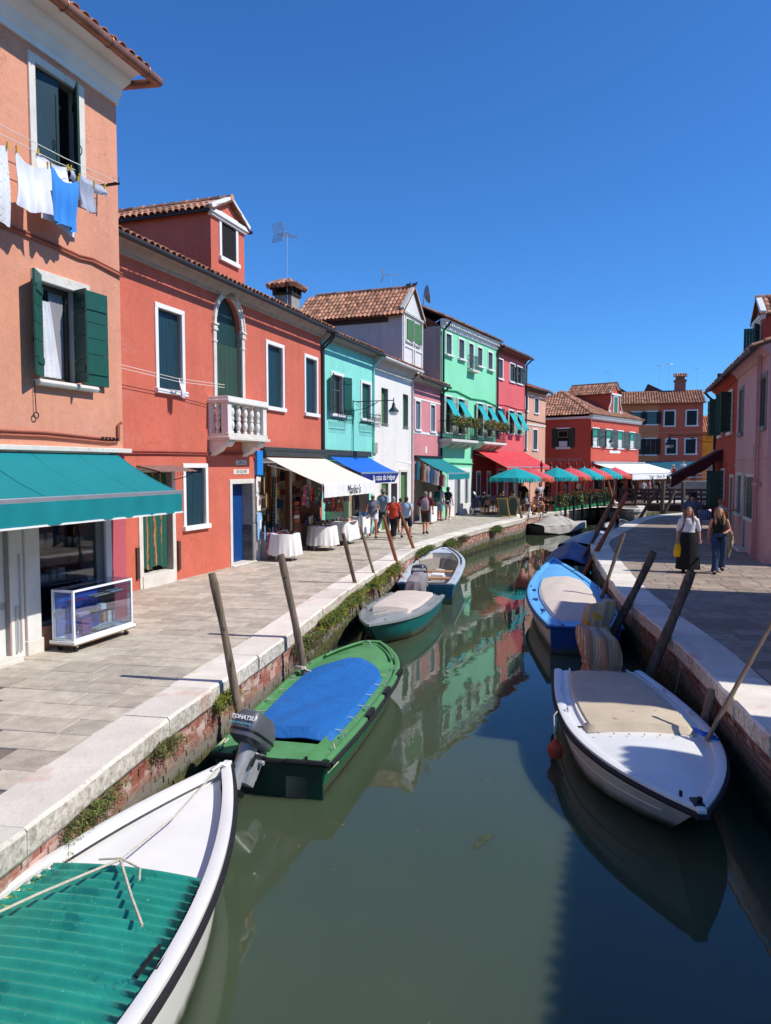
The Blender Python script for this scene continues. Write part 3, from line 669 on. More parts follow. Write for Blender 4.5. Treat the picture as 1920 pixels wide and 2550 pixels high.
k = MB(); k.box(4.3, 5.3, .11, .118, .84, 2.58); k.build('pane', PANE, H1)
GL = glassmat('shop_glass', (.82, .86, .88), .3)
k = MB(); k.box(5.992, 7.458, .06, .068, .36, 2.59); k.build('shop_window_pane', GL, H1)
k = MB(); k.box(7.30, 7.455, .03, .06, .36, 2.59); k.box(5.99, 7.30, .03, .058, .35, .42); k.build('shop_window_frame', mat('grey_frame', '6f7274', .5), H1)
SHELF = mat('shop_shelf', '5c5a57', .7); CARDC = mat('craft_card', '8f7a55', .9, .2)
for z in (.95, 1.45, 1.95):
    k = MB(); k.box(6.0, 7.28, .12, .46, z, z + .02); k.build('shelf', SHELF, H1)
rr = random.Random(5)
for z in (.97, 1.47, 1.97):
    s_ = 6.05
    while s_ < 7.15:
        w = rr.uniform(.10, .24); h = rr.uniform(.08, .26); g_ = thing('shop_goods', 'small boxed souvenir on the shelves of the dark shop window under the teal awning', 'souvenir', H1.matrix_basis @ Vector((s_, .3, z)), H1.rotation_euler.z, 'souvenirs inside the near shop window')
        k = MB(); k.box(-.0, w * .8, -.08, .06, .003, h); k.build('box', mat('shop_goods_%d' % rr.randrange(4), ['a59a86', '6d6558', '8c8f92', 'b3ab9c'][rr.randrange(4)], .8, .3), g_); s_ += w + .03
A1 = awning(H1, 'shop_awning', 'large teal canvas awning over the nearest shop on the left', 3.0, 7.72, -.08, 2.96, -1.30, 2.34, .30, TEAL, trim=WHITE, sag=.05, stripes=([.0, .94, 1.88, 2.82, 3.76, 4.70], .012, mat('teal_seam', '00767c', .8)))
k = MB(); k.box(0, 4.72, -1.262, -1.17, -.612, -.604); k.build('lichen_line', mat('lichen', 'a8964e', .9, .4, 14), A1)
# laundry bracket, lines and washing
LB_ = thing('laundry_bracket', 'iron clothes line bracket at the corner of the salmon house', 'bracket', H1.matrix_basis @ Vector((7.49, 0, 7.29)), H1.rotation_euler.z)
k = MB(); k.box(-.015, .015, -.43, 0, -.02, .02); k.tube([(0, -.40, .02), (.02, -.42, .10)], .004, 5); k.tube([(0, -.34, .02), (-.02, -.33, .09)], .004, 5); k.build('arm', IRON, LB_)
LN = mat('white_line', 'e6e2d2', .8)
for i, y in enumerate((-.42, -.20)):
    o = thing('clothes_line', ['outer', 'inner'][i] + ' of the two pale clothes lines on the salmon house', 'clothes line', H1.matrix_basis @ Vector((7.49, y, 7.3)), H1.rotation_euler.z, 'clothes lines on the salmon house')
    k = MB(); k.tube([(0, 0, 0), (-1.2, 0, -.075), (-2.5, 0, -.10), (-4, 0, -.02), (-6, 0, .2)], .006, 5); k.build('cord', LN, o)
def hang(H, label, s0, s1, y, zt, drop, m, seed, cat='laundry', name='hanging_shirt', cut=None, fold=.03, gather=0.0, th=.006, sagz=.06, pegs=2, group='washing on the line of the salmon house', shape=None):
    """cloth pegged at two corners: neckline sags, folds run down, ragged hem"""
    rd = random.Random(seed); W = s1 - s0; o = fthing(H, name, label, cat, s0, y, zt, group); P = []; nx, nz = 22, 14; ph = [rd.uniform(0, 6) for _ in range(4)]
    for i in range(nz + 1):
        t = i / nz; row = []
        for j in range(nx + 1):
            u = j / nx; top = -sagz * math.sin(math.pi * u) * (1 - t * .6); d = drop[0] + (drop[1] - drop[0]) * u if isinstance(drop, tuple) else drop
            d *= 1 + .05 * math.sin(u * 7 + ph[0]); yy = fold * (.25 + .75 * t) * (math.sin(u * 11 + ph[1] + t * 1.2) + .5 * math.sin(u * 23 + ph[2])) + .02 * math.sin(t * 5 + ph[3])
            x = u; x = (u - .5) * (1 - gather * t) + .5
            if shape: x = .5 + (u - .5) * shape(t)
            row.append((W * x, yy, top - d * t))
        P.append(row)
    k = MB(); k.sheet(P, (0, th, 0)); k.build('cloth', m, o)
    for q in range(pegs):
        x = W * (.03 + .94 * q / max(1, pegs - 1)); k = MB(); k.box(x - .008, x - .001, -.012, .012, -.05, .04); k.box(x + .001, x + .008, -.012, .012, -.05, .04); k.build('peg', mat('peg_yellow', 'd9b520', .5), o)
    return o
CW = mat('washing_white', 'e3e3ea', .9, .06, 6, .3, 90, .003); CBL = mat('washing_blue', '3f8fdc', .9, .06); CGR = mat('washing_grey', 'a3a8b5', .9, .08); CPR = mat('washing_print', 'dcdcda', .9, .06, 6, .2, spots=[('7f8790', .60, 32)])
hang(H1, 'pale patterned trousers hanging leftmost on the washing line', 4.78, 5.26, -.42, 6.99, 1.02, CPR, 1, name='hanging_trousers', shape=lambda t: 1 - .12 * t)
hang(H1, 'white ribbed shirt hanging beside the patterned trousers', 5.38, 5.97, -.42, 7.00, .70, CW, 2, fold=.05, sagz=.13, shape=lambda t: 1 - .10 * math.sin(2.5 * t))
hang(H1, 'blue shirt with white hem hanging on the washing line', 6.0, 6.58, -.42, 7.02, (.72, .74), CBL, 3, fold=.045, sagz=.14, shape=lambda t: 1 - .14 * t)
hang(H1, 'white cloth hanging behind the blue shirt', 6.0, 6.62, -.27, 7.02, (.68, .80), CW, 4, pegs=0)
hang(H1, 'short grey top hanging at the right end of the washing line', 6.63, 6.97, -.38, 7.10, .44, CGR, 5)
hang(H1, 'grey shirt slung lengthwise over the line end by the bracket', 6.62, 7.42, -.22, 7.24, .17, CGR, 6, sagz=.02)
hang(H1, 'grey vest hanging on the inner line behind the blue shirt', 6.0, 6.62, -.2, 7.24, .3, CW, 7)
# ================================================================== display case on castors
DC = thing('display_case', 'white framed glass display case on castors in front of the nearest shop', 'display case', H1.matrix_basis @ Vector((6.05, -.58, 0)), H1.rotation_euler.z)
k = MB(); W, D_ = 1.36, .40; t = .035
for x in (0, W - t):
    for y in (0, D_ - t): k.box(x, x + t, y, y + t, .17, .93)
for z in (.17, .895):
    for y in (0, D_ - t): k.box(t, W - t, y, y + t, z, z + t)
    for x in (0, W - t): k.box(x, x + t, t, D_ - t, z, z + t)
k.build('frame', mat('white_lacquer', 'eceef0', .4, .04), DC, bevel=.004)
k = MB(); k.box(-.03, W + .03, -.03, D_ + .03, .125, .17); k.build('base_board', WHITE, DC, bevel=.004); k = MB(); k.box(-.02, W + .02, -.02, D_ + .02, .105, .125); k.build('plywood', CARDC, DC)
CG = glassmat('case_glass', (.80, .88, .95), .5)
for b in ((t, W - t, .008, .012, .205, .895), (t, W - t, D_ - .012, D_ - .008, .205, .895), (.010, .014, t, D_ - t, .205, .895), (W - .014, W - .010, t, D_ - t, .205, .895), (0, W, 0, D_, .931, .937)): B1('glass_panel', CG, DC, b)
B1('back_panel', mat('case_blue', '2a5fc0', .6), DC, (.05, W - .40, D_ - .05, D_ - .02, .21, .86))
B1('side_panel', mat('case_dark', '30333a', .5), DC, (.95, W - .03, D_ - .07, D_ - .055, .4, .85))
B1('glass_shelf', CG, DC, (.04, W - .04, .10, D_ - .04, .72, .728)); B1('glass_shelf', CG, DC, (.04, W - .04, .12, D_ - .04, .48, .487))
for x in (.1, W - .12):
    for y in (.05, D_ - .05):
        k = MB(); k.tube([(x, y - .014, .045), (x, y + .014, .045)], .045, 12); c = k.build('castor', BLACKR, DC); k = MB(); k.box(x - .02, x + .02, y - .022, y + .022, .06, .105); k.build('castor_fork', ALU, c)
SV = [mat('souv_%d' % i, c, .6, .4, 30) for i, c in enumerate(('a05a9a', 'd8d2b8', 'b9c2c6', 'c9a7c0', '6f5a3c', 'dfe3e6'))]
for i, (x, y, z, w, d, h) in enumerate([(.14, .12, .735, .3, .14, .012), (.6, .1, .735, .34, .16, .012), (.98, .12, .735, .3, .12, .03), (.2, .08, .495, .24, .08, .05), (.5, .13, .495, .2, .1, .03), (.78, .15, .495, .12, .1, .09), (.3, .1, .212, .2, .08, .22), (.62, .08, .212, .3, .16, .02), (.9, .12, .212, .28, .14, .02), (.08, .06, .212, .14, .2, .015), (.45, .1, .212, .14, .12, .012)]):
    o = fthing(H1, 'souvenir', 'small souvenir lying inside the glass display case', 'souvenir', 6.05 + x, -.58 + y, z, 'souvenirs in the display case'); k = MB(); k.box(0, w, 0, d, .001, h)
    k.build('box', SV[i % 6], o, bevel=.004)
# ================================================================== red house
RED = stucco('red_render', 'd4705a', 'e6c4b4', .745, .11)
H2 = house('red_house', 'long red plaster house with white stone windows, arched balcony door and roof dormer', 'red')
ops = [(4.96, 5.91, 4.56, 6.40), (7.46, 8.80, 3.62, 7.35, .26), (10.36, 11.36, 4.56, 6.42), (13.08, 13.99, 4.56, 6.40), (5.97, 6.86, 1.28, 2.72), (4.26, 5.40, .28, 2.62, .30), (8.20, 9.30, 0, 2.27, .45), (9.75, 14.2, .0, 2.85, .62)]
walls(H2, 14.44, 7.55, 7, ops, RED, gable=1.27, s_from=0.0)
GREYC = mat('grey_cornice', 'a9a49b', .85, .15, 3, .2, streak=.25)
zr = eaves(H2, 14.46, 7.62, 7, .45, 20, pm=GREYC, rows=3, nind=150, s0=2.6, seed=21, prof=[(0, -.36), (-.06, -.36), (-.08, -.28), (-.20, -.20), (-.24, -.14), (-.40, -.12), (-.42, -.06), (0, .0)])
for w in ((4.96, 5.91, 4.56, 6.40), (10.36, 11.36, 4.56, 6.42), (13.08, 13.99, 4.56, 6.40)): window(H2, *w, sm=SHUTB, deep=.12)
window(H2, 5.97, 6.86, 1.28, 2.72, sm=SHUTB, deep=.10)
# arched door: spandrels, archivolt, capitals, keystone, boards
sc, rd_, zs_ = 8.13, .67, 6.45; k = MB(); n = 16; arc = [(sc + rd_ * math.cos(math.pi * i / n), zs_ + rd_ * 1.28 * math.sin(math.pi * i / n)) for i in range(n + 1)]
for i in range(n):
    a, b = arc[i], arc[i + 1]; k.add([(a[0], .001, a[1]), (a[0], .001, 7.36), (b[0], .001, 7.36), (b[0], .001, b[1])], [(0, 3, 2, 1)]); k.add([(a[0], 0, a[1]), (b[0], 0, b[1]), (b[0], .26, b[1]), (a[0], .26, a[1])], [(0, 1, 2, 3)])
k.build('arch_spandrel', RED, H2)
k = MB()
for i in range(n):
    a0, a1 = math.pi * i / n, math.pi * (i + 1) / n - .004
    for r0, r1, y in ((rd_ - .002, rd_ + .10, -.05), (rd_ + .10, rd_ + .15, -.08)):
        q = [(sc + r * math.cos(a), zs_ + r * 1.26 * math.sin(a)) for a, r in ((a0, r0), (a0, r1), (a1, r1), (a1, r0))]; k.prism(q, y, .02)
k.build('archivolt', STONE, H2)
k = MB()
for x in (7.46, 8.80):
    sg = -1 if x < 8 else 1; a, b = sorted((x, x + sg * .14)); k.box(a, b, -.05, .03, 4.3, 6.3); k.box(a - .03, b + .03, -.08, .03, 6.30, 6.36); k.box(a - .015, b + .015, -.07, .03, 6.36, 6.44); k.box(a - .04, b + .04, -.1, .03, 6.44, 6.49); k.box(a - .02, b + .02, -.065, .03, 6.0, 6.05)
k.build('door_jamb', STONE, H2, bevel=.008)
k = MB(); k.prism([(8.02, 7.28), (8.24, 7.28), (8.30, 7.62), (7.96, 7.62)], -.16, .02); k.build('keystone', mat('grey_stone', '8f8c86', .85), H2, bevel=.02)
k = MB(); k.prism(arc + [(7.46, 6.25), (8.80, 6.25)][0:0], .15, .19); k.build('fanlight', SHUT, H2); k = MB(); k.box(7.46, 8.8, .14, .19, 6.05, 6.46); k.build('transom', SHUT, H2)
for i in range(6): k = MB(); k.box(7.464 + i * .223, 7.464 + i * .223 + .217, .12, .16, 3.95, 6.04); k.build('door_board', mat('weathered_green', '2f4a3c', .7, .25, 5, .4, 30, stretch=(1, 1, .2), spots=[('a58a4e', .70, 8)]), H2, bevel=.004)
# balcony with balusters
BAL = MB(); BAL.box(7.0, 9.25, -.66, .02, 3.44, 3.52); BAL.box(7.05, 9.20, -.60, .02, 3.52, 3.62); bal = BAL.build('balcony', STONE, H2, bevel=.012)
WST = mat('white_stone', 'e4e0d8', .7, .1, 3, .2, streak=.12)
k = MB()
for b_ in ((7.06, 7.26, -.58, -.38), (8.98, 9.18, -.58, -.38), (7.06, 7.2, -.10, .0), (9.04, 9.18, -.10, .0)): B1('pier', WST, bal, (*b_, 3.62, 4.40), bevel=.008)
k = MB(); k.box(7.0, 9.24, -.64, -.33, 4.40, 4.47); k.box(7.03, 9.21, -.61, -.36, 4.47, 4.56); k.box(7.0, 7.27, -.33, .0, 4.40, 4.47); k.box(8.97, 9.24, -.33, .0, 4.40, 4.47); k.box(7.03, 7.24, -.36, .0, 4.47, 4.555); k.box(9.0, 9.21, -.36, .0, 4.47, 4.555); k.build('handrail', WST, bal, bevel=.01)
bp = [(.055, 0), (.055, .05), (.03, .07), (.06, .16), (.075, .22), (.055, .30), (.035, .34)]; prof = bp + [(.06, .345), (.06, .43)] + [(r, .775 - z) for r, z in reversed(bp)]
bme = MB().lathe(prof, 12).mesh('baluster', WST)
for i in range(5): inst('baluster', bme, bal, Matrix.Translation((7.42 + i * .35, -.48, 3.62)))
for x in (7.13, 9.11): inst('baluster', bme, bal, Matrix.Translation((x, -.24, 3.62)))
for x in (7.1, 8.78):
    k = MB(); k.prism([(.02, 3.44), (-.56, 3.44), (-.58, 3.36), (-.44, 3.27), (-.36, 3.29), (-.26, 3.16), (-.14, 3.10), (.02, 3.02)], x, x + .3, lambda p, q, t: (t, p, q)); k.tube([(x - .012, -.46, 3.34), (x + .312, -.46, 3.34)], .075, 12); k.build('corbel', WST, bal, bevel=.015)
# dormer
dormer(H2, 8.95, 10.85, 1.0, 4.2, 7.9, 10.0, 10.52, RED, win=(9.5, 10.32, 8.82, 9.98), sm=SHUTB, nind=150, wkw=dict(fw=.12, deep=.03), seed=9)
k = MB(); k.tube([(8.80, .95, 9.93), (8.80, 5.0, 9.90)], .05, 8); k.tube([(11.0, .8, 9.93), (11.0, 4, 9.90)], .05, 8); k.build('dormer_gutter', GUTT, H2)
# door with striped curtain, little canopy
k = MB(); k.box(4.12, 4.26, -.03, .02, 0, 2.70); k.box(5.40, 5.52, -.03, .02, 0, 2.70); k.box(4.12, 5.52, -.035, .02, 2.62, 2.74); k.build('door_frame', STONE, H2, bevel=.008); B1('threshold', STONE, H2, (4.2, 5.45, -.06, .3, -.02, .29), bevel=.01)
CST = stripemat('striped_curtain', [(.66, '1d5a49'), (.72, '8c4a2c'), (.80, 'c08a5a'), (.86, '8c4a2c'), (1, '1d5a49')], .24, wob=.10)
k = MB(); P = [[(4.28 + 1.1 * j / 40, .16 + .04 * math.sin(j * .9 + .2 * i) * (.5 + .06 * i), 2.6 - 2.2 * i / 8 + .04 * math.sin(j * .3) * i / 8) for j in range(41)] for i in range(9)]; k.sheet(P, (0, .006, 0))
k.build('door_curtain', CST, H2)
for x in (4.0, 5.58): B1('flood_rail', mat('brown_metal', '4b3a30', .6), H2, (x, x + .1, -.05, .01, .25, .95), bevel=.004)
cn = fthing(H2, 'door_canopy', 'small rusty sheet canopy over the curtained door of the red house', 'canopy', 4.1, 0, 2.78)
k = MB(); P = [[(1.45 * j / 24, -.62 * i / 2, -.13 * i / 2 + .008 * math.sin(j * 2.2)) for j in range(25)] for i in range(3)]; k.sheet(P, .01); k.build('sheet', mat('rusty_sheet', '8a6a60', .8, .25, 6, .3), cn)
k = MB()
for x in (.06, 1.39): k.tube([(x, 0, -.02), (x, -.6, -.16)], .012, 6); k.tube([(x, 0, -.35), (x, -.3, -.28), (x, -.55, -.17)], .010, 6)
for i in range(12): k.tube([(.1 + i * .115, -.6, -.16), (.1 + i * .115, -.6, -.22)], .006, 5)
k.build('iron_bracket', IRON, cn)
# blue door
k = MB(); k.box(8.07, 8.20, -.03, .03, 0, 2.27); k.box(8.07, 9.44, -.035, .03, 2.27, 2.40); k.build('door_frame', STONE, H2, bevel=.008)
k = MB(); k.box(9.30, 9.46, -.06, .42, 0, 1.1); k.box(9.302, 9.452, -.05, .42, 1.11, 2.27); k.build('stone_jamb', mat('rough_grey_stone', '8d8a87', .9, .2, 8, .8, 14, .02), H2, bevel=.02)
k = MB(); k.box(8.20, 9.30, .30, .35, 0, 2.27); d = k.build('door', mat('blue_door', '12407f', .45, .12, 3, .1), H2); k = MB(); k.ball((8.5, .27, 1.25), .035); k.build('handle', mat('brass', '9a7a3a', .4, metal=.8), d)
B1('doorstep', STONE, H2, (8.1, 9.45, -.10, .4, -.02, .03), bevel=.01)
# street name painted on white bands
NP = mat('sign_white', 'e2d6c8', .8, .08); NB = mat('sign_black', '2a2422', .8)
for s0, s1, z0, z1, tx in ((8.44, 9.02, 2.80, 2.93, 'CALLE'), (8.30, 9.16, 2.54, 2.68, 'DEI SQUERI')):
    o = fthing(H2, 'street_sign', 'painted street name plate reading ' + tx + ' above the blue door', 'sign', s0, 0, z0, 'street name plates over the blue door'); B1('plate', NP, o, (0, s1 - s0, -.012, -.001, 0, z1 - z0))
    text_obj('lettering', tx, .14, NB, o, ((s1 - s0) / 2, -.014, (z1 - z0) / 2), (R(90), 0, 0), .001, sx=1.0 if tx == 'CALLE' else .86)
for dz in (0, .05): cable(H2, [(2.5, -.03, 3.02 + dz), (5, -.03, 3.05 + dz), (7.2, -.03, 3.06 + dz), (9.4, -.03, 3.10 + dz), (9.5, -.05, 2.95)], .02, mat('painted_cable_red', '9a4438', .7, .2))
cable(H2, [(6.95, -.03, 3.05), (6.98, -.05, 2.8), (7.02, -.05, 2.78)], .018, mat('painted_cable_red', '9a4438')); downpipe(H2, 14.42, -.06, 3.4, 7.3)
for i, dz in enumerate((0, -.07)):
    o = fthing(H2, 'washing_line', ['upper', 'lower'][i] + ' white washing line in front of the red house', 'clothes line', 3.2, -.32, 4.86 + dz, 'clothes lines on the red house'); k = MB(); k.tube([(0, 0, .0), (2.0, 0, -.06), (3.9, -.15, -.02)], .007, 5); k.build('cord', LN, o)
hang(H2, 'white rag hanging on the line under the red house window', 5.3, 5.55, -.34, 4.80, .42, CW, 12, name='hanging_rag', cat='rag', gather=.3, group='washing on the red house', pegs=0)
# chimney, aerial behind the ridge
cq = H2.matrix_basis @ Vector((16.7, 2.4, 7.6)); ch = thing('chimney', 'square brick chimney with a tiled cap behind the red house roof', 'chimney', cq, H2.rotation_euler.z)
k = MB(); k.box(-.36, .36, -.36, .36, -.6, 1.75); k.build('shaft', mat('cement', '9b948a', .9, .2, 4, .3), ch); k = MB(); k.box(-.42, .42, -.42, .42, 1.72, 1.80); k.box(-.5, .5, -.5, .5, 1.98, 2.04)
for x in (-.34, 0, .34):
    for y in (-.34, .34): k.box(x - .08, x + .08, y - .08, y + .08, 1.8, 1.98)
k.build('vent_course', mat('sooty_brick', '3a302a', .9), ch)
for rz in range(4):
    rt = MB(); mm = Matrix.Rotation(rz * math.pi / 2, 4, 'Z')
    for i in range(6): a = len(rt.v); rt.tube([(-.5 + .2 * i, -.62, 2.04), (-.5 * .4 + .2 * i * .4, -.15, 2.32)], [.105, .07], 8)
    rt.xf(mm); rt.build('cap_tiles', TILE, ch)
def aerial(loc, label, h=1.6, n=7, rz=.4, grid=True, group='rooftop aerials'):
    o = thing('tv_aerial', label, 'aerial', loc, rz, group); k = MB(); k.tube([(0, 0, 0), (.03, 0, h)], .014, 6); k.build('mast', ALU, o)
    k = MB(); k.tube([(-.45, 0, h - .1), (.55, 0, h - .02)], .010, 5)
    for i in range(n): x = -.4 + .13 * i; L = .28 - .018 * i; k.tube([(x, -L, h - .1 + .08 * (x + .45)), (x, L, h - .1 + .08 * (x + .45))], .011, 5)
    if grid:
        for s_ in (-1, 1):
            for i in range(6): z = h - .1 + s_ * (.06 + .055 * i); k.tube([(-.42 - .02 * i, -.28, z), (-.42 - .02 * i, .28, z)], .011, 4)
            for y in (-.26, 0, .26): k.tube([(-.43, y, h - .1), (-.54, y, h - .1 + s_ * .36)], .010, 4)
    k.build('elements', ALU, o); return o
aerial(H2.matrix_basis @ Vector((16.3, 2.2, 8.6)), 'grid television aerial on a mast beside the tiled chimney', 3.0, 8, 1.0)
# ================================================================== souvenir shop in the red house (local frame of H2; opening s 9.75-14.2)
k = MB(); k.box(9.52, 9.75, -.04, .02, 0, 2.4); k.box(9.70, 14.3, -.05, .02, 2.85, 3.0); k.build('shop_surround', WHITE, H2)
B1('fascia_end', mat('blue_board', '1f86d8', .5), H2, (9.50, 9.85, -.10, .02, 2.50, 3.22), bevel=.006)
k = MB(); k.box(9.86, 14.5, -.22, .02, 3.06, 3.20); k.box(9.86, 14.5, -.16, .02, 3.20, 3.34); k.build('awning_box', mat('dark_awning_box', '3d403c', .5, .3, 4), H2, bevel=.02)
CREAM = mat('cream_canvas', 'dcd2c4', .8, .05, 2, .2, 16, .008); NAVY = mat('navy_lettering', '20344a', .6)
A2 = awning(H2, 'shop_awning', 'cream canvas awning with dark script lettering over the souvenir shop', 9.9, 14.35, -.18, 3.02, -1.98, 2.24, .36, CREAM, vm=mat('cream_valance', 'e6e3dc', .8, .04), bar=WHITE)
text_obj('lettering', "Marko's", .40, NAVY, A2, (2.35, -1.872, -.995), (R(90), 0, 0), .002, shear=.25, sx=.95)
MIN_ = stucco('mint_render', '8ee2d0', 'b9e6de', .74, .05, streak=.14)
GOODS = [mat('goods_%d' % i, c, .7, .35, 25) for i, c in enumerate(('8c2f2a', 'c8a23c', '2f5d8a', 'd8d0c0', '6b3f2a', '3a6b4a', 'b9502e', '77507a', 'e0ddd6', '262a30'))]
WOOD = mat('brown_wood', '7a4a2a', .6, .2, 6, .2, 40, stretch=(1, 1, .2)); CLOTH = mat('white_tablecloth', 'e6e4e0', .85, .04)
# inside: back boards, shelves, wooden posts
k = MB(); k.box(9.76, 14.19, .56, .60, .0, 2.84); k.build('shop_back', mat('shop_back_board', 'a8927a', .8, .3, 5), H2)
for s_ in (10.9, 11.25, 12.2, 12.35, 13.9): B1('shop_post', WOOD if s_ in (10.9, 12.2) else WHITE, H2, (s_, s_ + .09, .22, .34, 0, 2.83))
for z in (1.30, 1.75): B1('shop_shelf', WHITE, H2, (9.85, 10.85, .25, .55, z, z + .025))
B1('counter', mat('counter_grey', '9d9a94', .6), H2, (9.78, 11.2, -.25, .5, 0, .80), bevel=.01)
rr = random.Random(8)
def goods(H, n, s0, s1, y0, y1, z, lab, grp, hmax=.18, wmin=.05, wmax=.14):
    for i in range(n):
        w = rr.uniform(wmin, wmax); h = rr.uniform(.05, hmax); s_ = rr.uniform(s0, s1 - w); y = rr.uniform(y0, y1); o = fthing(H, 'souvenir', lab, 'souvenir', s_, y, z, grp); k = MB()
        if rr.random() < .5: k.box(0, w, -w * .4, w * .4, .001, h)
        else: k.lathe([(w * .3, .001), (w * .45, h * .4), (w * .25, h * .8), (w * .3, h)], 8)
        k.build('body', GOODS[rr.randrange(10)], o)
goods(H2, 26, 9.8, 11.1, -.22, .2, .80, 'small souvenir heaped on the counter of the cream awning shop', 'souvenirs on the shop counter')
goods(H2, 10, 9.9, 10.8, .30, .5, 1.325, 'small jar on the lower shelf of the souvenir shop', 'jars on the lower shop shelf'); goods(H2, 8, 9.9, 10.8, .30, .5, 1.775, 'small ornament on the upper shelf of the souvenir shop', 'ornaments on the upper shop shelf')
def picture(H, s, y, z, w, h, lab, fm):
    o = fthing(H, 'framed_picture', lab, 'picture', s, y, z, 'framed pictures in the souvenir shop'); k = MB()
    for b in ((0, w, -.03, 0, 0, .05), (0, w, -.03, 0, h - .05, h), (0, .05, -.03, 0, .05, h - .05), (w - .05, w, -.03, 0, .05, h - .05)): k.box(*b)
    k.build('frame', fm, o); B1('mount', mat('mount_cream', 'd9cfb4', .8), o, (.05, w - .05, -.012, -.002, .05, h - .05)); B1('canvas', mat('painted_canvas', '6f6a50', .8, .6, 14, spots=[('9a4a2c', .6, 12), ('c9c3a0', .62, 9)]), o, (.13, w - .13, -.018, -.012, .13, h - .13))
GOLD = mat('gilt_frame', '9c7a3a', .5, .2)
picture(H2, 10.2, .55, 1.95, .55, .48, 'gilt framed landscape on the back wall of the souvenir shop', GOLD); picture(H2, 10.15, .24, 1.36, .62, .55, 'larger framed painting standing on the souvenir shop shelf', GOLD)
for i in range(7): picture(H2, 10.9 + .02 * i, .20, .9 + .22 * i, .2, .2, 'small framed card in the row hung up the souvenir shop post', mat('dark_frame', '2a2420', .6))
def tee(H, s, y, z, w, h, m, lab, cat='shirt', name='hanging_shirt', group='shirts and bags hung by the shop door', rz=0.0, sleeves=True, print_=None):
    o = fthing(H, name, lab, cat, s, y, z, group); o.rotation_euler.z += rz; k = MB(); P = []
    for i in range(11):
        t = i / 10; ww = w * (.55 + .45 * min(1, t * 6)) if sleeves and t < .18 else w * (.78 if sleeves and t > .34 else 1.0)
        P.append([((u / 8 - .5) * ww, .012 * math.sin(u * 1.3 + t * 3), -h * t) for u in range(9)])
    k.sheet(P, (0, .008, 0)); k.build('cloth', m, o)
    if print_: B1('print', print_, o, (-w * .2, w * .2, -.022, -.014, -h * .62, -h * .28))
    k = MB(); k.tube([(-w * .25, .004, -.03), (0, .004, .05), (w * .25, .004, -.03)], .006, 5); k.build('hanger', IRON, o)
PRT = mat('tote_print', '8a6a4a', .8, .6, 20, spots=[('b04a3a', .58, 18), ('3a5a86', .6, 15)]); TOTE = mat('tote_canvas', 'e3dfd6', .9, .06); KRAFT = mat('kraft', 'b08a58', .9, .15); SKYB = mat('sky_blue_shirt', '8fb8dc', .9, .06)
for i, (s_, y, z, w, h, m, lab, p_) in enumerate([(9.63, -.06, 2.46, .30, .46, TOTE, 'white tote bag with a sketch, topmost on the shop pillar', PRT), (9.80, -.16, 2.44, .30, .48, KRAFT, 'brown kraft bag hung beside the topmost tote bag', PRT), (9.62, -.08, 1.92, .28, .46, TOTE, 'white tote bag with a coloured print, lower on the shop pillar', PRT), (9.84, -.20, 1.98, .24, .42, KRAFT, 'narrow brown bag hung below the kraft bag', PRT),
        (9.60, -.10, 1.42, .34, .80, SKYB, 'light blue shirt hung lowest on the shop pillar, left one', TOTE), (9.66, -.24, 1.02, .26, .50, SKYB, 'light blue apron in front of the left blue shirt', PRT), (9.95, -.18, 1.50, .30, .60, mat('black_shirt', '1d1f24', .9), 'black shirt with a small print by the shop counter', PRT), (9.98, -.34, .96, .28, .50, SKYB, 'light blue shirt hung at the edge of the counter, right one', PRT)]):
    tee(H2, s_, y, z, w, h, m, lab, 'bag' if 'bag' in lab else 'shirt', 'hanging_bag' if 'bag' in lab else 'hanging_shirt', sleeves='shirt' in lab, rz=.5 if i % 2 else .1, print_=p_)
SCF = [mat('scarf_%d' % i, c, .9, .5, 12, .2, spots=[(c2, .55, 9)]) for i, (c, c2) in enumerate((('b94a86', 'e0c060'), ('3a4f8a', 'c86a4a'), ('8c3f3a', '6f8fc0'), ('4a5a80', 'c9b090'), ('a06a4a', '3a3f60'), ('2f6a5a', 'd8d0c0'), ('c04a2c', 'e8a070')))]
for i in range(7): hang(H2, 'patterned scarf hanging in front of the shop counter, number %s from the pillar' % ['one', 'two', 'three', 'four', 'five', 'six', 'seven'][i], 9.66 + i * .11, 9.76 + i * .11, -.32, .82, .70, SCF[i % 7], 30 + i, cat='scarf', name='hanging_scarf', group='scarves below the shop counter', pegs=0, sagz=.01)
for i in range(6): hang(H2, 'bright scarf hanging under the cream awning near the far end', 13.3 + i * .16, 13.42 + i * .16, -.6, 1.85, .6, SCF[(i + 3) % 7], 50 + i, cat='scarf', name='hanging_scarf', group='scarves hanging under the cream awning', pegs=0, sagz=.01)
for i in range(5): hang(H2, 'red and striped scarf hanging on the far post of the cream awning shop', 14.1, 14.22, -.9 + i * .12, 1.95, .75, SCF[(6, 0, 6, 2, 6)[i]], 60 + i, cat='scarf', name='hanging_scarf', group='scarves on the far post', pegs=0, sagz=.01)
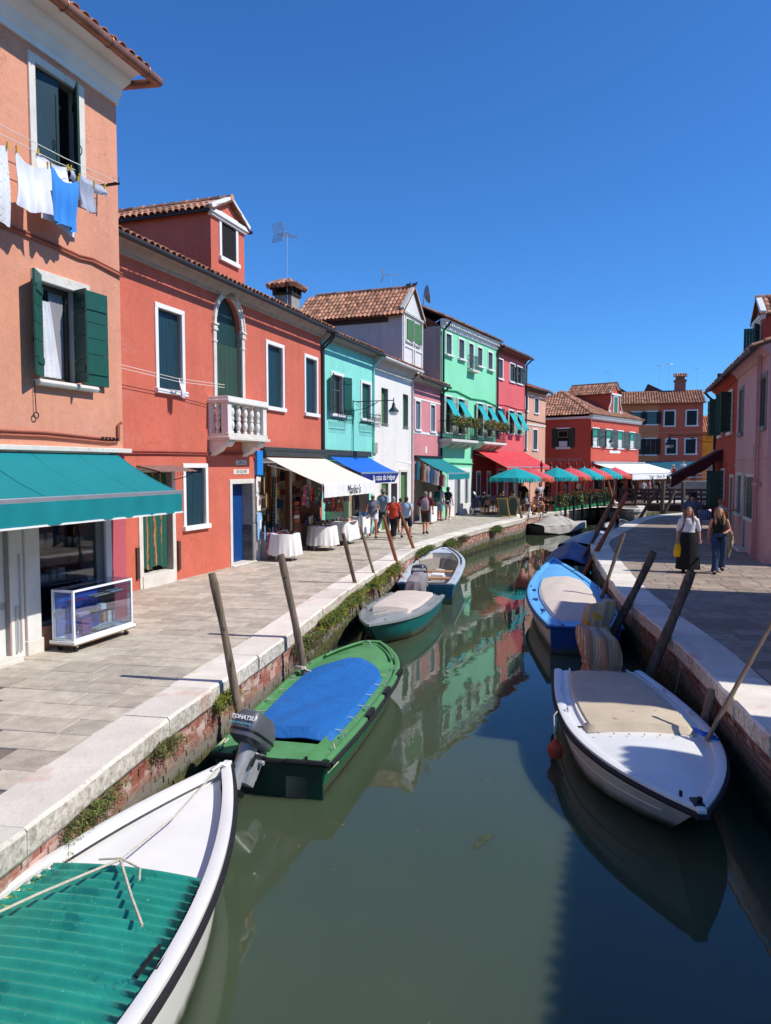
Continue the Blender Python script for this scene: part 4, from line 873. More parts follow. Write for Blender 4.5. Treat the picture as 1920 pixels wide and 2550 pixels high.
def cloth_table(x, y, r, h, lab, seed, rz=0, sq=False):
    o = thing('market_table', lab, 'table', (x, y, 0), rz, 'white clothed tables by the souvenir shop'); k = MB(); n = 112; rings = []
    for i in range(8):
        t = i / 7; ring = []
        for j in range(n):
            a = 2 * math.pi * j / n; rr_ = r * (1 + .03 + t * .14 + (.01 + .17 * t) * .5 * (abs(math.sin(7 * a + seed)) - .5) + .04 * t * math.sin(17 * a + seed * 2))
            if sq: c_, s_ = math.cos(a), math.sin(a); q = 1 / max(abs(c_), abs(s_)); rr_ *= min(q, 1.28)
            ring.append((rr_ * math.cos(a), rr_ * math.sin(a) * (.75 if sq else 1), h - t * h * .78 - .01 * math.sin(5 * a)))
        rings.append(ring)
    k.loft(rings, caps=False); k.add(rings[0], [tuple(range(n - 1, -1, -1))][:0] + [tuple(range(n))]); k.build('tablecloth', CLOTH, o)
    k = MB(); k.lathe([(r * .98, h - .03), (r * .98, h - .006)], 24); k.build('table_top', WOOD, o)
    for a in (45, 135, 225, 315): k = MB(); k.tube([(r * .7 * math.cos(R(a)), r * .7 * math.sin(R(a)), h - .03), (r * .8 * math.cos(R(a)), r * .8 * math.sin(R(a)), 0)], .016, 6); k.build('leg', ALU, o)
    return o
def tgoods(x, y, z, r, n, lab, grp, flat=False, cols=None):
    for i in range(n):
        a, d = rr.uniform(0, 6.28), r * math.sqrt(rr.random()); w = rr.uniform(.04, .10); h = rr.uniform(.015, .03) if flat else rr.uniform(.05, .16); o = thing('souvenir', lab, 'souvenir', (x + d * math.cos(a), y + d * math.sin(a), z), rr.uniform(0, 3), grp)
        k = MB(); k.box(-w, w, -w * .6, w * .6, .001, h); k.build('body', (cols or GOODS)[rr.randrange(len(cols or GOODS))], o, bevel=.006)
cloth_table(-2.95, 21.65, .42, .80, 'round white clothed table with sunglasses nearest the blue door', 1); tgoods(-2.95, 21.65, .805, .32, 14, 'pair of dark sunglasses on the nearest white table', 'sunglasses on the nearest table', True, [GOODS[9], GOODS[0]])
cloth_table(-2.08, 24.4, .46, .80, 'middle white clothed table with woven basket', 2.5); tgoods(-2.08, 24.4, .805, .36, 10, 'folded pink cloth on the middle white table', 'cloths on the middle table', True, [GOODS[3], GOODS[8], SCF[0]])
cloth_table(-1.55, 26.2, .55, .82, 'far white clothed table under the end of the cream awning', 4, R(70), True); tgoods(-1.6, 26.2, .825, .42, 18, 'colourful souvenir on the far white table', 'souvenirs on the far table')
cloth_table(-.95, 28.3, .36, .86, 'small white clothed table below the blue awning', 6, R(70), True); tgoods(-.95, 28.3, .865, .25, 6, 'dark box standing on the small table under the blue awning', 'boxes on the small table', False, [GOODS[9], GOODS[2]])
bk = thing('woven_basket', 'shallow woven basket on the middle white table', 'basket', (-2.25, 24.55, .806)); k = MB(); k.lathe([(.10, 0), (.2, .07), (.22, .11), (.19, .10), (.09, .02)], 14); k.build('bowl', mat('wicker', 'a07c50', .8, .3, 20, .5), bk)
rk = fthing(H2, 'postcard_rack', 'tall rack of postcards beside the souvenir shop counter', 'rack', 11.45, -.35, 0); k = MB(); k.tube([(0, 0, 0), (0, 0, 1.75)], .02, 6); k.box(-.2, .2, -.02, .02, 0, .03); k.build('pole', IRON, rk)
for i in range(9): B1('postcard_row', GOODS[(6, 3, 0, 4)[i % 4]], rk, (-.17, .17, -.08 - .004 * (i % 2), -.05, .42 + i * .14, .53 + i * .14))
for i in range(44):
    s_ = 9.85 + (i % 11) * .40 + rr.uniform(-.05, .05); z = 1.0 + (i // 11) * .42 + rr.uniform(-.05, .05); o = fthing(H2, 'wall_souvenir', 'small coloured souvenir pinned to the back wall of the souvenir shop', 'souvenir', s_, .52, z, 'souvenirs on the shop back wall'); w = rr.uniform(.12, .26); k = MB(); k.box(0, w, -.05, .035, 0, rr.uniform(.14, .32)); k.build('body', GOODS[rr.randrange(10)], o, bevel=.01)
for i in range(12):
    hang(H2, 'coloured scarf hanging in the front row under the cream awning', 11.0 + i * .26, 11.16 + i * .26, -.85, 2.18, rr.uniform(.45, .75), SCF[(i * 3) % 7], 90 + i, cat='scarf', name='hanging_scarf', group='front row of scarves under the cream awning', pegs=0, sagz=.01)
gt = fthing(H2, 'goods_stand', 'crowded stand of red glass ornaments behind the white tables', 'stand', 12.6, -.5, 0); B1('board', WOOD, gt, (0, 1.5, 0, .5, .8, .85)); B1('back', GOODS[4], gt, (0, 1.5, .47, .5, .85, 1.75))
for x in (.05, 1.4): B1('leg', WOOD, gt, (x, x + .05, .2, .25, 0, .8))
goods(H2, 34, 12.6, 14.05, -.45, -.1, .85, 'red and brown ornament on the stand under the cream awning', 'ornaments on the goods stand', .3)
# ================================================================== mint house
H3 = house('mint_house', 'mint green two storey house with wrought iron window boxes and a blue awning', 'mint')
walls(H3, 4.99, 7.45, 7, [(.87, 1.82, 4.68, 6.10), (3.70, 4.62, 4.68, 6.08), (.5, 4.5, 0, 2.8, .8)], MIN_, gable=1.27)
eaves(H3, 4.97, 7.5, 7, .42, 20, pm=GREYC, rows=3, nind=75, seed=31)
window(H3, .87, 1.82, 4.68, 6.10, shut='open', sm=SHUTG, a0=155, a1=165); window(H3, 3.70, 4.62, 4.68, 6.08, sm=SHUTG, deep=.12)
def windowbox(H, s0, s1, z, lab):
    o = fthing(H, 'iron_window_box', lab, 'window box', s0, 0, z, 'wrought iron window boxes on the mint house'); W = s1 - s0; k = MB(); r = .011
    for y, zz in ((-.34, 0), (-.34, .34), (-.03, 0)): k.tube([(0, y, zz), (W, y, zz)], r, 5)
    for x in (0, W): k.tube([(x, 0, 0), (x, -.34, 0), (x, -.36, .34), (x, -.28, .46)], r, 5); k.tube([(x, 0, .30), (x, -.2, .42), (x, -.36, .34)], r * .8, 5)
    n = int(W / .16)
    for i in range(n):
        cx = W * (i + .5) / n
        for sg in (1, -1): k.tube([(cx + sg * (.005 + .075 * (1 - t / 9)) * math.cos(t * .75), -.345, .17 + sg * .075 * (1 - t / 11) * math.sin(t * .75) + .02 * sg) for t in range(10)], r * .6, 5)
        k.tube([(cx, -.345, 0), (cx, -.345, .34)], r * .6, 5)
    k.build('basket', IRON, o); k = MB()
    for i in range(n): k.tube([(W * (i + .5) / n + .06 * math.cos(t), -.34 - .0 * t, -.09 + .06 * math.sin(t)) for t in [q * .7 for q in range(10)]], r * .6, 5, closed=False)
    k.build('scroll_border', IRON, o)
windowbox(H3, .62, 2.1, 4.50, 'near wrought iron window box under the open shuttered mint window'); windowbox(H3, 3.45, 4.9, 4.50, 'far wrought iron window box under the closed mint window')
LAMPG = mat('lamp_green', '1f3a34', .5, .1, metal=.2); LWH = mat('lamp_shade_white', 'd9dcd8', .4)
def wall_lamp(H, s, z, out, lab, h=.52, group='bracket street lamps'):
    o = fthing(H, 'street_lamp', lab, 'street lamp', s, 0, z, group); k = MB(); k.tube([(0, 0, -.35), (0, 0, .06)], .03, 8); k.tube([(0, 0, 0), (0, -out, 0)], .018, 8); k.tube([(0, -.02, -.34), (0, -out * .35, -.26), (0, -out * .6, -.06), (0, -out * .62, 0)], .014, 6)
    for c_, r_ in ((-out * .16, .13), (-out * .5, .08)):
        k.tube([(0, c_ + r_ * (1 - t / 14) * math.cos(t * .8), -.14 + r_ * (1 - t / 14) * math.sin(t * .8)) for t in range(12)], .010, 5)
    k.tube([(0, -out, .1), (0, -out, -.1)], .02, 8); k.build('bracket', LAMPG, o)
    k = MB(); k.lathe([(.03, -.08), (.06, -.14), (.07, -.24), (.10, -.28), (.20, -.40), (.20, -.43), (.09, -.40)], 14, (0, -out, 0)); k.build('lamp_head', LAMPG, o)
    k = MB(); k.lathe([(.17, -.40), (.19, -.44), (.16, -.52), (.08, -.56)], 14, (0, -out, 0)); k.build('lamp_shade', LWH, o); return o
wall_lamp(H3, 2.81, 5.26, 1.68, 'green bracket street lamp reaching out from the mint house')
cable(H3, [(2.81, -.03, 5.0), (2.81, -.03, 3.3)], .03, MIN_, 'conduit')
for s_ in (.06, 4.9): downpipe(H3, s_, -.06, 3.3, 7.2, MIN_ if s_ > 1 else GUTT, .04)
B1('awning_box', mat('dark_awning_box', '3d403c'), H3, (.02, 4.4, -.16, .02, 3.14, 3.36), bevel=.02)
BLUEC = mat('blue_canvas', '0b62c4', .75, .05, 3, .2, 18); A3 = awning(H3, 'shop_awning', 'blue canvas awning with white script lettering on the mint house', .45, 4.3, -.12, 3.10, -1.32, 2.52, .36, BLUEC, vm=mat('blue_valance', '1636a0', .75), slant=.18, trim=WHITE)
text_obj('lettering', 'la casa do Felper', .34, WHITE, A3, (2.2, -1.24, -.76), (R(82), 0, 0), .002, shear=.35, sx=1.05)
k = MB(); k.box(.52, 4.48, .75, .79, 0, 2.79); k.build('shop_back', mat('shop_back_board', '4a3d33'), H3); B1('green_stand', mat('pale_green_board', '8fc0a4', .7), H3, (.3, .36, -.9, .0, 0, 1.5))
hang(H3, 'dark blue shawl hanging under the blue awning', 1.2, 1.6, -.3, 2.0, 1.0, SCF[3], 71, name='hanging_scarf', cat='scarf', pegs=0, group='clothes under the blue awning'); hang(H3, 'dark leather bags hanging under the blue awning', 2.2, 2.7, -.3, 1.7, .6, GOODS[9], 72, name='hanging_bags', cat='bags', pegs=0, group='clothes under the blue awning')
# ================================================================== white house
WHR = stucco('white_render', 'efebe4', 'c9beb4', .72, .05, var=.08, streak=.16)
H4 = house('white_house', 'weathered white two storey house with green shutters between mint and pink houses', 'white')
walls(H4, 4.96, 7.3, 7, [(.92, 1.72, 4.58, 6.12, .25), (3.66, 4.4, 4.58, 6.10, .25), (.85, 1.7, 0, 2.1, .3), (3.3, 4.2, 0, 2.5, .3), (2.1, 2.9, .0, 2.0, .3)], WHR, gable=1.27)
eaves(H4, 4.95, 7.4, 7, .46, 20, pm=mat('pale_cornice', 'bdb9b2', .85, .12, streak=.2), gutter=mat('white_gutter', 'c9c5be', .5), rows=3, nind=75, seed=41, prof=[(0, -.62), (-.05, -.62), (-.06, -.5), (-.14, -.42), (-.2, -.24), (-.34, -.14), (-.4, -.08), (0, .0)])
LG = mat('faded_green_shutter', '4f7a4a', .6, .2, 6, .3, 25, stretch=(1, 1, .2))
window(H4, .92, 1.72, 4.58, 6.12, fw=.0, sm=LG, fm=WHR, deep=.21); window(H4, 3.66, 4.4, 4.58, 6.10, fw=.0, sm=LG, fm=WHR, deep=.21)
for a, b, c in ((.85, 1.7, 2.1), (3.3, 4.2, 2.5)):
    k = leaf(b - a - .02, c - .02, False, 5); k.build('door', LG, H4, loc=(a + .01, .12, 0)); k = MB(); k.box(a - .12, a, -.03, .02, 0, c); k.box(b, b + .12, -.03, .02, 0, c); k.box(a - .12, b + .12, -.033, .02, c, c + .13); k.build('door_frame', STONE, H4, bevel=.008)
k = MB(); k.prism([(2.75, 3.0), (4.9, 3.0), (4.9, 2.85)], -.012, .01); k.build('render_patch', WHITE, H4)
downpipe(H4, 4.9, -.06, 0, 7.1, mat('white_pipe', 'c5c0bb', .5), .05); B1('meter_box', mat('meter_olive', 'a5a285', .6), H4, (-.05, .25, -.1, .01, 3.3, 3.75), bevel=.01)
# attic across the white and pink houses
ATT = stucco('attic_render', 'd6c8c0', '9a8e8c', .68, .0, streak=.3); ATF = stucco('attic_front', 'e2dfda', 'b8b4ae', .70, .0)
d = dormer(H4, 4.35, 7.35, .3, 5.6, 7.2, 10.05, 11.35, ATT, nind=290, seed=17, over=.35, trim=mat('pale_cornice', 'bdb9b2'))
k = MB(); k.box(4.345, 7.355, .27, .31, 7.4, 9.94); k.prism([(4.36, 10.08), (7.34, 10.08), (5.85, 11.3)], .27, .31); k.build('front', ATF, d)
for a, b in ((4.85, 5.6), (6.05, 6.8)):
    B1('window_opening', DARK, d, (a, b, .255, .272, 8.75, 9.75)); w = window(d, a, b, 8.75, 9.75, fw=.09, sm=LG, fm=ATF, shut='open', single=0, a0=8, pane=False, pr=.02); w.location.y = .255
k = MB()
for a in (4.42, 5.72, 6.02, 7.18): k.box(a, a + .12, .22, .28, 7.5, 9.85)
k.box(4.42, 7.3, .225, .28, 8.42, 8.52); k.box(4.42, 7.3, .225, .28, 7.5, 7.6); k.build('panel_frame', ATF, d); B1('timber', mat('old_timber', '4a3a34', .9), d, (4.31, 4.36, 1.0, 5.8, 9.55, 9.78))
for i in range(2):
    o = fthing(H4, 'pigeon', ['left', 'right'][i] + ' of two dark pigeons on the attic roof ridge', 'pigeon', 5.85, .2 + i * .32, 11.45, 'pigeons on the attic ridge'); k = MB(); k.tube([(0, -.13, .10), (0, -.08, .12), (0, .02, .12), (0, .12, .07), (0, .22, .02)], [.02, .06, .065, .04, .012], 8); k.ball((0, -.12, .2), (.03, .035, .035), 8, 6); k.tube([(0, -.1, .12), (0, -.12, .2)], [.045, .026], 8); k.tube([(0, -.15, .2), (0, -.18, .19)], [.01, .003], 5)
    for x in (-.02, .02): k.tube([(x, 0, .08), (x, 0, .0)], .006, 5)
    k.build('body', mat('pigeon_grey', '3c3e46', .7, .3, 20), o)
# ================================================================== pink house
PNK = stucco('pink_render', 'dc8e90', 'e8bcba', .74, .03, streak=.12)
H5 = house('pink_house', 'narrow pink two storey house with a teal clothes shop awning', 'pink')
walls(H5, 4.49, 7.0, 7, [(.42, 1.12, 4.56, 5.92), (2.72, 3.44, 4.56, 5.90), (.35, 4.2, 0, 2.9, .9)], PNK, gable=1.27)
eaves(H5, 4.49, 7.1, 7, .46, 20, pm=mat('pale_cornice', 'bdb9b2'), gutter=GUTT, rows=3, nind=70, seed=51)
GSH = mat('grey_blue_shutter', '6d7580', .6, .15)
for a, b in ((.42, 1.12), (2.72, 3.44)): window(H5, a, b, 4.56, 5.92 if a < 1 else 5.90, sm=GSH, deep=.08, fw=.09)
k = MB(); k.box(0, 4.49, -.02, .01, 4.36, 4.47); k.box(0, 4.49, -.02, .01, 6.02, 6.10); k.build('string_course', WHITE, H5); downpipe(H5, 4.42, -.07, 0, 6.9, GUTT, .055)
B1('number_plate', WHITE, H5, (1.9, 2.15, -.02, 0, 3.42, 3.75)); B1('awning_box', BLACK, H5, (.3, 4.45, -.14, .02, 3.14, 3.3), bevel=.02)
A4 = awning(H5, 'shop_awning', 'teal canvas awning with scalloped edge over the clothes shop', .65, 4.4, -.1, 3.16, -1.58, 2.42, .30, TEAL, scallop=.07)
k = MB(); k.box(.37, 4.18, .84, .88, 0, 2.89); k.build('shop_back', mat('shop_back_light', '8c857c', .8), H5)
CL = [mat('cloth_%d' % i, c, .9, .15) for i, c in enumerate(('4fc3d4', '9a5a44', 'cfc8bc', 'd8d6d2', '3a78c0', 'bfb8b0', 'd9d2cc', '7a3040', 'e6dcd8', 'a8a49c'))]
for i in range(9): tee(H5, .50 + .05 * (i % 2), -.10 - i * .165, 3.02 - .083 * i, .44, .9 - .04 * i, CL[i], ['turquoise', 'rust', 'beige', 'pale grey', 'bright blue', 'taupe', 'off white', 'maroon', 'cream'][i] + ' garment hanging under the teal clothes shop awning', 'garment', 'hanging_garment', 'garments under the teal awning', rz=1.0)
tee(H5, .1, -.9, 1.55, .5, .75, CL[8], 'cream lace blouse on display at the clothes shop corner', 'blouse', 'hanging_blouse', 'garments under the teal awning', rz=.6)
o = fthing(H5, 'clothes_stall', 'white covered stall table below the cream blouse', 'table', -.05, -1.0, 0); B1('cloth', CLOTH, o, (0, .9, 0, .6, .1, .82), bevel=.02); B1('leg', WOOD, o, (.05, .1, .05, .1, 0, .1)); B1('leg', WOOD, o, (.8, .85, .5, .55, 0, .1))
# ================================================================== tall green house
GRN = stucco('green_render', '90e4b6', 'b8eed4', .80, .02, var=.07, streak=.08)
H6 = house('green_house', 'tall bright green three storey house with two flowered balconies', 'green')
up = [(.62, 1.36, 8.80, 9.90), (2.42, 3.2, 8.80, 9.88), (3.93, 4.65, 8.45, 9.86), (5.34, 6.1, 8.74, 9.83), (7.12, 7.9, 8.74, 9.80)]; lo = [(.55, 1.4, 4.6, 6.55), (2.3, 3.15, 4.6, 6.55), (5.3, 6.15, 4.6, 6.52), (7.0, 7.8, 4.6, 6.50)]
walls(H6, 8.75, 10.2, 8, up + lo + [(1.9, 2.7, 0, 2.3, .3), (3.4, 4.0, .6, 2.4, .2)], GRN, gable=0)
k = MB(); k.prism([(.05, .0), (-.06, 0), (-.1, .12), (-.1, .30), (-.3, .38), (-.3, .44), (.05, .44)], 0, 8.78, lambda p, q, t: (t, p, 10.12 + q)); n = 34
for i in range(n): k.box(.1 + i * 8.6 / n, .1 + i * 8.6 / n + .13, -.26, -.08, 10.32, 10.49)
k.build('cornice', WHITE, H6); roof_plane(H6, (-.1, -.4, 10.60), (1, 0, 0), (0, .9, .42), 8.95, 4.6, 0, None, seed=61, coarse=True)
k = MB(); k.add([(-.1, 8.4, 10.5), (8.85, 8.4, 10.5), (8.85, 3.8, 12.5), (-.1, 3.8, 12.5)], [(0, 1, 2, 3)]); k.add([(0, 0, 10.2), (0, 8, 10.2), (0, 3.8, 12.45)], [(0, 1, 2)]); k.add([(8.75, 0, 10.2), (8.75, 8, 10.2), (8.75, 3.8, 12.45)], [(0, 1, 2)]); k.build('roof_back', TILEU, H6)
DG = mat('dark_grey_green_shutter', '38484a', .6, .15)
for w in up: window(H6, *w, sm=DG, fw=.09, deep=.07, sill=.14 if w[2] > 8.5 else .05)
LV = mat('pale_green_louvre', '9db09c', .6, .1)
for w in lo: window(H6, *w, sm=LV, fw=.07, shut='open', a0=172, a1=172)
def railing(H, name, lab, s0, s1, y, z, h, m, group=None, slab=True, part=None):
    W = s1 - s0; e = part or fthing(H, name, lab, 'balcony', s0, 0, z, group)
    if slab:
        k = MB(); k.box(0, W, -y, 0, -.14, 0); k.box(.06, W - .06, -y + .06, 0, -.2, -.14); k.build('slab', STONE, e, bevel=.01)
        for i in range(4): x = .15 + (W - .5) * i / 3; k = MB(); k.prism([(0, -.2), (-y * .7, -.2), (-y * .66, -.3), (-y * .3, -.42), (0, -.5)], x, x + .2, lambda p, q, t: (t, p, q)); k.build('corbel', STONE, e)
    k = MB(); k.tube([(.03, 0, h), (.03, -y + .04, h), (W - .03, -y + .04, h), (W - .03, 0, h)], .022, 6); k.tube([(.03, 0, .06), (.03, -y + .04, .06), (W - .03, -y + .04, .06), (W - .03, 0, .06)], .015, 6); k.tube([(.03, -y + .04, .22), (W - .03, -y + .04, .22)], .012, 6); k.build('rail', m, e)
    n = int(W / .12); k = MB()
    for i in range(n + 1): x = .03 + (W - .06) * i / n; k.tube([(x, -y + .04, .0), (x, -y + .04, h)], .010, 5)
    for q in range(1, 5):
        for x in (.03, W - .03): k.tube([(x, -(y - .04) * q / 5, 0), (x, -(y - .04) * q / 5, h)], .010, 5)
    k.build('bars', m, e); return e
def leaves(k, c, r, n, size, rnd, flat=.7, up=.3, asp=.45):
    for _ in range(n):
        while True:
            p = Vector((rnd.uniform(-1, 1), rnd.uniform(-1, 1), rnd.uniform(-1, 1)))
            if .25 < p.length < 1: break
        q = Vector((c[0] + p.x * r[0], c[1] + p.y * r[1], c[2] + p.z * r[2])); nn = Vector((rnd.gauss(0, 1), rnd.gauss(0, 1), rnd.gauss(0, 1) + up)).normalized(); t = nn.orthogonal().normalized(); t.rotate(Matrix.Rotation(rnd.uniform(0, 6.28), 3, nn)); b_ = nn.cross(t); s_ = size * rnd.uniform(.6, 1.4); k.rv = rnd.random() ** 1.2
        k.add([q - t * s_, q + b_ * s_ * asp + nn * s_ * .15, q + t * s_, q - b_ * s_ * asp + nn * s_ * .15], [(0, 1, 2), (0, 2, 3)])
    k.rv = None
LEAF1 = leafmat('balcony_leaves', '2f4a1c', '7f9440'); LEAF2 = leafmat('balcony_flowers', 'a8582c', 'c08a3c')
for i, (a, b) in enumerate(((-.35, 3.55), (4.5, 8.45))):
    lab = ['near', 'far'][i] + ' stone balcony with black iron railing on the green house'; bl = railing(H6, 'balcony', lab, a, b, .8, 4.22, .95, IRON, 'balconies of the green house')
    o = fthing(H6, 'balcony_plants', ['near', 'far'][i] + ' row of orange green plants along the balcony rail of the green house', 'plants', a, -.85, 5.0, 'balcony flower rows'); rnd = random.Random(80 + i); k = MB()
    for q in range(26): leaves(k, (.1 + (b - a - .2) * q / 25, rnd.uniform(-.08, .1), .14 + rnd.uniform(-.08, .16)), (.19, .20, .26), 70, .055, rnd)
    k.build('foliage', LEAF1, o); k = MB()
    for q in range(26): leaves(k, (.1 + (b - a - .2) * q / 25, rnd.uniform(-.12, .05), .2 + rnd.uniform(-.1, .18)), (.18, .20, .22), 24, .04, rnd)
    k.build('blossom', LEAF2, o); B1('trough', mat('dark_trough', '3a3028', .8), o, (0, b - a, -.08, .10, -.08, .04))
railing(H6, 'balcony', '', 3.75, 4.85, .3, 8.34, .8, mat('grey_iron', '6f7678', .5), part=(lambda q: q)(MB().box(3.72, 4.88, -.36, 0, 8.22, 8.34).build('small_balcony', STONE, H6)), slab=False).location = (0, 0, 0)
for c_ in [c for c in H6.children if c.name.startswith('small_balcony')]:
    for g_ in c_.children: g_.location = (3.75, 0, 8.34)
B1('grey_side_wall', stucco('grey_side_render', 'c0b2ac', '9a8e8c', .7, 0, streak=.25), H6, (-.03, .0, .02, 8, 5, 10.2))
AW2 = mat('teal_blind', '0fa3a6', .75, .05)
def blind(H, s0, s1, z, lab):
    o = fthing(H, 'window_awning', lab, 'awning', s0, -.05, z, 'teal window awnings'); W = s1 - s0; k = MB(); P = [[(W * j / 4, -.55 * i / 4, -.95 * i / 4) for j in range(5)] for i in range(5)]; k.sheet(P, .01); k.build('canvas', AW2, o); B1('valance', AW2, o, (0, W, -.562, -.55, -1.15, -.95)); k = MB(); k.tube([(0, -.555, -.95), (W, -.555, -.95)], .012, 6)
    for x in (0.01, W - .01): k.tube([(x, 0, -.75), (x, -.55, -.95)], .010, 5)
    k.build('frame', ALU, o)
for i, w in enumerate(lo): blind(H6, w[0] - .02, w[1] + .02, 6.40, ['first', 'second', 'third', 'fourth'][i] + ' teal window awning from the left on the green house')
cable(H6, [(0, -.04, 6.85), (2, -.04, 6.95), (4.2, -.04, 6.72), (6.5, -.04, 6.78), (8.7, -.04, 6.60)], .05, mat('green_cable', '4fae78', .7)); cable(H6, [(0, -.04, 2.98), (4.6, -.04, 2.92)], .04, mat('green_cable', '4fae78')); downpipe(H6, .1, -.1, 5.5, 10.3, GUTT, .06); downpipe(H6, 8.7, -.1, 4.5, 10.3, GUTT, .06)
k = MB(); k.box(.9, 4.3, -.05, .02, 2.42, 2.68); k.box(.9, 1.85, -.045, .02, 0, 2.42); k.box(2.72, 3.3, -.045, .02, 0, 2.42); k.box(4.02, 4.3, -.045, .02, .6, 2.42); k.box(2.72, 4.5, -.055, .02, 0, .62); k.build('shop_surround', WHITE, H6, bevel=.01); B1('door', mat('grey_door', '9a9aa0', .5), H6, (1.9, 2.7, .12, .18, 0, 2.3))
B1('pane', PANE, H6, (3.42, 3.98, .1, .12, .62, 2.38)); k = MB(); k.box(3.4, 3.5, -.02, .1, .6, 2.4); k.box(3.9, 4.0, -.02, .1, .6, 2.4); k.build('sash', WHITE, H6)
av = H6.matrix_basis @ Vector((1.5, 3.8, 12.4)); aerial(av, 'white television aerial on the green house ridge', 1.3, 7, .2)
o = thing('satellite_dish', 'grey satellite dish at the near roof corner of the green house', 'satellite dish', H6.matrix_basis @ Vector((.3, 1.2, 11.1)), .6); k = MB(); k.tube([(0, 0, 0), (0, 0, .9)], .03, 6); k.build('mast', ALU, o); k = MB(); k.lathe([(.02, 0), (.2, .03), (.38, .12), (.5, .24), (.48, .25), (.36, .14), (.02, .02)], 18, caps=False); q = k.build('dish', mat('dish_grey', '8d949a', .4), o, loc=(.05, 0, .9), rot=(R(80), 0, R(60)))
# ================================================================== tall red house with the restaurant
TRD = stucco('tall_red_render', 'e0696a', 'e8a8a8', .82, .02, var=.06, streak=.08)
H7 = house('tall_red_house', 'tall coral red three storey house above the red restaurant awning', 'tall')
up = [(.15, 1.12, 8.42, 9.62), (2.58, 3.58, 8.46, 9.62), (4.05, 5.2, 8.46, 9.6)]; lo = [(.1, .9, 4.95, 6.5), (2.4, 3.4, 4.95, 6.5), (4.1, 5.05, 4.98, 6.5)]
walls(H7, 6.0, 10.2, 8, up + lo + [(.4, 1.6, 0, 2.5, .25), (2.4, 3.6, 0, 2.5, .25), (4.4, 5.5, 0, 2.5, .25)], TRD)
k = MB(); k.prism([(.05, 0), (-.05, 0), (-.08, .2), (-.34, .3), (-.34, .36), (.05, .36)], 0, 6.1, lambda p, q, t: (t, p, 9.98 + q))
for r_ in range(2):
    for i in range(26): k.box(.05 + i * .23, .05 + i * .23 + .12, -.12 - .08 * r_, -.04, 10.0 + r_ * .13, 10.1 + r_ * .13)
k.build('cornice', mat('brick_cornice', '9a5a4c', .8, .2), H7); roof_plane(H7, (-.05, -.45, 10.36), (1, 0, 0), (0, .92, .39), 6.4, 4.6, 0, None, seed=71, coarse=True); k = MB(); k.tube([(-.05, -.5, 10.3), (6.3, -.5, 10.27)], .06, 8); k.build('gutter', GUTT, H7); downpipe(H7, 5.98, -.1, 3.9, 10.2, GUTT, .06)
for w in up[:2]: window(H7, *w, sm=DG, fw=.10, deep=.07)
window(H7, *up[2], sm=DG, fw=.08, shut='open', a0=170, a1=170)
for i, w in enumerate(lo):
    window(H7, *w, sm=LV if i else DG, fw=.07, shut='open', a0=172, a1=172); blind(H7, w[0], w[1], 6.35, ['left', 'middle', 'right'][i] + ' teal window awning on the tall red house')
cable(H7, [(0, -.04, 6.72), (1.5, -.04, 6.8), (4.5, -.04, 6.7), (6, -.04, 6.8)], .03, TRD); RCV = mat('red_canvas', 'cc3c44', .75, .06, 2, .15); YEL = mat('yellow_trim', 'd8a040', .7)
A5 = awning(H7, 'restaurant_awning', 'long red canvas awning with thin yellow stripes over the restaurant', -4.0, 5.75, -.1, 3.76, -2.05, 2.72, .12, RCV, group=None, stripes=([.05, 1.6, 3.2, 4.8, 6.4, 8.0, 9.7], .02, YEL), trim=YEL)
for s_ in (.4, 2.4, 4.4):
    k = MB(); k.box(s_ - .1, s_, -.03, .02, 0, 2.5); k.box(s_ + 1.2, s_ + 1.3, -.03, .02, 0, 2.5); k.box(s_ - .1, s_ + 1.3, -.033, .02, 2.5, 2.62); k.build('door_frame', WHITE, H7); B1('pane', PANE, H7, (s_ + .05, s_ + 1.1, .1, .12, .3, 2.45))
k = MB(); k.box(4.6, 8.72, -.03, .01, .9, 3.7); k.build('lower_red_wall', stucco('dark_red_render', '8c2c30', 'a05050', .8, .02), H6); k = MB(); k.box(4.6, 8.72, -.035, .01, -.1, .9); k.build('lower_grey_wall', mat('grey_plinth', '7a7680', .8), H6)
for a, b in ((5.2, 5.9), (7.0, 7.7)): k = MB(); k.box(a, b, -.06, .0, .9, 2.5); w = k.build('window_frame', WHITE, H6); B1('pane', PANE, w, (a + .1, b - .1, -.07, -.055, 1.0, 2.4))
# ================================================================== pale back house, scroll dormer house, orange houses, yellow house
BKR = stucco('apricot_render', 'e0aa90', 'e8c8b4', .78, .02)
H8 = house('apricot_house', 'pale apricot house set back behind the tall red house', 'back')
ws = [(-.0, .5, 6.72, 7.8), (1.86, 2.66, 6.68, 7.72), (.0, .35, 4.0, 5.48), (1.62, 2.48, 4.0, 5.44)]
walls(H8, 4.2, 8.4, 7, ws, BKR, gable=1.2); eaves(H8, 4.3, 8.45, 7, .4, 20, pm=mat('brown_eave', '7a5a48', .8), rows=None, nind=0, seed=81, coarse=True)
for w in ws: window(H8, *w, sm=DG, fw=.09, deep=.07)
k = MB(); k.box(0, 4.2, -.04, .01, 5.72, 5.86); k.build('string_course', STONE, H8); cable(H8, [(0, -.04, 6.1), (4.2, -.05, 6.0)], .025)
SCR = stucco('brick_red_render', 'cc5a48', 'd89484', .80, .02, var=.08)
H9 = house('scroll_dormer_house', 'brick red corner house with a scroll sided dormer and white window frames', 'scroll')
ws = [(.45, 1.65, 4.32, 5.72), (3.05, 4.3, 4.28, 5.70), (5.45, 6.7, 4.26, 5.68), (8.15, 9.4, 4.26, 5.66), (1, 2.4, 0, 2.5, .3), (3.2, 4.8, 0, 2.5, .3), (5.6, 7.2, 0, 2.5, .3), (8, 9.4, 0, 2.5, .3)]
walls(H9, 10.3, 6.5, 9, ws, SCR, gable=0)
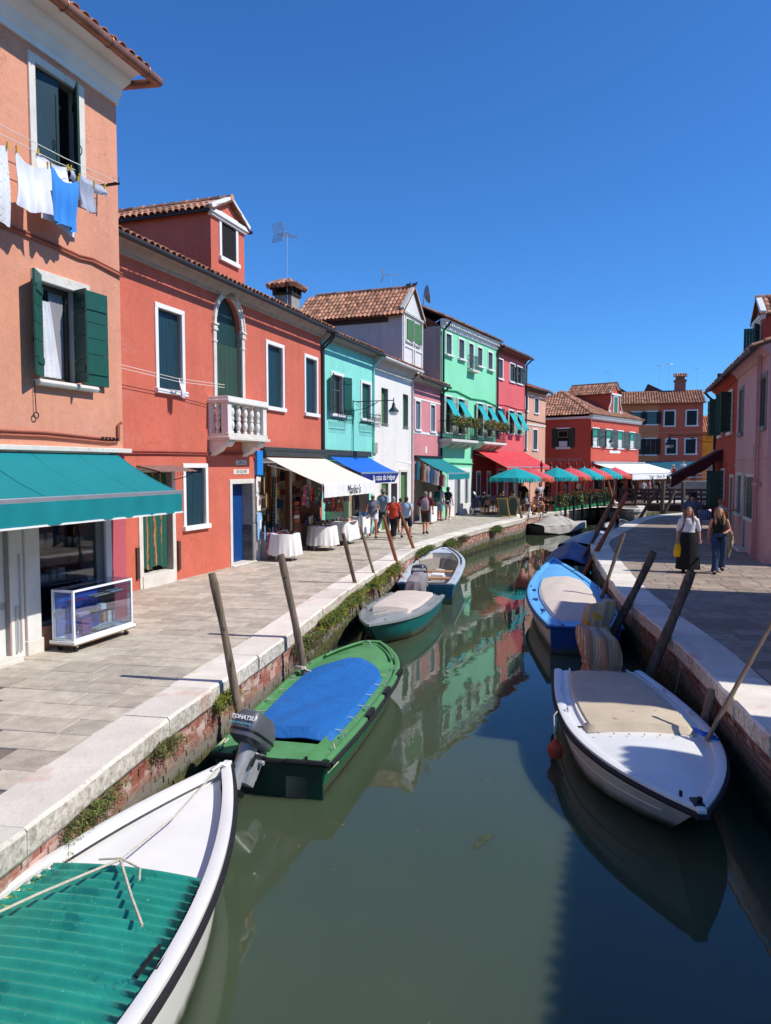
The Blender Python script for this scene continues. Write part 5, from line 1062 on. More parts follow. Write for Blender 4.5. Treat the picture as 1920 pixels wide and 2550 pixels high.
tn = math.tan(R(27)); O9 = 4.5
k = MB(); k.prism([(.05, 0), (-.06, 0), (-.1, .14), (-.3, .26), (-.32, .34), (.05, .34)], -.1, 10.5, lambda p, q, t: (t, p, 6.4 + q))
for i in range(44): k.box(-.05 + i * .238, .07 + i * .238, -.26, -.06, 6.5, 6.64)
k.box(-.16, .04, .0, 9, 6.45, 6.62); k.build('cornice', WHITE, H9)
# hipped roof: front slope and the slope facing the camera
k = MB(); zt = 6.74; A, Bq, C_, D2 = (-.35, -.42, zt), (10.6, -.42, zt), (10.6, 9.3, zt), (-.35, 9.3, zt); R1, R2 = (4.2, 4.4, zt + 2.35), (7, 4.4, zt + 2.35)
k.add([A, Bq, C_, D2, R1, R2], [(0, 1, 5, 4), (1, 2, 5), (2, 3, 4, 5), (3, 0, 4)]); k.build('roof_bed', TILEU, H9)
def hip_tiles(e, Pa, Pb, Pc, Pd, seed, sp=.24, rl=.36):
    """tiles over the quad Pa-Pb (eave) to Pd-Pc (top)"""
    Pa, Pb, Pc, Pd = map(Vector, (Pa, Pb, Pc, Pd)); st = MB(); rnd = random.Random(seed); Ls = ((Pd + Pc) / 2 - (Pa + Pb) / 2).length; nr = int(Ls / rl); N = (Pb - Pa).cross(Pd - Pa).normalized()
    U = (Pb - Pa).normalized(); V = N.cross(U)
    for r_ in range(nr):
        t = r_ / nr; a, b_ = Pa.lerp(Pd, t), Pb.lerp(Pc, t); n = int((b_ - a).length / sp)
        for c in range(n):
            p = a.lerp(b_, (c + .5) / n) + U * rnd.uniform(-.015, .015); q = []
            for y, rr_, dz in ((0, .11, .03), (rl + .08, .09, .01)): q.append([p + U * (rr_ * math.cos(math.pi * i / 3)) + V * y + N * (dz + .8 * rr_ * math.sin(math.pi * i / 3)) for i in range(4)])
            st.rv = rnd.random(); st.grid([q[1], q[0]]); st.add(q[0], [(3, 2, 1, 0)])
    tag(st.build('roof_tiles', TILE, e), kind='stuff')
hip_tiles(H9, A, Bq, R2, R1, 91); hip_tiles(H9, D2, A, R1, (R1[0], R1[1] + .01, R1[2]), 92)
TG = mat('green_sash', '2f8a74', .5)
for w in ws[:4]: window(H9, *w, sm=mat('dark_slate_shutter', '4c5a58', .6), fw=.08, shut='open', a0=160, a1=160, name='window'); B1('inner_blind', TG, H9, (w[0] + .1, w[1] - .1, .05, .09, (w[2] + w[3]) / 2, w[3] - .02)); B1('curtain', mat('pale_curtain', 'c9cfc8', .9), H9, (w[0] + .15, w[1] - .15, .05, .09, w[2] + .05, (w[2] + w[3]) / 2))
# side window (faces the camera)
k = MB(); k.box(-.02, .01, 1.75, 2.65, 4.3, 5.7); w = k.build('side_window', DARK, H9)
for b_, n_ in (((-.06, .0, 1.6, 2.8, 5.7, 5.82), 'side_window_head'), ((-.08, .0, 1.6, 2.8, 4.12, 4.3), 'side_window_sill')): B1(n_, WHITE, w, b_)
k = MB(); k.box(-.04, -.02, 1.85, 2.55, 4.32, 4.75); k.build('white_curtain', CURT, w); k = MB(); k.tube([(-.045, 1.8, 5.05), (-.045, 2.6, 5.05), (-.045, 2.6, 5.55), (-.045, 1.8, 5.55)], .02, 5, closed=True); k.build('sash', mat('cream_sash', 'c9c08a', .6), w)
for y in (1.72, 2.68): k = leaf(.48, 1.5, False, 4, mir=False); o = k.build('shutter', SHUT, w, loc=(-.05, y, 4.25), rot=(0, 0, R(-90 if y < 2 else 90)))
B1('corner_pipe', SCR, H9, (-.02, .12, -.1, .02, .5, 6.4)); cable(H9, [(0, -.05, 3.2), (7.3, -.05, 3.15), (7.6, -.05, 3.4), (7.9, -.05, 3.15), (10.2, -.05, 3.1)], .02, mat('pale_cable', 'c98a80', .7))
o = fthing(H9, 'wall_plaque', 'small white name plaque between the middle windows of the scroll dormer house', 'plaque', 3.9, 0, 3.85); B1('plate', WHITE, o, (0, 1.3, -.015, 0, 0, .22)); B1('plate', WHITE, o, (1.4, 2.2, -.015, 0, 0, .22))
wall_lamp(H9, .25, 5.05, 1.6, 'bracket street lamp on the corner of the scroll dormer house')
# dormer with volutes
k = MB(); k.prism([(4.7, 6.6), (6.7, 6.6), (6.7, 8.65), (5.7, 9.55), (4.7, 8.65)], .35, 3.8); dm = k.build('dormer', SCR, H9); k = MB(); k.box(5.3, 6.1, .30, .345, 7.15, 8.5); k.build('green_shutter', mat('bright_green', '1f7a5e', .5), dm)
k = MB(); k.box(5.2, 5.3, .27, .345, 7.05, 8.6); k.box(6.1, 6.2, .27, .345, 7.05, 8.6); k.box(5.2, 6.2, .265, .345, 8.5, 8.62); k.box(5.2, 6.2, .265, .345, 7.05, 7.15); k.box(4.55, 6.85, .2, .36, 8.62, 8.76); k.beam((4.5, .28, 8.76), (5.7, .28, 9.62), .16, .12); k.beam((6.9, .28, 8.76), (5.7, .28, 9.62), .16, .12)
for sg in (-1, 1):
    cx = 5.7 + sg * 1.15; k.tube([(5.7 + sg * .92, .30, 8.6), (5.7 + sg * .98, .30, 8.0), (5.7 + sg * 1.3, .30, 7.6), (cx + sg * .28, .30, 7.25)] + [(cx + sg * (.28 - .02 * t) * math.cos(t * .6), .30, 7.2 - (.28 - .02 * t) * math.sin(t * .6)) for t in range(13)], .05, 6)
k.build('volute_trim', WHITE, dm)
k = MB(); k.prism([(4.5, 8.62), (5.7, 9.62), (6.9, 8.62), (6.9, 8.72), (5.7, 9.74), (4.5, 8.72)], .15, 4.2); k.build('dormer_roof', TILEU, dm); sl_ = Vector((1.2, 0, 1.0)).normalized(); roof_plane(dm, (4.45, 4.2, 8.70), (0, -1, 0), sl_, 4.1, 1.55, 0, None, slab=False, coarse=True, seed=95)
WCV = mat('white_canvas', 'e9e6e0', .8, .04)
A6 = awning(H9, 'cafe_awning', 'white canvas awning with zigzag edge over the far cafe', .6, 12.5, -.1, 3.0, -3.1, 2.2, .45, WCV, group=None, scallop=.12, arms=False); text_obj('lettering', 'Trattoria   Cafeteria   Bar      GELATI', .36, mat('grey_lettering', '8a8a86', .7), A6, (6.3, -3.07, -1.03), (R(90), 0, 0), .002)
B1('awning_box', mat('grey_box', '9a9a98', .5), H9, (.4, 11.5, -.2, .02, 3.0, 3.15)); text_obj('lettering', 'PIZZERIA TAVERNA BURANO', .3, mat('sign_pale', 'b9a8a0', .7), H9, (-.02, 2.5, 3.3), (R(90), 0, R(-90)), .003)
o9 = thing('orange_house', 'orange brown three storey house block facing the canal at the far end', 'house', (24.8, 79.5, 0), math.atan2(-.3, .954)); ORG = stucco('orange_render', 'dc8c5e', 'e0a080', .85, .0, var=.06); ORR = stucco('russet_render', 'd86c52', 'e0a080', .85, .0, var=.06)
ws = [(1.5, 2.4, 7.26, 8.5), (3.0, 3.95, 7.22, 8.52), (4.75, 5.7, 7.05, 8.55), (6.9, 7.87, 7.05, 8.55), (1.6, 2.5, 4.05, 5.66), (2.92, 3.9, 4.03, 5.68), (5.0, 5.93, 4.1, 5.6), (6.85, 7.83, 4.1, 5.6)]
walls(o9, 8.45, 9.4, 8, ws, ORG, gable=1.5, s_from=-4); k = MB(); k.box(4.2, 8.47, -.02, .001, 0, 4.03); xs = [4.2, 4.75, 5.7, 6.9, 7.87, 8.47]
for a, b_ in ((4.2, 4.72), (5.95, 6.85), (7.88, 8.47)): k.box(a, b_, -.02, .001, 4.03, 9.4)
k.box(4.72, 5.95, -.02, .001, 5.66, 7.05); k.box(6.85, 7.88, -.02, .001, 5.66, 7.05); k.box(4.72, 5.95, -.02, .001, 8.58, 9.4); k.box(6.85, 7.88, -.02, .001, 8.58, 9.4); k.build('russet_front', ORR, o9)
for i, w in enumerate(ws): window(o9, *w, sm=BLACK, fw=.13, deep=.05, shut='open' if i in (0, 1, 4, 5) else 'closed', a0=170, a1=170)
roof_plane(o9, (-4.2, -.5, 9.35), (1, 0, 0), (0, .93, .36), 12.9, 4.8, 0, None, seed=101, coarse=True, sp=.26, rl=.4); k = MB(); k.add([(-4.2, 8.5, 9.3), (8.7, 8.5, 9.3), (8.7, 3.95, 11.0), (-4.2, 3.95, 11.0)], [(0, 1, 2, 3)]); k.build('roof_bed', TILEU, o9); k = MB(); k.box(-4, 8.45, -.06, .0, 6.3, 6.4); k.build('string_course', ORG, o9)
k = MB(); k.box(5.9, 7.0, 3.4, 4.4, 10.4, 12.0); k.box(5.8, 7.1, 3.3, 4.5, 12.0, 12.15); k.box(6.0, 6.9, 3.5, 4.3, 12.15, 12.5); k.build('chimney', mat('old_brick', 'a4685a', .9, .3, 5), o9); roof_plane(o9, (5.75, 3.3, 12.5), (1, 0, 0), (0, .85, .5), 1.4, .8, 0, None, seed=3, coarse=True)
k = MB(); k.prism([(-2.5, 10.4), (2.2, 10.4), (-.2, 11.9)], 5, 9); k.build('rear_gable', TILEU, o9); k = MB(); k.prism([(2.5, 10.6), (6.2, 10.6), (3.2, 12.1)], 6, 9); k.build('rear_gable', TILEU, o9)
A7 = awning(o9, 'shop_awning', 'dark teal awning on the far orange house', 1.8, 7.6, -.1, 3.3, -2.2, 2.0, .3, mat('dark_teal_canvas', '0d5c70', .8), group=None, arms=False); text_obj('lettering', 'Antiquariato', .4, WHITE, A7, (3.2, -2.17, -1.48), (R(90), 0, 0), .002)
y9 = thing('yellow_house', 'yellow ochre house glimpsed past the far orange block', 'house', (33.6, 80.0, 0), math.atan2(-.3, .954)); k = MB(); k.box(0, 6, 0, 8, -.2, 6.4); k.build('wall', stucco('yellow_render', 'd8a43c', 'd8b878', .85, .0), y9)
roof_plane(y9, (-.1, -.4, 6.4), (1, 0, 0), (0, .9, .43), 6.2, 4.8, 0, None, seed=7, coarse=True); window(y9, 2.2, 3.1, 3.4, 4.9, sm=BLACK, fw=.1, deep=-.02)
for i, (x, y, z, h) in enumerate(((24.5, 82, 10.6, 2.6), (31.5, 83, 11, 3.2), (30.5, 83, 10.8, 3.2), (35.5, 85, 10, 4), (20, 72, 8.8, 1.4))): aerial((x, y, z), ['thin aerial on the far left of the orange roof', 'tall aerial beside the orange house chimney', 'ladder aerial in the middle of the orange roof', 'aerial right of the orange house chimney', 'low aerial behind the scroll dormer house'][i], h, 4, .3 * i, False)
# ================================================================== right bank houses
RRD = stucco('right_red_render', 'c2503f', 'd09080', .80, .03)
H10 = house('right_red_house', 'shaded red house on the right bank with open green shutters', 'right_red')
ws = [(1.3, 2.2, 4.05, 5.55), (4.35, 5.2, 4.05, 5.55), (2.5, 3.5, 1.1, 2.6), (5.3, 6.1, 0, 2.35, .3)]
walls(H10, 6.45, 6.1, 7, ws, RRD, gable=1.27); DGUT = mat('lead_gutter', '3f4144', .6, .2)
eaves(H10, 6.45, 6.15, 7, .40, 20, pm=RRD, gutter=DGUT, rows=2, nind=60, seed=111)
SG2 = mat('mid_green_shutter', '2f5a4c', .55, .12, 5, .15)
window(H10, *ws[0], sm=SG2, shut='open', a0=120, a1=100, hl=True); window(H10, *ws[1], sm=SG2, shut='open', a0=100, a1=120, hl=True); window(H10, *ws[2], sm=SG2, shut='open', a0=100, a1=100, hl=True, fw=.08)
k = MB(); k.box(5.2, 5.3, -.03, .02, 0, 2.45); k.box(6.1, 6.2, -.03, .02, 0, 2.45); k.box(5.2, 6.2, -.033, .02, 2.35, 2.46); k.build('door_frame', STONE, H10); B1('door', mat('grey_door2', '8f8b88', .6), H10, (5.3, 6.1, .15, .2, 0, 2.35))
downpipe(H10, .1, -.06, 0, 5.9, DGUT, .05); B1('meter_box', mat('pale_box', 'b0a8a4', .6), H10, (.02, .3, -.12, .01, 3.0, 3.5))
MAR = mat('maroon_canvas', '4a1418', .8, .1); A8 = awning(H10, 'shop_awning', 'dark maroon awning with a pale stripe at the far end of the right bank', .1, 2.9, -.05, 3.45, -1.95, 2.35, .30, MAR, group=None, scallop=.06, stripes=([.04], .05, mat('pale_stripe', 'a09490', .8)))
k = MB(); k.sheet([[(2.8, -1.9 * i / 6, -1.1 * i / 6) for i in range(7)], [(2.8, -1.9 * i / 6, -1.1 * i / 6 - .45 + .05 * math.sin(i * 2)) for i in range(7)]], (.006, 0, 0)); k.build('side_flap', MAR, A8)
wall_lamp(H10, .05, 4.15, 1.9, 'black bracket street lamp on the far corner of the right red house')
rk = fthing(H10, 'postcard_stand', 'revolving postcard stand outside the far right shop', 'rack', .9, -1.0, 0); k = MB(); k.tube([(0, 0, 0), (0, 0, 1.75)], .02, 6); k.build('pole', IRON, rk); k = MB(); k.tube([(-.25, 0, .03), (.25, 0, .03)], .02, 6); k.tube([(0, -.25, .03), (0, .25, .03)], .02, 6); k.build('foot', IRON, rk)
for i in range(7):
    for a in range(4): k = MB(); k.box(-.16, .16, .17, .19, .45 + i * .18, .59 + i * .18); k.xf(Matrix.Rotation(a * math.pi / 2 + .3, 4, 'Z')); k.build('postcard', GOODS[(2, 3, 8, 9, 7)[(i + a) % 5]], rk)
o = fthing(H10, 'shop_stall', 'wooden easel stall with goods outside the right red house', 'stall', 2.4, -.85, 0); k = MB(); k.box(0, 1.2, 0, .05, .2, 1.25); k.build('board', mat('pinkish_board', '9a6a5a', .8), o)
for x in (.05, 1.1): k = MB(); k.beam((x, -.05, 0), (x, .12, 1.35), .04, .04); k.build('leg', WOOD, o)
RPK = stucco('right_pink_render', 'dca8a6', 'e4c4c0', .76, .05, streak=.14)
H11 = house('right_pink_house', 'shaded pink house on the right bank, nearest at the right edge', 'right_pink')
ws = [(.75, 1.55, 3.9, 5.35), (4.9, 5.9, 3.9, 5.3), (.7, 1.7, 1.15, 2.45), (2.95, 4.5, 1.15, 2.42), (2.2, 2.85, 0, 2.45, .3)]
walls(H11, 6.3, 6.12, 7, ws, RPK, gable=1.27); eaves(H11, 6.3, 6.17, 7, .40, 20, pm=RPK, gutter=DGUT, rows=2, nind=60, seed=121)
GST = mat('grey_window_stone', '8a8582', .85, .12); window(H11, *ws[0], fm=GST, sm=DG, fw=.13, deep=.1); window(H11, *ws[1], fm=GST, sm=DG, fw=.13, deep=.1)
window(H11, *ws[2], fm=STONE, sm=SHUT, fw=.1, deep=.16); window(H11, *ws[3], fm=STONE, sm=SHUT, fw=.1, deep=-.02, hl=True)
k = MB(); k.box(2.1, 2.2, -.03, .02, 0, 2.55); k.box(2.85, 2.94, -.03, .02, 0, 2.55); k.build('door_frame', STONE, H11); B1('door', mat('grey_door2', '8f8b88'), H11, (2.2, 2.85, .15, .2, 0, 2.45))
k = MB(); k.box(0, 6.3, -.03, .01, 2.75, 2.83); k.build('string_course', RPK, H11); B1('doorstep', STONE, H11, (1.9, 3.1, -.25, .02, -.02, .1), bevel=.01); B1('doorstep', STONE, H10, (5.2, 6.4, -.25, .02, -.02, .12), bevel=.01)
PIP = mat('pink_pipe', 'c08a8c', .6); k = MB()
for s_, r_ in ((4.95, .05), (5.3, .03)): k.tube([(s_, -.1, 0), (s_, -.1, 2.3), (s_ + .1, -.1, 2.5), (s_ + .1, -.1, 6.0)], r_, 8)
k.box(4.7, 5.6, -.14, 0, 2.18, 2.28); k.build('downpipe', PIP, H11); B1('junction_box', mat('pale_box', 'b0a8a4'), H11, (4.3, 4.55, -.1, 0, 3.1, 3.4)); cable(H11, [(0, -.03, 3.0), (3, -.03, 2.95), (6.3, -.03, 3.0)], .015, RPK)
d = dormer(H10, 3.7, 5.7, .9, 3.5, 6.3, 8.25, 8.95, RRD, nind=60, win=(4.3, 5.1, 6.8, 8.0), sm=SG2, seed=23, wkw=dict(fw=.09, shut='open', a0=95, a1=150, pane=False))
o = fthing(H10, 'flower_box', 'wrought iron flower box on the right bank dormer', 'flower box', 3.9, .85, 6.5); k = MB()
for y in (0, -.35): k.tube([(0, y, 0), (1.5, y, 0)], .014, 5); k.tube([(0, y, .3), (1.5, y, .3)], .014, 5)
for i in range(10): k.tube([(i * .166, -.35, 0), (i * .166, -.42, .15), (i * .166, -.35, .3)], .010, 5)
k.build('basket', IRON, o); k = MB(); leaves(k, (.75, -.15, .3), (.7, .2, .22), 220, .05, random.Random(4)); k.build('foliage', leafmat('dormer_leaves', '3a2f1c', '8a5a3c'), o)
# houses of the right bank beyond the frame edge: they shade the quay
for nm, lab, p, L in (('ochre_house', 'house on the right bank just outside the frame, second from the pink one', (10.55, 15.4), 7.3), ('brown_house', 'house on the right bank beside the camera', (9.30, 6.62), 11)):
    o_, rz = frame_of(-dv(17.5), p); h = thing(nm, lab, 'house', o_, rz); ws = [(1.2, 2.1, 3.8, 5.2), (4.6, 5.5, 3.8, 5.2), (1.2, 2.1, .9, 2.3), (4.4, 5.3, 0, 2.2)]
    walls(h, L, 6.25, 7, ws, stucco(nm + '_render', 'c08a5a' if nm == 'ochre_house' else 'a8705a'), gable=1.27); eaves(h, L, 6.3, 7, .4, 20, rows=2, nind=60, seed=131, pm=WHITE)
    for w in ws[:3]: window(h, *w)
o_, rz = frame_of(Vector((15.9 - 18.55, 35 - 41.0)).normalized(), (18.55, 41.0)); h = thing('rear_house', 'house on the right bank hidden behind the right red house', 'house', o_, rz); walls(h, 6.6, 6.9, 4, [(1, 2, 4, 5.4), (4, 5, 4, 5.4)], stucco('rear_render', 'b08060')); B1('roof', TILEU, h, (-.2, 6.8, -.3, 4.2, 6.9, 7.1)); window(h, 1, 2, 4, 5.4); window(h, 4, 5, 4, 5.4)
# ================================================================== bridges
OAK = mat('bridge_wood', '4a2f28', .75, .25, 6, .3, 30)
br = thing('wooden_bridge', 'low wooden footbridge with dark railings across the far canal', 'bridge', (16.7, 52.4, 0), math.atan2(-1.6, 6.6)); k = MB(); k.box(0, 7.2, 0, 2.4, -.05, .12); k.box(0, 7.2, .2, .5, -.4, -.05); k.box(0, 7.2, 1.9, 2.2, -.4, -.05); k.build('deck', OAK, br)
for y in (.08, 2.32):
    for i in range(9): k = MB(); x = .1 + i * .87; k.box(x - .06, x + .06, y - .06, y + .06, .1, 1.12); k.build('post', OAK, br)
    for z in (.45, .78, 1.1): k = MB(); k.box(0, 7.2, y - .03, y + .03, z - .05, z + .05); k.build('rail', OAK, br)
sb = thing('stepped_bridge', 'stepped white railed bridge climbing to the right at the far end', 'bridge', (21.8, 62.5, 0), math.atan2(-1.0, 6)); BST = mat('bridge_stone', '857c76', .85, .2)
for i in range(10): B1('step', BST, sb, (i * .36, 8, 0, 3, i * .15, (i + 1) * .15 - .004))
B1('landing', BST, sb, (3.6, 8, .002, 2.998, 1.498, 1.52)); WR = mat('bridge_white_rail', 'a39a92', .6)
for y in (.05, 2.95):
    for dz in (.35, .65, .95): k = MB(); k.beam((0, y, .1 + dz), (3.6, y, 1.5 + dz), .05, .07); k.beam((3.6, y, 1.5 + dz), (8, y, 1.55 + dz), .05, .07); k.build('rail', WR, sb)
    for i in range(10): z = .15 * min(i, 9.5) ; k = MB(); k.box(i * .4, i * .4 + .06, y - .03, y + .03, z, z + 1.08); k.build('post', WR, sb)
ORDN = ['first', 'second', 'third', 'fourth', 'fifth', 'sixth', 'seventh']
# ================================================================== restaurant terrace
CAN = mat('rattan_cane', 'a8703c', .6, .2, 20, .3); GRNF = mat('green_fence', '1f7a44', .55, .12); BPOST = mat('dark_green_post', '1f2a22', .6, .2)
fd = Vector((16.2 - 10.35, 53.3 - 44.95)); fL = fd.length; fd.normalize(); frz = math.atan2(fd.y, fd.x)
fn = thing('terrace_fence', 'green railing with slatted panels along the edge of the restaurant terrace', 'fence', (10.35, 44.95, 0), frz)
k = MB(); k.box(0, fL, -.03, .03, .06, .22); k.build('bottom_rail', GRNF, fn); k = MB(); k.box(0, fL, -.03, .03, .86, .92); k.build('top_rail', GRNF, fn)
for i in range(8): x = fL * i / 7; B1('post', GRNF, fn, (x - .04, x + .04, -.04, .04, 0, .98))
for i in range(9): B1('slat', mat('slat_dark_green', '23402c', .6), fn, (0, fL, -.012, .012, .27 + i * .06, .29 + i * .06))
for i in range(7):
    x = fL * (i + .6) / 7; q = fn.matrix_basis @ Vector((x, -.30, 0)); o = thing('terrace_pile', ORDN[i] + ' dark pile from the near end of the restaurant terrace', 'pile', (q.x, q.y, 0), 0, 'piles along the restaurant terrace'); k = MB(); k.tube([(0, 0, -1.9), (0, 0, .75 + .1 * (i % 2))], .085, 8); k.build('pile', BPOST, o)
    q = fn.matrix_basis @ Vector((fL * (i + .1) / 7, 1.0, 0)); o = thing('terrace_post', ORDN[i] + ' slim red lamp post from the near end of the terrace', 'post', (q.x, q.y, 0), 0, 'red posts on the terrace'); k = MB(); k.tube([(0, 0, 0), (0, 0, 2.72)], .06, 8); k.build('shaft', mat('red_post', 'a83030', .5), o); k = MB(); k.lathe([(.03, 2.7), (.09, 2.8), (.10, 2.9), (.05, 3.0), (.02, 3.15)], 10); k.build('finial', mat('red_glass', '7a2420', .4), o)
LF3 = leafmat('planter_leaves', '1d3316', '556b2c'); LF4 = leafmat('trailing_leaves', '6f8a20', 'a8b03c'); ORD_ = ['first', 'second', 'third', 'fourth', 'fifth', 'sixth', 'seventh']; LF5 = leafmat('planter_flowers', '9a1f20', 'c04a30'); rnd = random.Random(66)
for i in range(7):
    x = fL * (i + .05) / 7; q = fn.matrix_basis @ Vector((x, -.08, .80)); W = fL / 7 * .92
    o = thing('planter_box', ORDN[i] + ' planter of red flowers from the near end of the terrace fence', 'planter', q, frz, 'planters on the terrace fence'); B1('trough', mat('planter_brown', '3a2a20', .8), o, (0, W, -.16, .0, -.05, .14)); k = MB()
    for j in range(12): leaves(k, (W * (j + .5) / 12, -.10 + rnd.uniform(-.1, .1), .12 + rnd.uniform(-.25, .2)), (.14, .17, .26), 40, .06, rnd)
    k.build('foliage', LF3, o); k = MB()
    for j in range(9): leaves(k, (W * (j + .5) / 9, -.12, .28 + rnd.uniform(-.12, .12)), (.12, .15, .12), 14, .045, rnd)
    k.build('blossom', LF5, o)
    if i in (0, 2): k = MB(); leaves(k, (W * .55, -.2, -.2), (.22, .1, .36), 170, .05, rnd); k.build('trailing_foliage', LF4, o)
UT, UR = mat('umbrella_teal', '0a9aa0', .85, .08), mat('umbrella_red', 'd0525a', .85, .08); UTF, URF = mat('fringe_teal', '27b4b4', .9, .2, 20), mat('fringe_orange', 'd8694a', .9, .25, 20)
def umbrella(x, y, r, zt, zr_, teal, lab, seed):
    o = thing('parasol', lab, 'parasol', (x, y, 0), seed * .7, 'fringed parasols on the restaurant terrace'); k = MB(); k.tube([(0, 0, 0), (0, 0, zt)], .025, 8); k.build('pole', WHITE, o); k = MB(); k.lathe([(.26, .0), (.26, .05), (.20, .10), (.07, .11), (.045, .45), (.03, .46)], 16); k.build('base', WHITE, o)
    k = MB(); n = 48; rings = []
    for t in (0.02, .25, .5, .75, .93, 1.0):
        ring = []
        for j in range(n):
            a = 2 * math.pi * j / n; seg = abs(math.sin(4 * a)); rr_ = r * t * (1 - .06 * t * seg); z = zt - (zt - zr_) * (t ** 1.25) - .06 * t * seg * math.sin(math.pi * t)
            ring.append((rr_ * math.cos(a), rr_ * math.sin(a), z))
        rings.append(ring)
    inner = [[(p[0], p[1], p[2] - .012) for p in rg] for rg in rings]
    k.loft(rings[::-1], caps=False); k.loft(inner, caps=False); k.build('canopy', UT if teal else UR, o)
    k = MB(); top = rings[-1]; rd = random.Random(seed)
    for j in range(n):
        a, b_ = Vector(top[j]), Vector(top[(j + 1) % n])
        for q in range(3):
            p = a.lerp(b_, q / 3); p2 = a.lerp(b_, (q + .9) / 3); d = rd.uniform(.18, .30); off = Vector((p.x, p.y, 0)).normalized() * rd.uniform(-.02, .07); k.add([p, p2, p2 + off - Vector((0, 0, d)), p + off - Vector((0, 0, d * .9))], [(0, 1, 2, 3)])
    k.build('fringe', UTF if teal else URF, o); k = MB()
    for j in range(8): a = math.pi * j / 4; k.tube([(0, 0, zt - .05), (r * .93 * math.cos(a), r * .93 * math.sin(a), zr_ - .02)], .010, 4)
    k.build('ribs', WOOD, o); k = MB(); k.ball((0, 0, zt + .04), .04, 8, 6); k.build('finial', WHITE, o)
umbrella(7.25, 41.3, 1.42, 2.68, 2.14, True, 'nearest teal fringed parasol by the chalkboard', 1); umbrella(8.45, 43.3, 1.40, 2.66, 2.10, False, 'nearest red fringed parasol behind the first teal one', 2)
for i, (u, Y, r_) in enumerate(((.2314, 46.3, 1.3), (.25, 48.3, 1.3), (.2685, 50.4, 1.3), (.2815, 51.9, 1.3), (.296, 53.8, 1.3), (.31, 55.7, 1.3))): umbrella(u * Y, Y, r_, 2.7, 2.1, i % 2 == 0, ['second teal', 'second red', 'third teal', 'third red', 'fourth teal', 'fourth red'][i] + ' fringed parasol along the terrace fence', 3 + i)
def cafe_chair(x, y, rz, lab):
    o = thing('cafe_chair', lab, 'chair', (x, y, 0), rz, 'rattan chairs of the restaurant'); k = MB(); k.lathe([(.21, .43), (.22, .45), (.21, .47)], 14); k.build('seat', CAN, o)
    for a in (45, 135, 225, 315): k = MB(); k.tube([(.17 * math.cos(R(a)), .17 * math.sin(R(a)), .44), (.21 * math.cos(R(a)), .21 * math.sin(R(a)), 0)], .016, 6); k.build('leg', CAN, o)
    k = MB(); k.tube([(-.2, -.1, .45), (-.22, -.2, .75), (-.12, -.24, .93), (.12, -.24, .93), (.22, -.2, .75), (.2, -.1, .45)], .018, 6); k.build('back_frame', CAN, o)
    k = MB(); k.lathe([(.15, 0), (.15, .015)], 14); k.xf(Matrix.Translation((0, -.20, .73)) @ Matrix.Rotation(R(97), 4, 'X')); k.build('backrest', mat('cane_weave', 'c08a64', .7, .2, 40), o)
def cafe_table(x, y, lab): 
    o = thing('cafe_table', lab, 'table', (x, y, 0), 0, 'restaurant tables'); k = MB(); k.lathe([(.36, .70), (.37, .72), (.36, .74)], 18); k.build('table_top', mat('dark_table', '3a302c', .5), o); k = MB(); k.tube([(0, 0, .0), (0, 0, .7)], .03, 8); k.build('stem', IRON, o); k = MB(); k.lathe([(.24, 0), (.22, .03), (.03, .05)], 14); k.build('foot', IRON, o)
CHS = [(5.6, 41.6, 40, 'rattan chair nearest the grey restaurant wall'), (8.6, 41.95, -30, 'rattan chair beside the first teal parasol'), (9.35, 44.6, 100, 'empty rattan chair nearest the terrace fence'), (9.9, 45.2, 150, 'rattan chair in the corner of the terrace fence'), (7.2, 43.9, 200, 'rattan chair behind the chalkboard'), (8.5, 44.9, 20, 'rattan chair under the red parasol')]
for c in CHS: cafe_chair(c[0], c[1], R(c[2]), c[3])
for x, y, l in ((6.2, 42.6, 'round table near the grey wall of the restaurant'), (7.75, 42.65, 'round table under the nearest teal parasol'), (9.65, 44.75, 'round table at the corner of the terrace fence'), (7.9, 46.3, 'round table under the red awning'), (10.4, 47.4, 'round table under the second teal parasol')): cafe_table(x, y, l)
o = thing('chalkboard', 'wooden framed A board menu standing at the quay edge', 'chalkboard', (6.75, 40.55, 0), R(-52))
for sg, l in ((-1, 'front'), (1, 'back')):
    k = MB(); k.box(-.33, .33, -.015, .0, .06, 1.02); q = k.build('board', mat('slate', '4c5a50', .8, .2, 6), o, rot=(R(-14 * sg), 0, 0), loc=(0, sg * .25, 0)); k = MB()
    for b_ in ((-.37, -.31, -.025, .012, 0, 1.08), (.31, .37, -.025, .012, 0, 1.08), (-.31, .31, -.025, .012, 1.02, 1.08), (-.31, .31, -.025, .012, .06, .12)): k.box(*b_)
    k.build('frame', mat('pine_frame', 'b08a4c', .6), q)
o = thing('menu_stand', 'dark menu lectern against the grey restaurant wall', 'menu stand', (5.05, 42.0, 0), R(60)); k = MB(); k.tube([(0, 0, 0), (0, 0, 1.05)], .025, 6); k.build('stem', IRON, o); k = MB(); k.lathe([(.18, 0), (.17, .03), (.02, .04)], 12); k.build('foot', IRON, o); k = MB(); k.obox((0, -.05, 1.15), (.2, 0, 0), (0, .12, .2), (0, .015, -.01)); k.build('panel', BLACK, o); k = MB(); k.obox((0, -.07, 1.16), (.1, 0, 0), (0, .1, .16), (0, .008, -.005)); k.build('menu', WHITE, o)
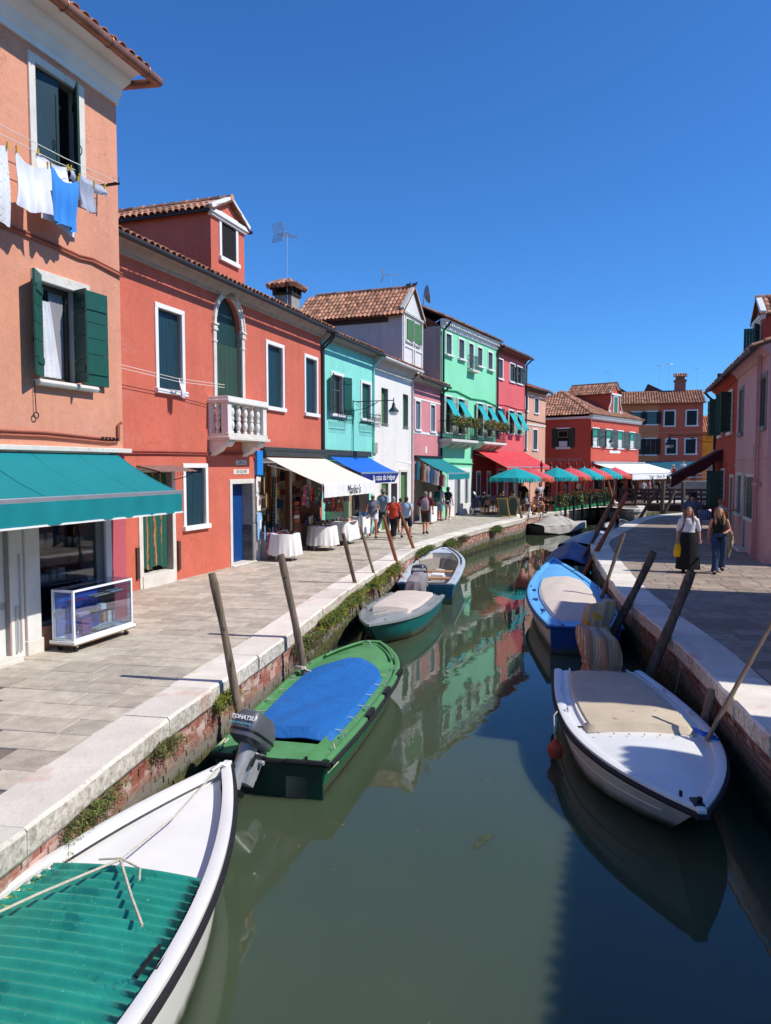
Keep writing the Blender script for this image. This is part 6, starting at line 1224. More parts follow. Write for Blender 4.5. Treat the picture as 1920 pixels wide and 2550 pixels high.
# ================================================================== boats (local frame: x from stern to bow, z = 0 at the water)
class Boat:
    def __init__(s, name, label, stern, bow, beam, zs, ws=.82, p=2.2, tm=.42, rake=.45, hull=None, hull2=None, rail=None, rub=None, gw=.07, chine=.84, tip=0.0):
        a, b = Vector(stern), Vector(bow); d = b - a; s.L = d.length; s.B = beam; s.z = zs; s.ws, s.p, s.tm, s.rake, s.chine, s.tip = ws, p, tm, rake, chine, tip
        s.e = thing(name, label, 'boat', (a.x, a.y, WZ), math.atan2(d.y, d.x)); n = 28; s.n = n
        k = MB(); rings = []
        for i in range(n + 1):
            t = i / n; b_ = s.hb(t); zsr = s.sheer(t); zk = -.28 + .10 * t ** 3; zc = -.05 + .18 * t ** 3 + (zsr * .35) * t ** 5
            pts = [(0, zk), (b_ * .45, zk + .06 + .10 * t * t), (b_ * s.chine, zc), (b_ * (s.chine + (1 - s.chine) * .55), (zc + zsr) * .5), (b_, zsr - .02)]
            row = []
            for y, z in pts[::-1]: row.append((s.xx(t, z), y, z))
            for y, z in pts[1:]: row.append((s.xx(t, z), -y, z))
            rings.append(row)
        k.loft(rings, caps=False, closed=False); k.f = [f[::-1] for f in k.f]
        m0 = len(k.f); k.add(rings[0], [tuple(range(9))])
        if hull2:
            for fi, f in enumerate(k.f):
                if all(k.v[v][2] < .10 for v in f): k.m[fi] = 1
        s.hull = k.build('hull', [hull, hull2 or hull], s.e)
        o, i_ = s.outline(.025), s.outline(-gw); k = MB(); P = []
        for q, r_ in zip(o, i_): P.append([(q[0], q[1], q[2] - .045), (q[0], q[1], q[2] + .008), (q[0] * .5 + r_[0] * .5, (q[1] + r_[1]) / 2, q[2] + .022), (r_[0], r_[1], r_[2] + .008), (r_[0], r_[1], r_[2] - .06)])
        k.loft(P, caps=True); s.rail = k.build('gunwale', rail, s.e)
        if rub:
            q = s.outline(.035); k = MB(); k.tube([(x, y, z - .05) for x, y, z in q], .032, 8); k.build('rub_rail', rub, s.e)
            k = MB(); k.tube([(q[0][0] - .02, q[0][1], q[0][2] - .05), (q[-1][0] - .02, q[-1][1], q[-1][2] - .05)], .030, 8); k.build('stern_rub_rail', rub, s.e)
    def hb(s, t):
        h = s.B / 2
        if t < s.tm: return h * (s.ws + (1 - s.ws) * math.sin(math.pi / 2 * t / s.tm))
        u = (t - s.tm) / (1 - s.tm); return max(.012, h * (1 - u ** s.p) + s.tip * u)
    def sheer(s, t): a, b, c = s.z; return a * (1 - t) ** 2 + 2 * t * (1 - t) * (2 * b - (a + c) / 2) + c * t * t
    def xx(s, t, z): return s.L * t - s.rake * (t ** 4) * (1 - (z + .28) / (s.sheer(t) + .28))
    def outline(s, off, t0=0.0, t1=1.0, n=48):
        L_, R_ = [], []
        for i in range(n + 1):
            t = t0 + (t1 - t0) * i / n; t = t0 + (t1 - t0) * (1 - (1 - i / n) ** 1.6); b = s.hb(t) + off; x = s.xx(t, s.sheer(t)) + (off if t > .995 else 0)
            if b < .012: b = .012
            L_.append((x, b, s.sheer(t))); R_.append((x, -b, s.sheer(t)))
        if off < 0:
            xm = s.L + off * 1.6; L_ = [(min(x, xm), y, z) for x, y, z in L_]; R_ = [(min(x, xm), y, z) for x, y, z in R_]
        return L_ + R_[::-1]
    def deck(s, t0, t1, m, mg=.05, drop=.03, camber=.04, name='deck', n=24, aft_edge=.0):
        P = []
        for i in range(n + 1):
            t = t0 + (t1 - t0) * i / n; b = max(.005, s.hb(t) - mg); x = min(s.xx(t, s.sheer(t)), s.L - mg); P.append([(x, b * j / 8, s.sheer(t) - drop + camber * (1 - (j / 8) ** 2) * min(1, b * 2)) for j in range(-8, 9)])
        k = MB(); k.sheet(P, .03); return k.build(name, m, s.e)
    def side_deck(s, t0, t1, m, w, drop=.02):
        k = MB(); n = 24
        for sg in (1, -1):
            P = []
            for i in range(n + 1):
                t = t0 + (t1 - t0) * i / n; b = s.hb(t); x = s.xx(t, s.sheer(t)); P.append([(x, sg * (b - .04), s.sheer(t) - drop), (x, sg * max(b - w, .01), s.sheer(t) - drop + .015), (x, sg * max(b - w, .01), s.sheer(t) + .03), (x, sg * max(b - w - .025, .005), s.sheer(t) + .03), (x, sg * max(b - w - .025, .005), s.sheer(t) - .3)])
            k.grid(P, flip=sg < 0)
        return k.build('side_deck', m, s.e)
    def inside(s, t0, t1, m, w, depth=.38):
        k = MB(); P = []; n = 18
        for i in range(n + 1):
            t = t0 + (t1 - t0) * i / n; b = max(s.hb(t) - w - .02, .02); x = s.xx(t, s.sheer(t)); z = s.sheer(t) - .02
            P.append([(x, b, z), (x, b * .92, z - depth), (x, -b * .92, z - depth), (x, -b, z)])
        k.grid(P); k.add([P[0][0], P[0][1], P[0][2], P[0][3]], [(0, 1, 2, 3)]); k.add(P[-1], [(3, 2, 1, 0)]); return k.build('cockpit', m, s.e)
    def cover(s, t0, t1, m, w, h, round_=.0, name='cover', hem=.05, sq=0.0, base=.0, wr=.004, n=30, seed=1, th=.012):
        """tight tarp: crowned, with an edge that drops to the deck, optional rounded front end"""
        rd = random.Random(seed); ph = [rd.uniform(0, 6) for _ in range(3)]; P = []
        for i in range(n + 1):
            t = t0 + (t1 - t0) * i / n; b = max(s.hb(t) - w, .02)
            if round_:
                u = max(0, (t - (t1 - round_)) / round_); b *= math.sqrt(max(1 - u * u, .0004))
            x = s.xx(t, s.sheer(t)); row = []
            e = min(1, min(i, n - i) / 3 + (0 if i in (0, n) else .55)); 
            for j in range(-12, 13):
                y = j / 12; z = s.sheer(t) + base + h * (1 - abs(y) ** 2.4) * e + (hem if abs(j) < 12 and 0 < i < n else -.01)
                z += wr * math.sin(9 * t + 3 * y + ph[0]) + wr * .7 * math.sin(31 * t + 7 * y + ph[1]) * (1 - y * y); row.append((x, b * y, z))
            P.append(row)
        k = MB(); k.sheet(P, th); return k.build(name, m, s.e)
    def cleats(s, ts, m=ALU, name='cleat'):
        for t in ts:
            for sg in (1, -1):
                x, y, z = s.xx(t, s.sheer(t)), sg * (s.hb(t) - .07), s.sheer(t); k = MB(); k.tube([(x - .045, y, z + .01), (x - .03, y, z + .06), (x + .03, y, z + .06), (x + .045, y, z + .01)], .009, 6); k.build(name, m, s.e)
def rrect(w, d, z, n=20, e=4.0, cx=0.0):
    out = []
    for j in range(n):
        a = 2 * math.pi * j / n; c, s_ = math.cos(a), math.sin(a); out.append((cx + w * math.copysign(abs(c) ** (2 / e), c), d * math.copysign(abs(s_) ** (2 / e), s_), z))
    return out
def outboard(bt, y, z, tilt, m, leg_m, sc=1.0, text=None, cover=None, x=-.08, steer=0.0, lower=True, cloth=None):
    rot = (0, R(tilt), R(steer)); k = MB(); k.box(-.10, .06, -.12, .12, -.28, .06); k.box(.02, .10, -.1, -.06, -.2, .1); k.box(.02, .10, .06, .1, -.2, .1); k.tube([(.0, -.18, -.02), (.0, .18, -.02)], .03, 8)
    k.xf(Matrix.Scale(sc, 4)); ob = k.build('outboard_motor', leg_m, bt.e, loc=(x, y, z), rot=rot, bevel=.01)
    if cover is None or cloth:
        k = MB(); rg = []
        for zz, w, d, cx in ((.10, .20, .13, -.10), (.14, .27, .17, -.12), (.22, .28, .18, -.12), (.30, .275, .175, -.12), (.36, .26, .165, -.13), (.42, .22, .14, -.14), (.445, .14, .09, -.15)): rg.append([tuple(c * sc for c in p) for p in rrect(w, d, zz, 24, 3.6, cx)])
        k.loft(rg); k.build('cowl', m, ob); k = MB(); k.loft([[tuple(c * sc for c in p) for p in rrect(.282, .182, zz, 24, 3.6, -.12)] for zz in (.19, .215)]); k.build('cowl_band', BLACK, ob)
        k = MB(); k.beam((.08 * sc, 0, .12 * sc), (.42 * sc, .05 * sc, .16 * sc), .05 * sc, .05 * sc); k.tube([(.42 * sc, .05 * sc, .16 * sc), (.55 * sc, .06 * sc, .17 * sc)], .022 * sc, 8); k.build('tiller', BLACK, ob)
        if text: text_obj('lettering', text[0], text[1] * sc, text[2], ob, tuple(c * sc for c in text[3]), text[4], .001, bold=.003 if len(text) < 6 else text[5])
    if lower:
        k = MB(); k.loft([[tuple(c * sc for c in p) for p in rrect(w, d, zz, 16, 2.6, cx)] for zz, w, d, cx in ((.12, .12, .09, -.12), (0, .10, .075, -.12), (-.35, .09, .06, -.13), (-.60, .11, .05, -.14), (-.72, .12, .045, -.15))])
        k.loft([[tuple(c * sc for c in p) for p in rrect(w, d, zz, 12, 2.4, cx)] for zz, w, d, cx in ((-.70, .20, .10, -.2), (-.712, .20, .10, -.2))]); k.tube([tuple(c * sc for c in p) for p in ((.02, 0, -.80), (-.10, 0, -.80), (-.30, 0, -.80))], [.02 * sc, .055 * sc, .045 * sc], 10); k.loft([[tuple(c * sc for c in p) for p in rrect(w, .02, zz, 10, 2, -.12)] for zz, w in ((-.7, .09), (-.80, .08), (-.98, .03))]); k.build('leg', leg_m, ob)
        k = MB()
        for a in range(3):
            c = len(k.v); k.obox((0, .07 * sc, 0), (.035 * sc, 0, .012 * sc), (0, .06 * sc, 0), (0, 0, .004)); k.xf(Matrix.Translation((-.33 * sc, 0, -.80 * sc)) @ Matrix.Rotation(a * 2.094, 4, 'X'), c)
        k.build('propeller', ALU, ob)
        if not cover:
            k = MB(); k.box(-.27 * sc, .03 * sc, -.17 * sc, .17 * sc, -.11 * sc, -.02 * sc) if False else k.tube([tuple(c * sc for c in p) for p in ((-.12, -.12, -.1), (-.12, -.13, .02), (.05, -.14, .05))], .02 * sc, 6); k.box(-.16 * sc, -.05 * sc, -.11 * sc, .11 * sc, -.42 * sc, -.36 * sc); k.build('bracket_arm', BLACK, ob)
    if cover:
        k = MB(); rg = []; rd = random.Random(int(z * 100) + int(sc * 77)); ph = [rd.uniform(0, 6) for _ in range(5)]; n = 44
        for i, (zz, w) in enumerate(((.42, .03), (.42, .16), (.40, .25), (.33, .275), (.22, .285), (.10, .27), (.0, .23), (-.08, .25), (-.17, .29), (-.25, .32))):
            t = i / 9; row = []
            for j in range(n):
                a = 2 * math.pi * j / n; sq = min(1.32, 1 / max(abs(math.cos(a)), abs(math.sin(a)))) ** .7; f = sq * (1 + (.04 + .26 * t) * (abs(math.sin(3.5 * a + ph[0] + 1.2 * t)) - .55) + (.02 + .09 * t) * math.sin(8 * a + ph[1] - 3 * t) + .06 * math.sin(2 * a + ph[2]))
                row.append(((-.12 + w * math.cos(a) * 1.15 * f + .05 * math.sin(t * 4 + ph[3])) * sc, (w * .80 * math.sin(a) * f + .05 * math.sin(t * 3 + ph[4])) * sc, (zz + .05 * math.cos(a + ph[2]) * (1 - t) + (.05 * math.sin(5 * a + ph[1]) + .03 * math.sin(11 * a)) * t * t) * sc))
            rg.append(row)
        k.loft(rg, caps=False); k.add(rg[0], [tuple(range(n))]); k.f = [f[::-1] for f in k.f]; k.build('motor_cover', cover, ob, ang=28)
        k = MB(); k.tube([(p[0] * 1.03 + .004, p[1] * 1.03, p[2]) for p in rg[6]], .010 * sc, 6, closed=True); k.build('tie_cord', ROPE, ob)
    return ob
BW = mat('boat_white', 'e4e2dc', .38, .07, 2, .08, 40, .003, coat=.15, spots=[('b0b0b0', .76, 14), ('a89f94', .80, 30)], slime=.02); BWG = mat('boat_hull_offwhite', 'c9c6bd', .45, .12, 2, .08, streak=.25, slime=.03)
BGD = mat('boat_deck_green', '558f58', .7, .2, 3, .3, 30, .004, spots=[('7fb08a', .72, 5), ('3a7f42', .68, 7)]); BGH = mat('boat_hull_green', '1f6a44', .45, .16, 2, .15, slime=.03, spots=[('3a8058', .70, 8)]); BGS = mat('boat_stern_dark_green', '0f3a30', .4)
BLT = mat('blue_tarp', '1a66ae', .65, .12, 4, .6, 9, .03, spots=[('3f86cc', .66, 6)]); BTL = mat('boat_teal', '0f6a66', .4, .16, 2, .1, coat=.1, slime=.03, spots=[('2f8480', .70, 7)]); BGR = mat('boat_deck_grey', '8f9596', .35, .16, 2, .08, coat=.2, spots=[('a5a39a', .62, 2.5)])
BEI = mat('beige_cover', 'cfc2b4', .9, .07, 3, .3, 16, .01); TAN = mat('tan_cover', 'c6b69c', .9, .10, 3, .35, 12, .012, spots=[('a08e74', .62, 5)]); BSK = mat('boat_sky_blue', '68b0e2', .5, .10, 3, .15, spots=[('92c8ec', .66, 5), ('4a90c8', .68, 9)]); BDB = mat('boat_dark_blue', '173f78', .45, .15, slime=.02)
BRN = mat('boat_brown_bottom', '5a4a3a', .6)
# --- A: white bow boat with green corrugated sheet
bA = Boat('white_bow_boat', 'white boat with green corrugated plastic sheet, nearest at bottom left', (-2.66, 2.05), (-1.64, 7.50), 1.72, (.66, .67, .74), ws=.86, p=2.0, tm=.40, rake=.8, hull=BW, rail=BW, rub=BLACKR, gw=.085, chine=.9)
bA.deck(.50, .985, BW, .10, .10, .02); bA.inside(.03, .64, BW, .09, .13)
GC = mat('green_corrugated', '2a8f7a', .26, .22, 4, .45, 60, .005, spec=.7, spots=[('1a7468', .58, 1.6), ('52b098', .64, 30), ('b8e8d8', .70, 55)])  # pale spots put fibres and painted sparkle highlights into the sheet colour
def corr(bt, t0, t1, m, w, amp=.023, wl=.098):
    x0, x1 = bt.L * t0, bt.L * t1; n = int((x1 - x0) / wl * 8); P = []
    for i in range(n + 1):
        x = x0 + (x1 - x0) * i / n; t = x / bt.L; b = bt.hb(t) - w + .012 * math.sin(i * .8); z = bt.sheer(t) - .02 + amp * math.sin(2 * math.pi * (x - x0) / wl); P.append([(x + .0 * j, b * j / 6, z + .035 * (1 - (j / 6) ** 2)) for j in range(-6, 7)])
    k = MB(); k.sheet(P, .004); return k.build('corrugated_sheet', m, bt.e, ang=70)
corr(bA, .05, .64, GC, .10)
k = MB(); k.tube([(5.36, 0, .77), (4.4, .0, .72), (3.52, .03, .78)], .007, 6); k.tube([(3.52, .03, .78), (3.0, .35, .78), (2.35, .80, .72)], .011, 6); k.tube([(3.52, .03, .78), (3.1, -.30, .77), (2.85, -.52, .74)], .011, 6); k.tube([(2.2, .35, .78), (1.6, .25, .78), (.9, .1, .78)], .012, 6); k.tube([(3.50, .20, .775), (3.52, .03, .79), (3.44, -.18, .775), (3.30, -.25, .77)], .008, 6); k.build('lashing_rope', ROPE, bA.e)
k = MB(); k.box(2.55, 2.72, -.80, -.77, .65, .68); k.tube([(2.45, -.70, .69), (2.6, -.72, .72), (2.75, -.70, .69)], .014, 6); k.build('side_cleat', IRON, bA.e); k = MB(); k.tube([(5.28, .06, .75), (5.38, 0, .79), (5.40, -.05, .76)], .018, 6); k.build('bow_ring', ALU, bA.e)
# --- B: green boat with blue tarp and TOHATSU motor
bB = Boat('green_boat', 'green painted boat with a taut blue tarp and a black outboard motor', (-1.34, 8.36), (-.22, 13.75), 1.62, (.46, .45, .52), ws=.86, p=3.0, tm=.45, rake=.7, hull=BGH, hull2=BGS, rail=BGD, rub=BLACKR, gw=.06, tip=.10)
bB.deck(.64, .985, BGD, .05, .03, .05); bB.side_deck(0.0, .66, BGD, .24); bB.deck(0, .10, BGD, .05, .035, .01, 'stern_deck'); bB.cover(.115, .755, BLT, .175, .055, round_=.20, seed=4, wr=.013)
k = MB(); k.box(-.02, .02, -.64, .64, -.1, .40); k.build('transom', BGS, bB.e); k = MB()
for sg in (1, -1): k.tube([(-.03, sg * .70, .43), (-.04, sg * .2, .43)], .035, 8); 
k.build('stern_bumper', BLACKR, bB.e); bB.cleats((.14, .34, .55, .70, .82)); k = MB(); k.tube([(5.1, -.06, .53), (5.1, 0, .62), (5.1, .06, .53)], .01, 6); k.build('bow_eye', ALU, bB.e); k = MB()
q = bB.outline(-.10, .78, 1.0); k.tube([(x, y, z + .04) for x, y, z in q if x < 5.3][:44], .022, 6); k.tube([(x, y, z + .04) for x, y, z in q if x < 5.3][-44:], .022, 6); k.build('toe_rail', BGD, bB.e)
k = MB()
for i in range(3): x = 1.5 + i * 1.0; k.box(x, x + .35, -bB.hb(x / bB.L) - .05, -bB.hb(x / bB.L) + .01, .40, .49)
k.build('fender_pad', BLACKR, bB.e)
for i in range(6):
    for sg in (1, -1):
        t = .16 + i * .09; b = bB.hb(t); x = bB.L * t; k = MB(); k.tube([(x, sg * (b - .22), bB.sheer(t) + .05), (x + .03, sg * (b - .14), bB.sheer(t) + .035), (x + .01, sg * (b - .07), bB.sheer(t) + .045)], .006, 5); k.build('tarp_lashing', ROPE, bB.e)
GM = mat('motor_grey', '565a60', .35, .1, 3, .03, coat=.3); LGM = mat('motor_leg_grey', 'a4a7aa', .4, .2, 6, .1, metal=.25)
obB = outboard(bB, .20, .44, 38, GM, LGM, 1.06, ('TOHATSU', .068, WHITE, (-.402, .0, .318), (R(80), 0, R(-90)), .0022), steer=-14)
text_obj('lettering_small', 'FOUR STROKE POWER', .030, mat('cyan_letter', '5fc8d8', .5), obB, (-.402 * 1.06, .02, .255 * 1.06), (R(88), 0, R(-90)), .001); k = MB(); k.box(-.02, .012, -.45, -.2, -.05, .25); k.build('motor_plate', ALU, bB.e)
# --- C: grey decked teal boat with beige cover and wrapped motor
bC = Boat('grey_teal_boat', 'teal hulled boat with grey deck and a flat beige cover', (.82, 19.15), (-.36, 14.85), 1.50, (.48, .50, .60), ws=.95, p=2.4, tm=.35, rake=1.2, hull=BTL, hull2=BRN, rail=BGR, gw=.08)
bC.deck(.55, .985, BGR, .06, .03, .07); bC.side_deck(.0, .57, BGR, .22); bC.deck(0, .06, BGR, .05, .03, .01, 'stern_deck'); bC.cover(.03, .62, BEI, .22, .035, seed=7, hem=.09); bC.cleats((.30, .88)); k = MB(); k.tube([(3.9, -.05, .68), (3.3, .18, .66), (2.8, .4, .62)], .01, 6); k.build('bow_rope', ROPE, bC.e)
outboard(bC, .0, .46, 10, GM, LGM, 1.05, cover=mat('grey_motor_cover', '8c8689', .8, .1))
# --- D: open white and teal boat with YAMAHA motor
BWD = mat('boat_grey_white', 'b9c3cc', .45, .08, 3, .1); BTD = mat('boat_petrol', '14566a', .4, .15, slime=.03)
bD = Boat('open_white_boat', 'open boat with grey white gunwale, petrol blue hull and black outboard', (1.12, 20.35), (2.15, 26.9), 1.72, (.56, .60, .86), ws=.90, p=2.6, tm=.45, rake=.4, hull=BTD, rail=BWD, rub=None, gw=.20, tip=.14)
bD.inside(.05, .86, mat('boat_inner', 'c9c4ba', .7, .1), .20, .42); bD.deck(.86, .985, BWD, .05, .02, .02); BTH = mat('thwart_wood', 'b98a64', .6, .15, 5)
for t in (.28, .46): k = MB(); x = bD.L * t; b = bD.hb(t) - .22; k.box(x, x + .32, -b, b, bD.sheer(t) - .17, bD.sheer(t) - .12); k.build('thwart', BTH, bD.e)
k = MB(); P = []
for i in range(11):
    a = -1 + 2 * i / 10; P.append([(bD.L * (.62 + .14 * (1 - a * a)), a * (bD.hb(.68) - .2), bD.sheer(.7) - .01), (bD.L * (.60 + .12 * (1 - a * a)) - .08 * math.sin(i * 2.1), a * (bD.hb(.68) - .26), bD.sheer(.7) - .36)])
k.sheet(P, (-.01, 0, 0)); k.build('bow_canvas', mat('taupe_canvas', '8c8478', .85, .15, 4), bD.e); k = MB(); k.box(2.5, 2.9, -.3, .1, .2, .46); k.build('tank', WHITE, bD.e, bevel=.03); bD.cleats((.12, .3, .5, .7)); q = bD.outline(-.10, .55, 1.0); k = MB(); k.tube([(x, y, z + .03) for x, y, z in q], .022, 6); k.build('rub_strake', BLACK, bD.e)
YM = mat('motor_blue_black', '2b3038', .3, .1, 3, .02, coat=.4); outboard(bD, .16, .55, 6, YM, LGM, 1.25, ('YAMAHA', .085, WHITE, (-.40, .0, .34), (R(78), 0, R(-90))))
k = MB(); k.box(-.03, .02, -.74, -.2, .0, .5); k.build('transom', BTD, bD.e)
# --- tarped boats
def tarp(bt, m, zr, drop=.22, out=.06, seed=1, t0=-.02, t1=1.0, name='tarp', sagn=3, shape=None):
    rd = random.Random(seed); ph = [rd.uniform(0, 6) for _ in range(4)]; P = []; n = 30
    for i in range(n + 1):
        u = i / n; t = min(max(t0 + (t1 - t0) * u, 0), 1); b = bt.hb(t) + out; x = bt.xx(t, bt.sheer(t)) + (-.08 if i == 0 else .06 if i == n else 0); zt = zr(u); row = []; zs = bt.sheer(t) + .02; dr = drop * (1 + .25 * math.sin(7 * u + ph[0]))
        for j in range(-10, 11):
            y = j / 10; a = abs(y)
            if a > .86: z = zs - dr * (a - .86) / .14; yy = b
            else: yy = b * a / .86; z = zs + (zt - zs) * (1 - (a / .86) ** 1.3) - .03 * math.sin(sagn * math.pi * u) ** 2 * math.sin(math.pi * a)
            yy += .012 * math.sin(19 * u + 5 * a + ph[1]) + (.02 * math.sin(33 * u + ph[2]) if a > .86 else 0); row.append((x, math.copysign(yy, y) if j else 0, z + .008 * math.sin(23 * u + 9 * y + ph[3])))
        P.append(row)
    k = MB(); k.sheet(P, .01); return k.build(name, m, bt.e)
bE = Boat('grey_tarp_boat', 'boat under a pale grey tarpaulin by the restaurant quay', (8.35, 41.35), (11.75, 43.5), 1.75, (.5, .5, .56), ws=.95, p=3, rake=.2, hull=mat('hull_dark', '3a3d40', .5), rail=BGR)
tarp(bE, mat('grey_tarp', 'b5afa6', .85, .12, 2, .4, 9, .03, spots=[('9a9284', .6, 3)]), lambda u: .62 + .42 * math.sin(math.pi * min(1, max(0, (u - .12) / .6))) ** .7, .36, seed=2); k = MB(); k.tube([(1.6, -.1, 1.1), (1.75, -.5, 1.0), (1.9, -.95, .6), (1.95, -1.0, .35)], .02, 6); k.ball((1.6, -.15, 1.06), (.14, .1, .08)); k.build('tie', mat('grey_tie', 'a8a49c', .9), bE.e)
NVT = mat('navy_tarp', '1f3f78', .5, .12, 3, .25, 10, .02); bF = Boat('navy_tarp_boat', 'boat under a shiny navy blue cover ahead of the light blue boat', (6.15, 25.0), (7.75, 30.0), 1.55, (.46, .48, .6), ws=.9, p=2.4, hull=mat('hull_grey_blue', '5a6470', .5), rail=BWD)
tarp(bF, NVT, lambda u: .62 + .30 * math.sin(math.pi * u) ** .8 + .07 * math.cos(9 * u), .14, seed=3)
bG = Boat('pale_tarp_boat', 'boat under a pale blue grey cover moored beyond the navy one', (8.15, 31.0), (10.75, 36.4), 1.75, (.5, .52, .62), ws=.92, p=2.4, hull=mat('hull_blue', '3a5a80', .5), rail=mat('rail_blue', '4f7fb0', .5)); tarp(bG, mat('pale_tarp', '98a3b0', .6, .1, 3, .3, 8, .02), lambda u: .62 + .22 * math.sin(math.pi * u), .18, seed=4)
# --- H: light blue boat
bH = Boat('light_blue_boat', 'long sky blue boat with a beige cover and a rag wrapped motor', (4.02, 14.7), (5.18, 22.7), 1.92, (.60, .62, 1.0), ws=.74, p=1.9, tm=.42, rake=1.2, hull=BWG, hull2=BDB, rail=BSK, rub=BDB, gw=.10)
bH.deck(.66, .985, BSK, .06, .04, .06); bH.side_deck(0, .68, BSK, .27); bH.deck(0, .08, BSK, .05, .03, .02, 'stern_deck'); bH.cover(.07, .70, BEI, .25, .05, round_=.06, seed=9, hem=.04, wr=.008); k = MB(); k.box(-.025, .02, -.68, .68, -.1, .52); k.build('transom', BDB, bH.e); bH.cleats((.15, .35, .55), BDB)
for sg in (1, -1): k = MB(); x = bH.L * .80; b = bH.hb(.8); k.box(x, x + .05, sg * b - .04, sg * b + .04, bH.sheer(.8), bH.sheer(.8) + .14); k.build('mooring_post', mat('green_bollard', '1f6a4a', .5), bH.e)
k = MB()
for t in (.2, .36, .5): x = bH.L * t; b = bH.hb(t); k.box(x, x + .22, b - .2, b - .1, bH.sheer(t) + .0, bH.sheer(t) + .015)
k.build('deck_fitting', BDB, bH.e)
RAG = mat('yellow_white_rag', 'b5a88c', .9, .15, 5, .4, 12, .03, spots=[('c9a030', .54, 3.2), ('8f96a0', .62, 5)]); outboard(bH, -.25, .58, 12, GM, LGM, 1.25, cover=RAG)
# --- I: white boat on the right
bI = Boat('white_covered_boat', 'white boat with tan cover and foredeck, nearest on the right', (3.37, 11.55), (2.93, 6.66), 1.72, (.57, .57, .62), ws=.76, p=2.2, tm=.45, rake=1.3, hull=BWG, hull2=BWG, rail=BW, rub=BLACKR, gw=.09)
bI.deck(.50, .985, BW, .08, .05, .05); bI.side_deck(0, .52, BW, .20); bI.deck(0, .05, BW, .05, .03, .01, 'stern_deck'); bI.cover(.045, .56, TAN, .19, .04, seed=12, hem=.05, wr=.007); k = MB()
for q in (.16, .30):
    for sg in (1, -1):
        P = []
        for i in range(34):
            t = .01 + .93 * i / 33; zz = bI.sheer(t) - q; zc = -.05 + .18 * t ** 3 + (bI.sheer(t) * .35) * t ** 5; zm = (zc + bI.sheer(t)) / 2; c1 = bI.chine + (1 - bI.chine) * .55; u = (zz - zm) / max(bI.sheer(t) - .02 - zm, .01); f = c1 + (1 - c1) * u if u > 0 else bI.chine + (c1 - bI.chine) * max(0, (zz - zc) / max(zm - zc, .01)); P.append((bI.xx(t, zz), sg * (bI.hb(t) * f + .004), zz))
        k.tube(P, .011, 6)
k.build('hull_strake', BWG, bI.e); bI.cleats((.22, .42)); k = MB(); k.box(4.68, 4.86, -.05, .05, .625, .650); k.ball((4.78, .02, .67), (.03, .03, .028)); k.box(4.60, 4.64, -.12, -.09, .62, .68); k.build('bow_fitting', BLACK, bI.e, bevel=.01); k = MB()
for i in range(7): k.ball((2.90, -.55 + i * .18, .60), (.012, .012, .012), 6, 4)
k.build('snap_button', ALU, bI.e); k = MB(); k.tube([(2.80, .60, .66), (2.95, .64, .64), (3.0, .80, .60), (2.7, .86, .5)], .02, 6); k.tube([(2.85, .58, .64), (2.9, .74, .63), (2.98, .78, .62)], .02, 6); k.build('blue_rope', mat('blue_rope', '2f62c0', .8), bI.e)
RUGM = stripemat('striped_blanket', [(.30, 'a8785c'), (.36, 'c9b49c'), (.42, 'a8785c'), (.60, 'c8ab90'), (.66, '9a7058'), (.72, 'c9b49c'), (1, 'b08468')], .22, 1, wob=.05); outboard(bI, .08, .60, 5, GM, LGM, 1.30, cover=RUGM)
fb = thing('fender_buoy', 'small red round buoy hanging on the white covered boat', 'buoy', bI.e.matrix_basis @ Vector((2.35, -.98, .16)), 0); k = MB(); k.lathe([(.01, -.11), (.07, -.09), (.105, -.02), (.10, .05), (.05, .10), (.03, .14), (.02, .15)], 14); k.build('ball', mat('buoy_red', 'b84a30', .6, .2), fb); k = MB(); k.tube([(0, 0, .14), (-.01, .03, .28), (.0, .10, .42), (.05, .14, .46)], .010, 6); k.build('cord', ROPE, fb)
# --- J: dark dinghy with outboard beyond the right quay
bJ = Boat('dark_dinghy', 'small dark boat with tilted outboard in the far canal bend', (12.6, 40.6), (14.6, 45.6), 1.5, (.45, .45, .55), ws=.9, p=2.4, hull=mat('hull_dark', '3a3d40'), rail=BGR); bJ.inside(.05, .8, BWG, .08); outboard(bJ, 0, .5, 40, mat('motor_navy', '1d2740', .3, coat=.3), LGM, 1.5)
# ================================================================== mooring poles
PW = mat('pole_wood', '84725f', .9, .5, 14, 1.0, 30, .03, stretch=(1, 1, .07), spots=[('453a32', .60, 9)]); PD = mat('pole_dark_wood', '6a5a4c', .9, .5, 14, 1.0, 30, .03, stretch=(1, 1, .07), spots=[('2c2420', .60, 9)]); PO = mat('pole_orange_wood', '8f5436', .75, .2, 9, .4, 26, .01, stretch=(1, 1, .12)); PB = mat('bamboo', '86705a', .6, .2, 6, .3)
def pole(lab, a, b, r, m, bend=.02, group='mooring poles', cap=None, nodes=False, taper=.85, zb=-1.8):
    a, b = Vector(a), Vector(b); d = (b - a); bot = a + d * ((zb - a.z) / d.z); o = thing('mooring_pole', lab, 'mooring pole', (bot.x, bot.y, bot.z), 0, group); k = MB(); n = 22; P, RR = [], []; rd = random.Random(int(a.x * 100)); sd_ = d.cross(Vector((0, 1, 0))).normalized()
    for i in range(n + 1):
        t = i / n; P.append((b - bot) * t + sd_ * bend * math.sin(t * 5 + a.x * 3) + Vector((0, bend * .5 * math.sin(t * 7 + a.x), 0))); RR.append(r * (1 - (1 - taper) * t) * (1 + .07 * math.sin(t * 17 + a.x) + rd.uniform(-.05, .05)) * (1.0 if i < n else .9))
        if nodes and i % 3 == 0: RR[-1] *= 1.18
    k.tube(P, RR, 12); k.build('shaft', m, o); return o
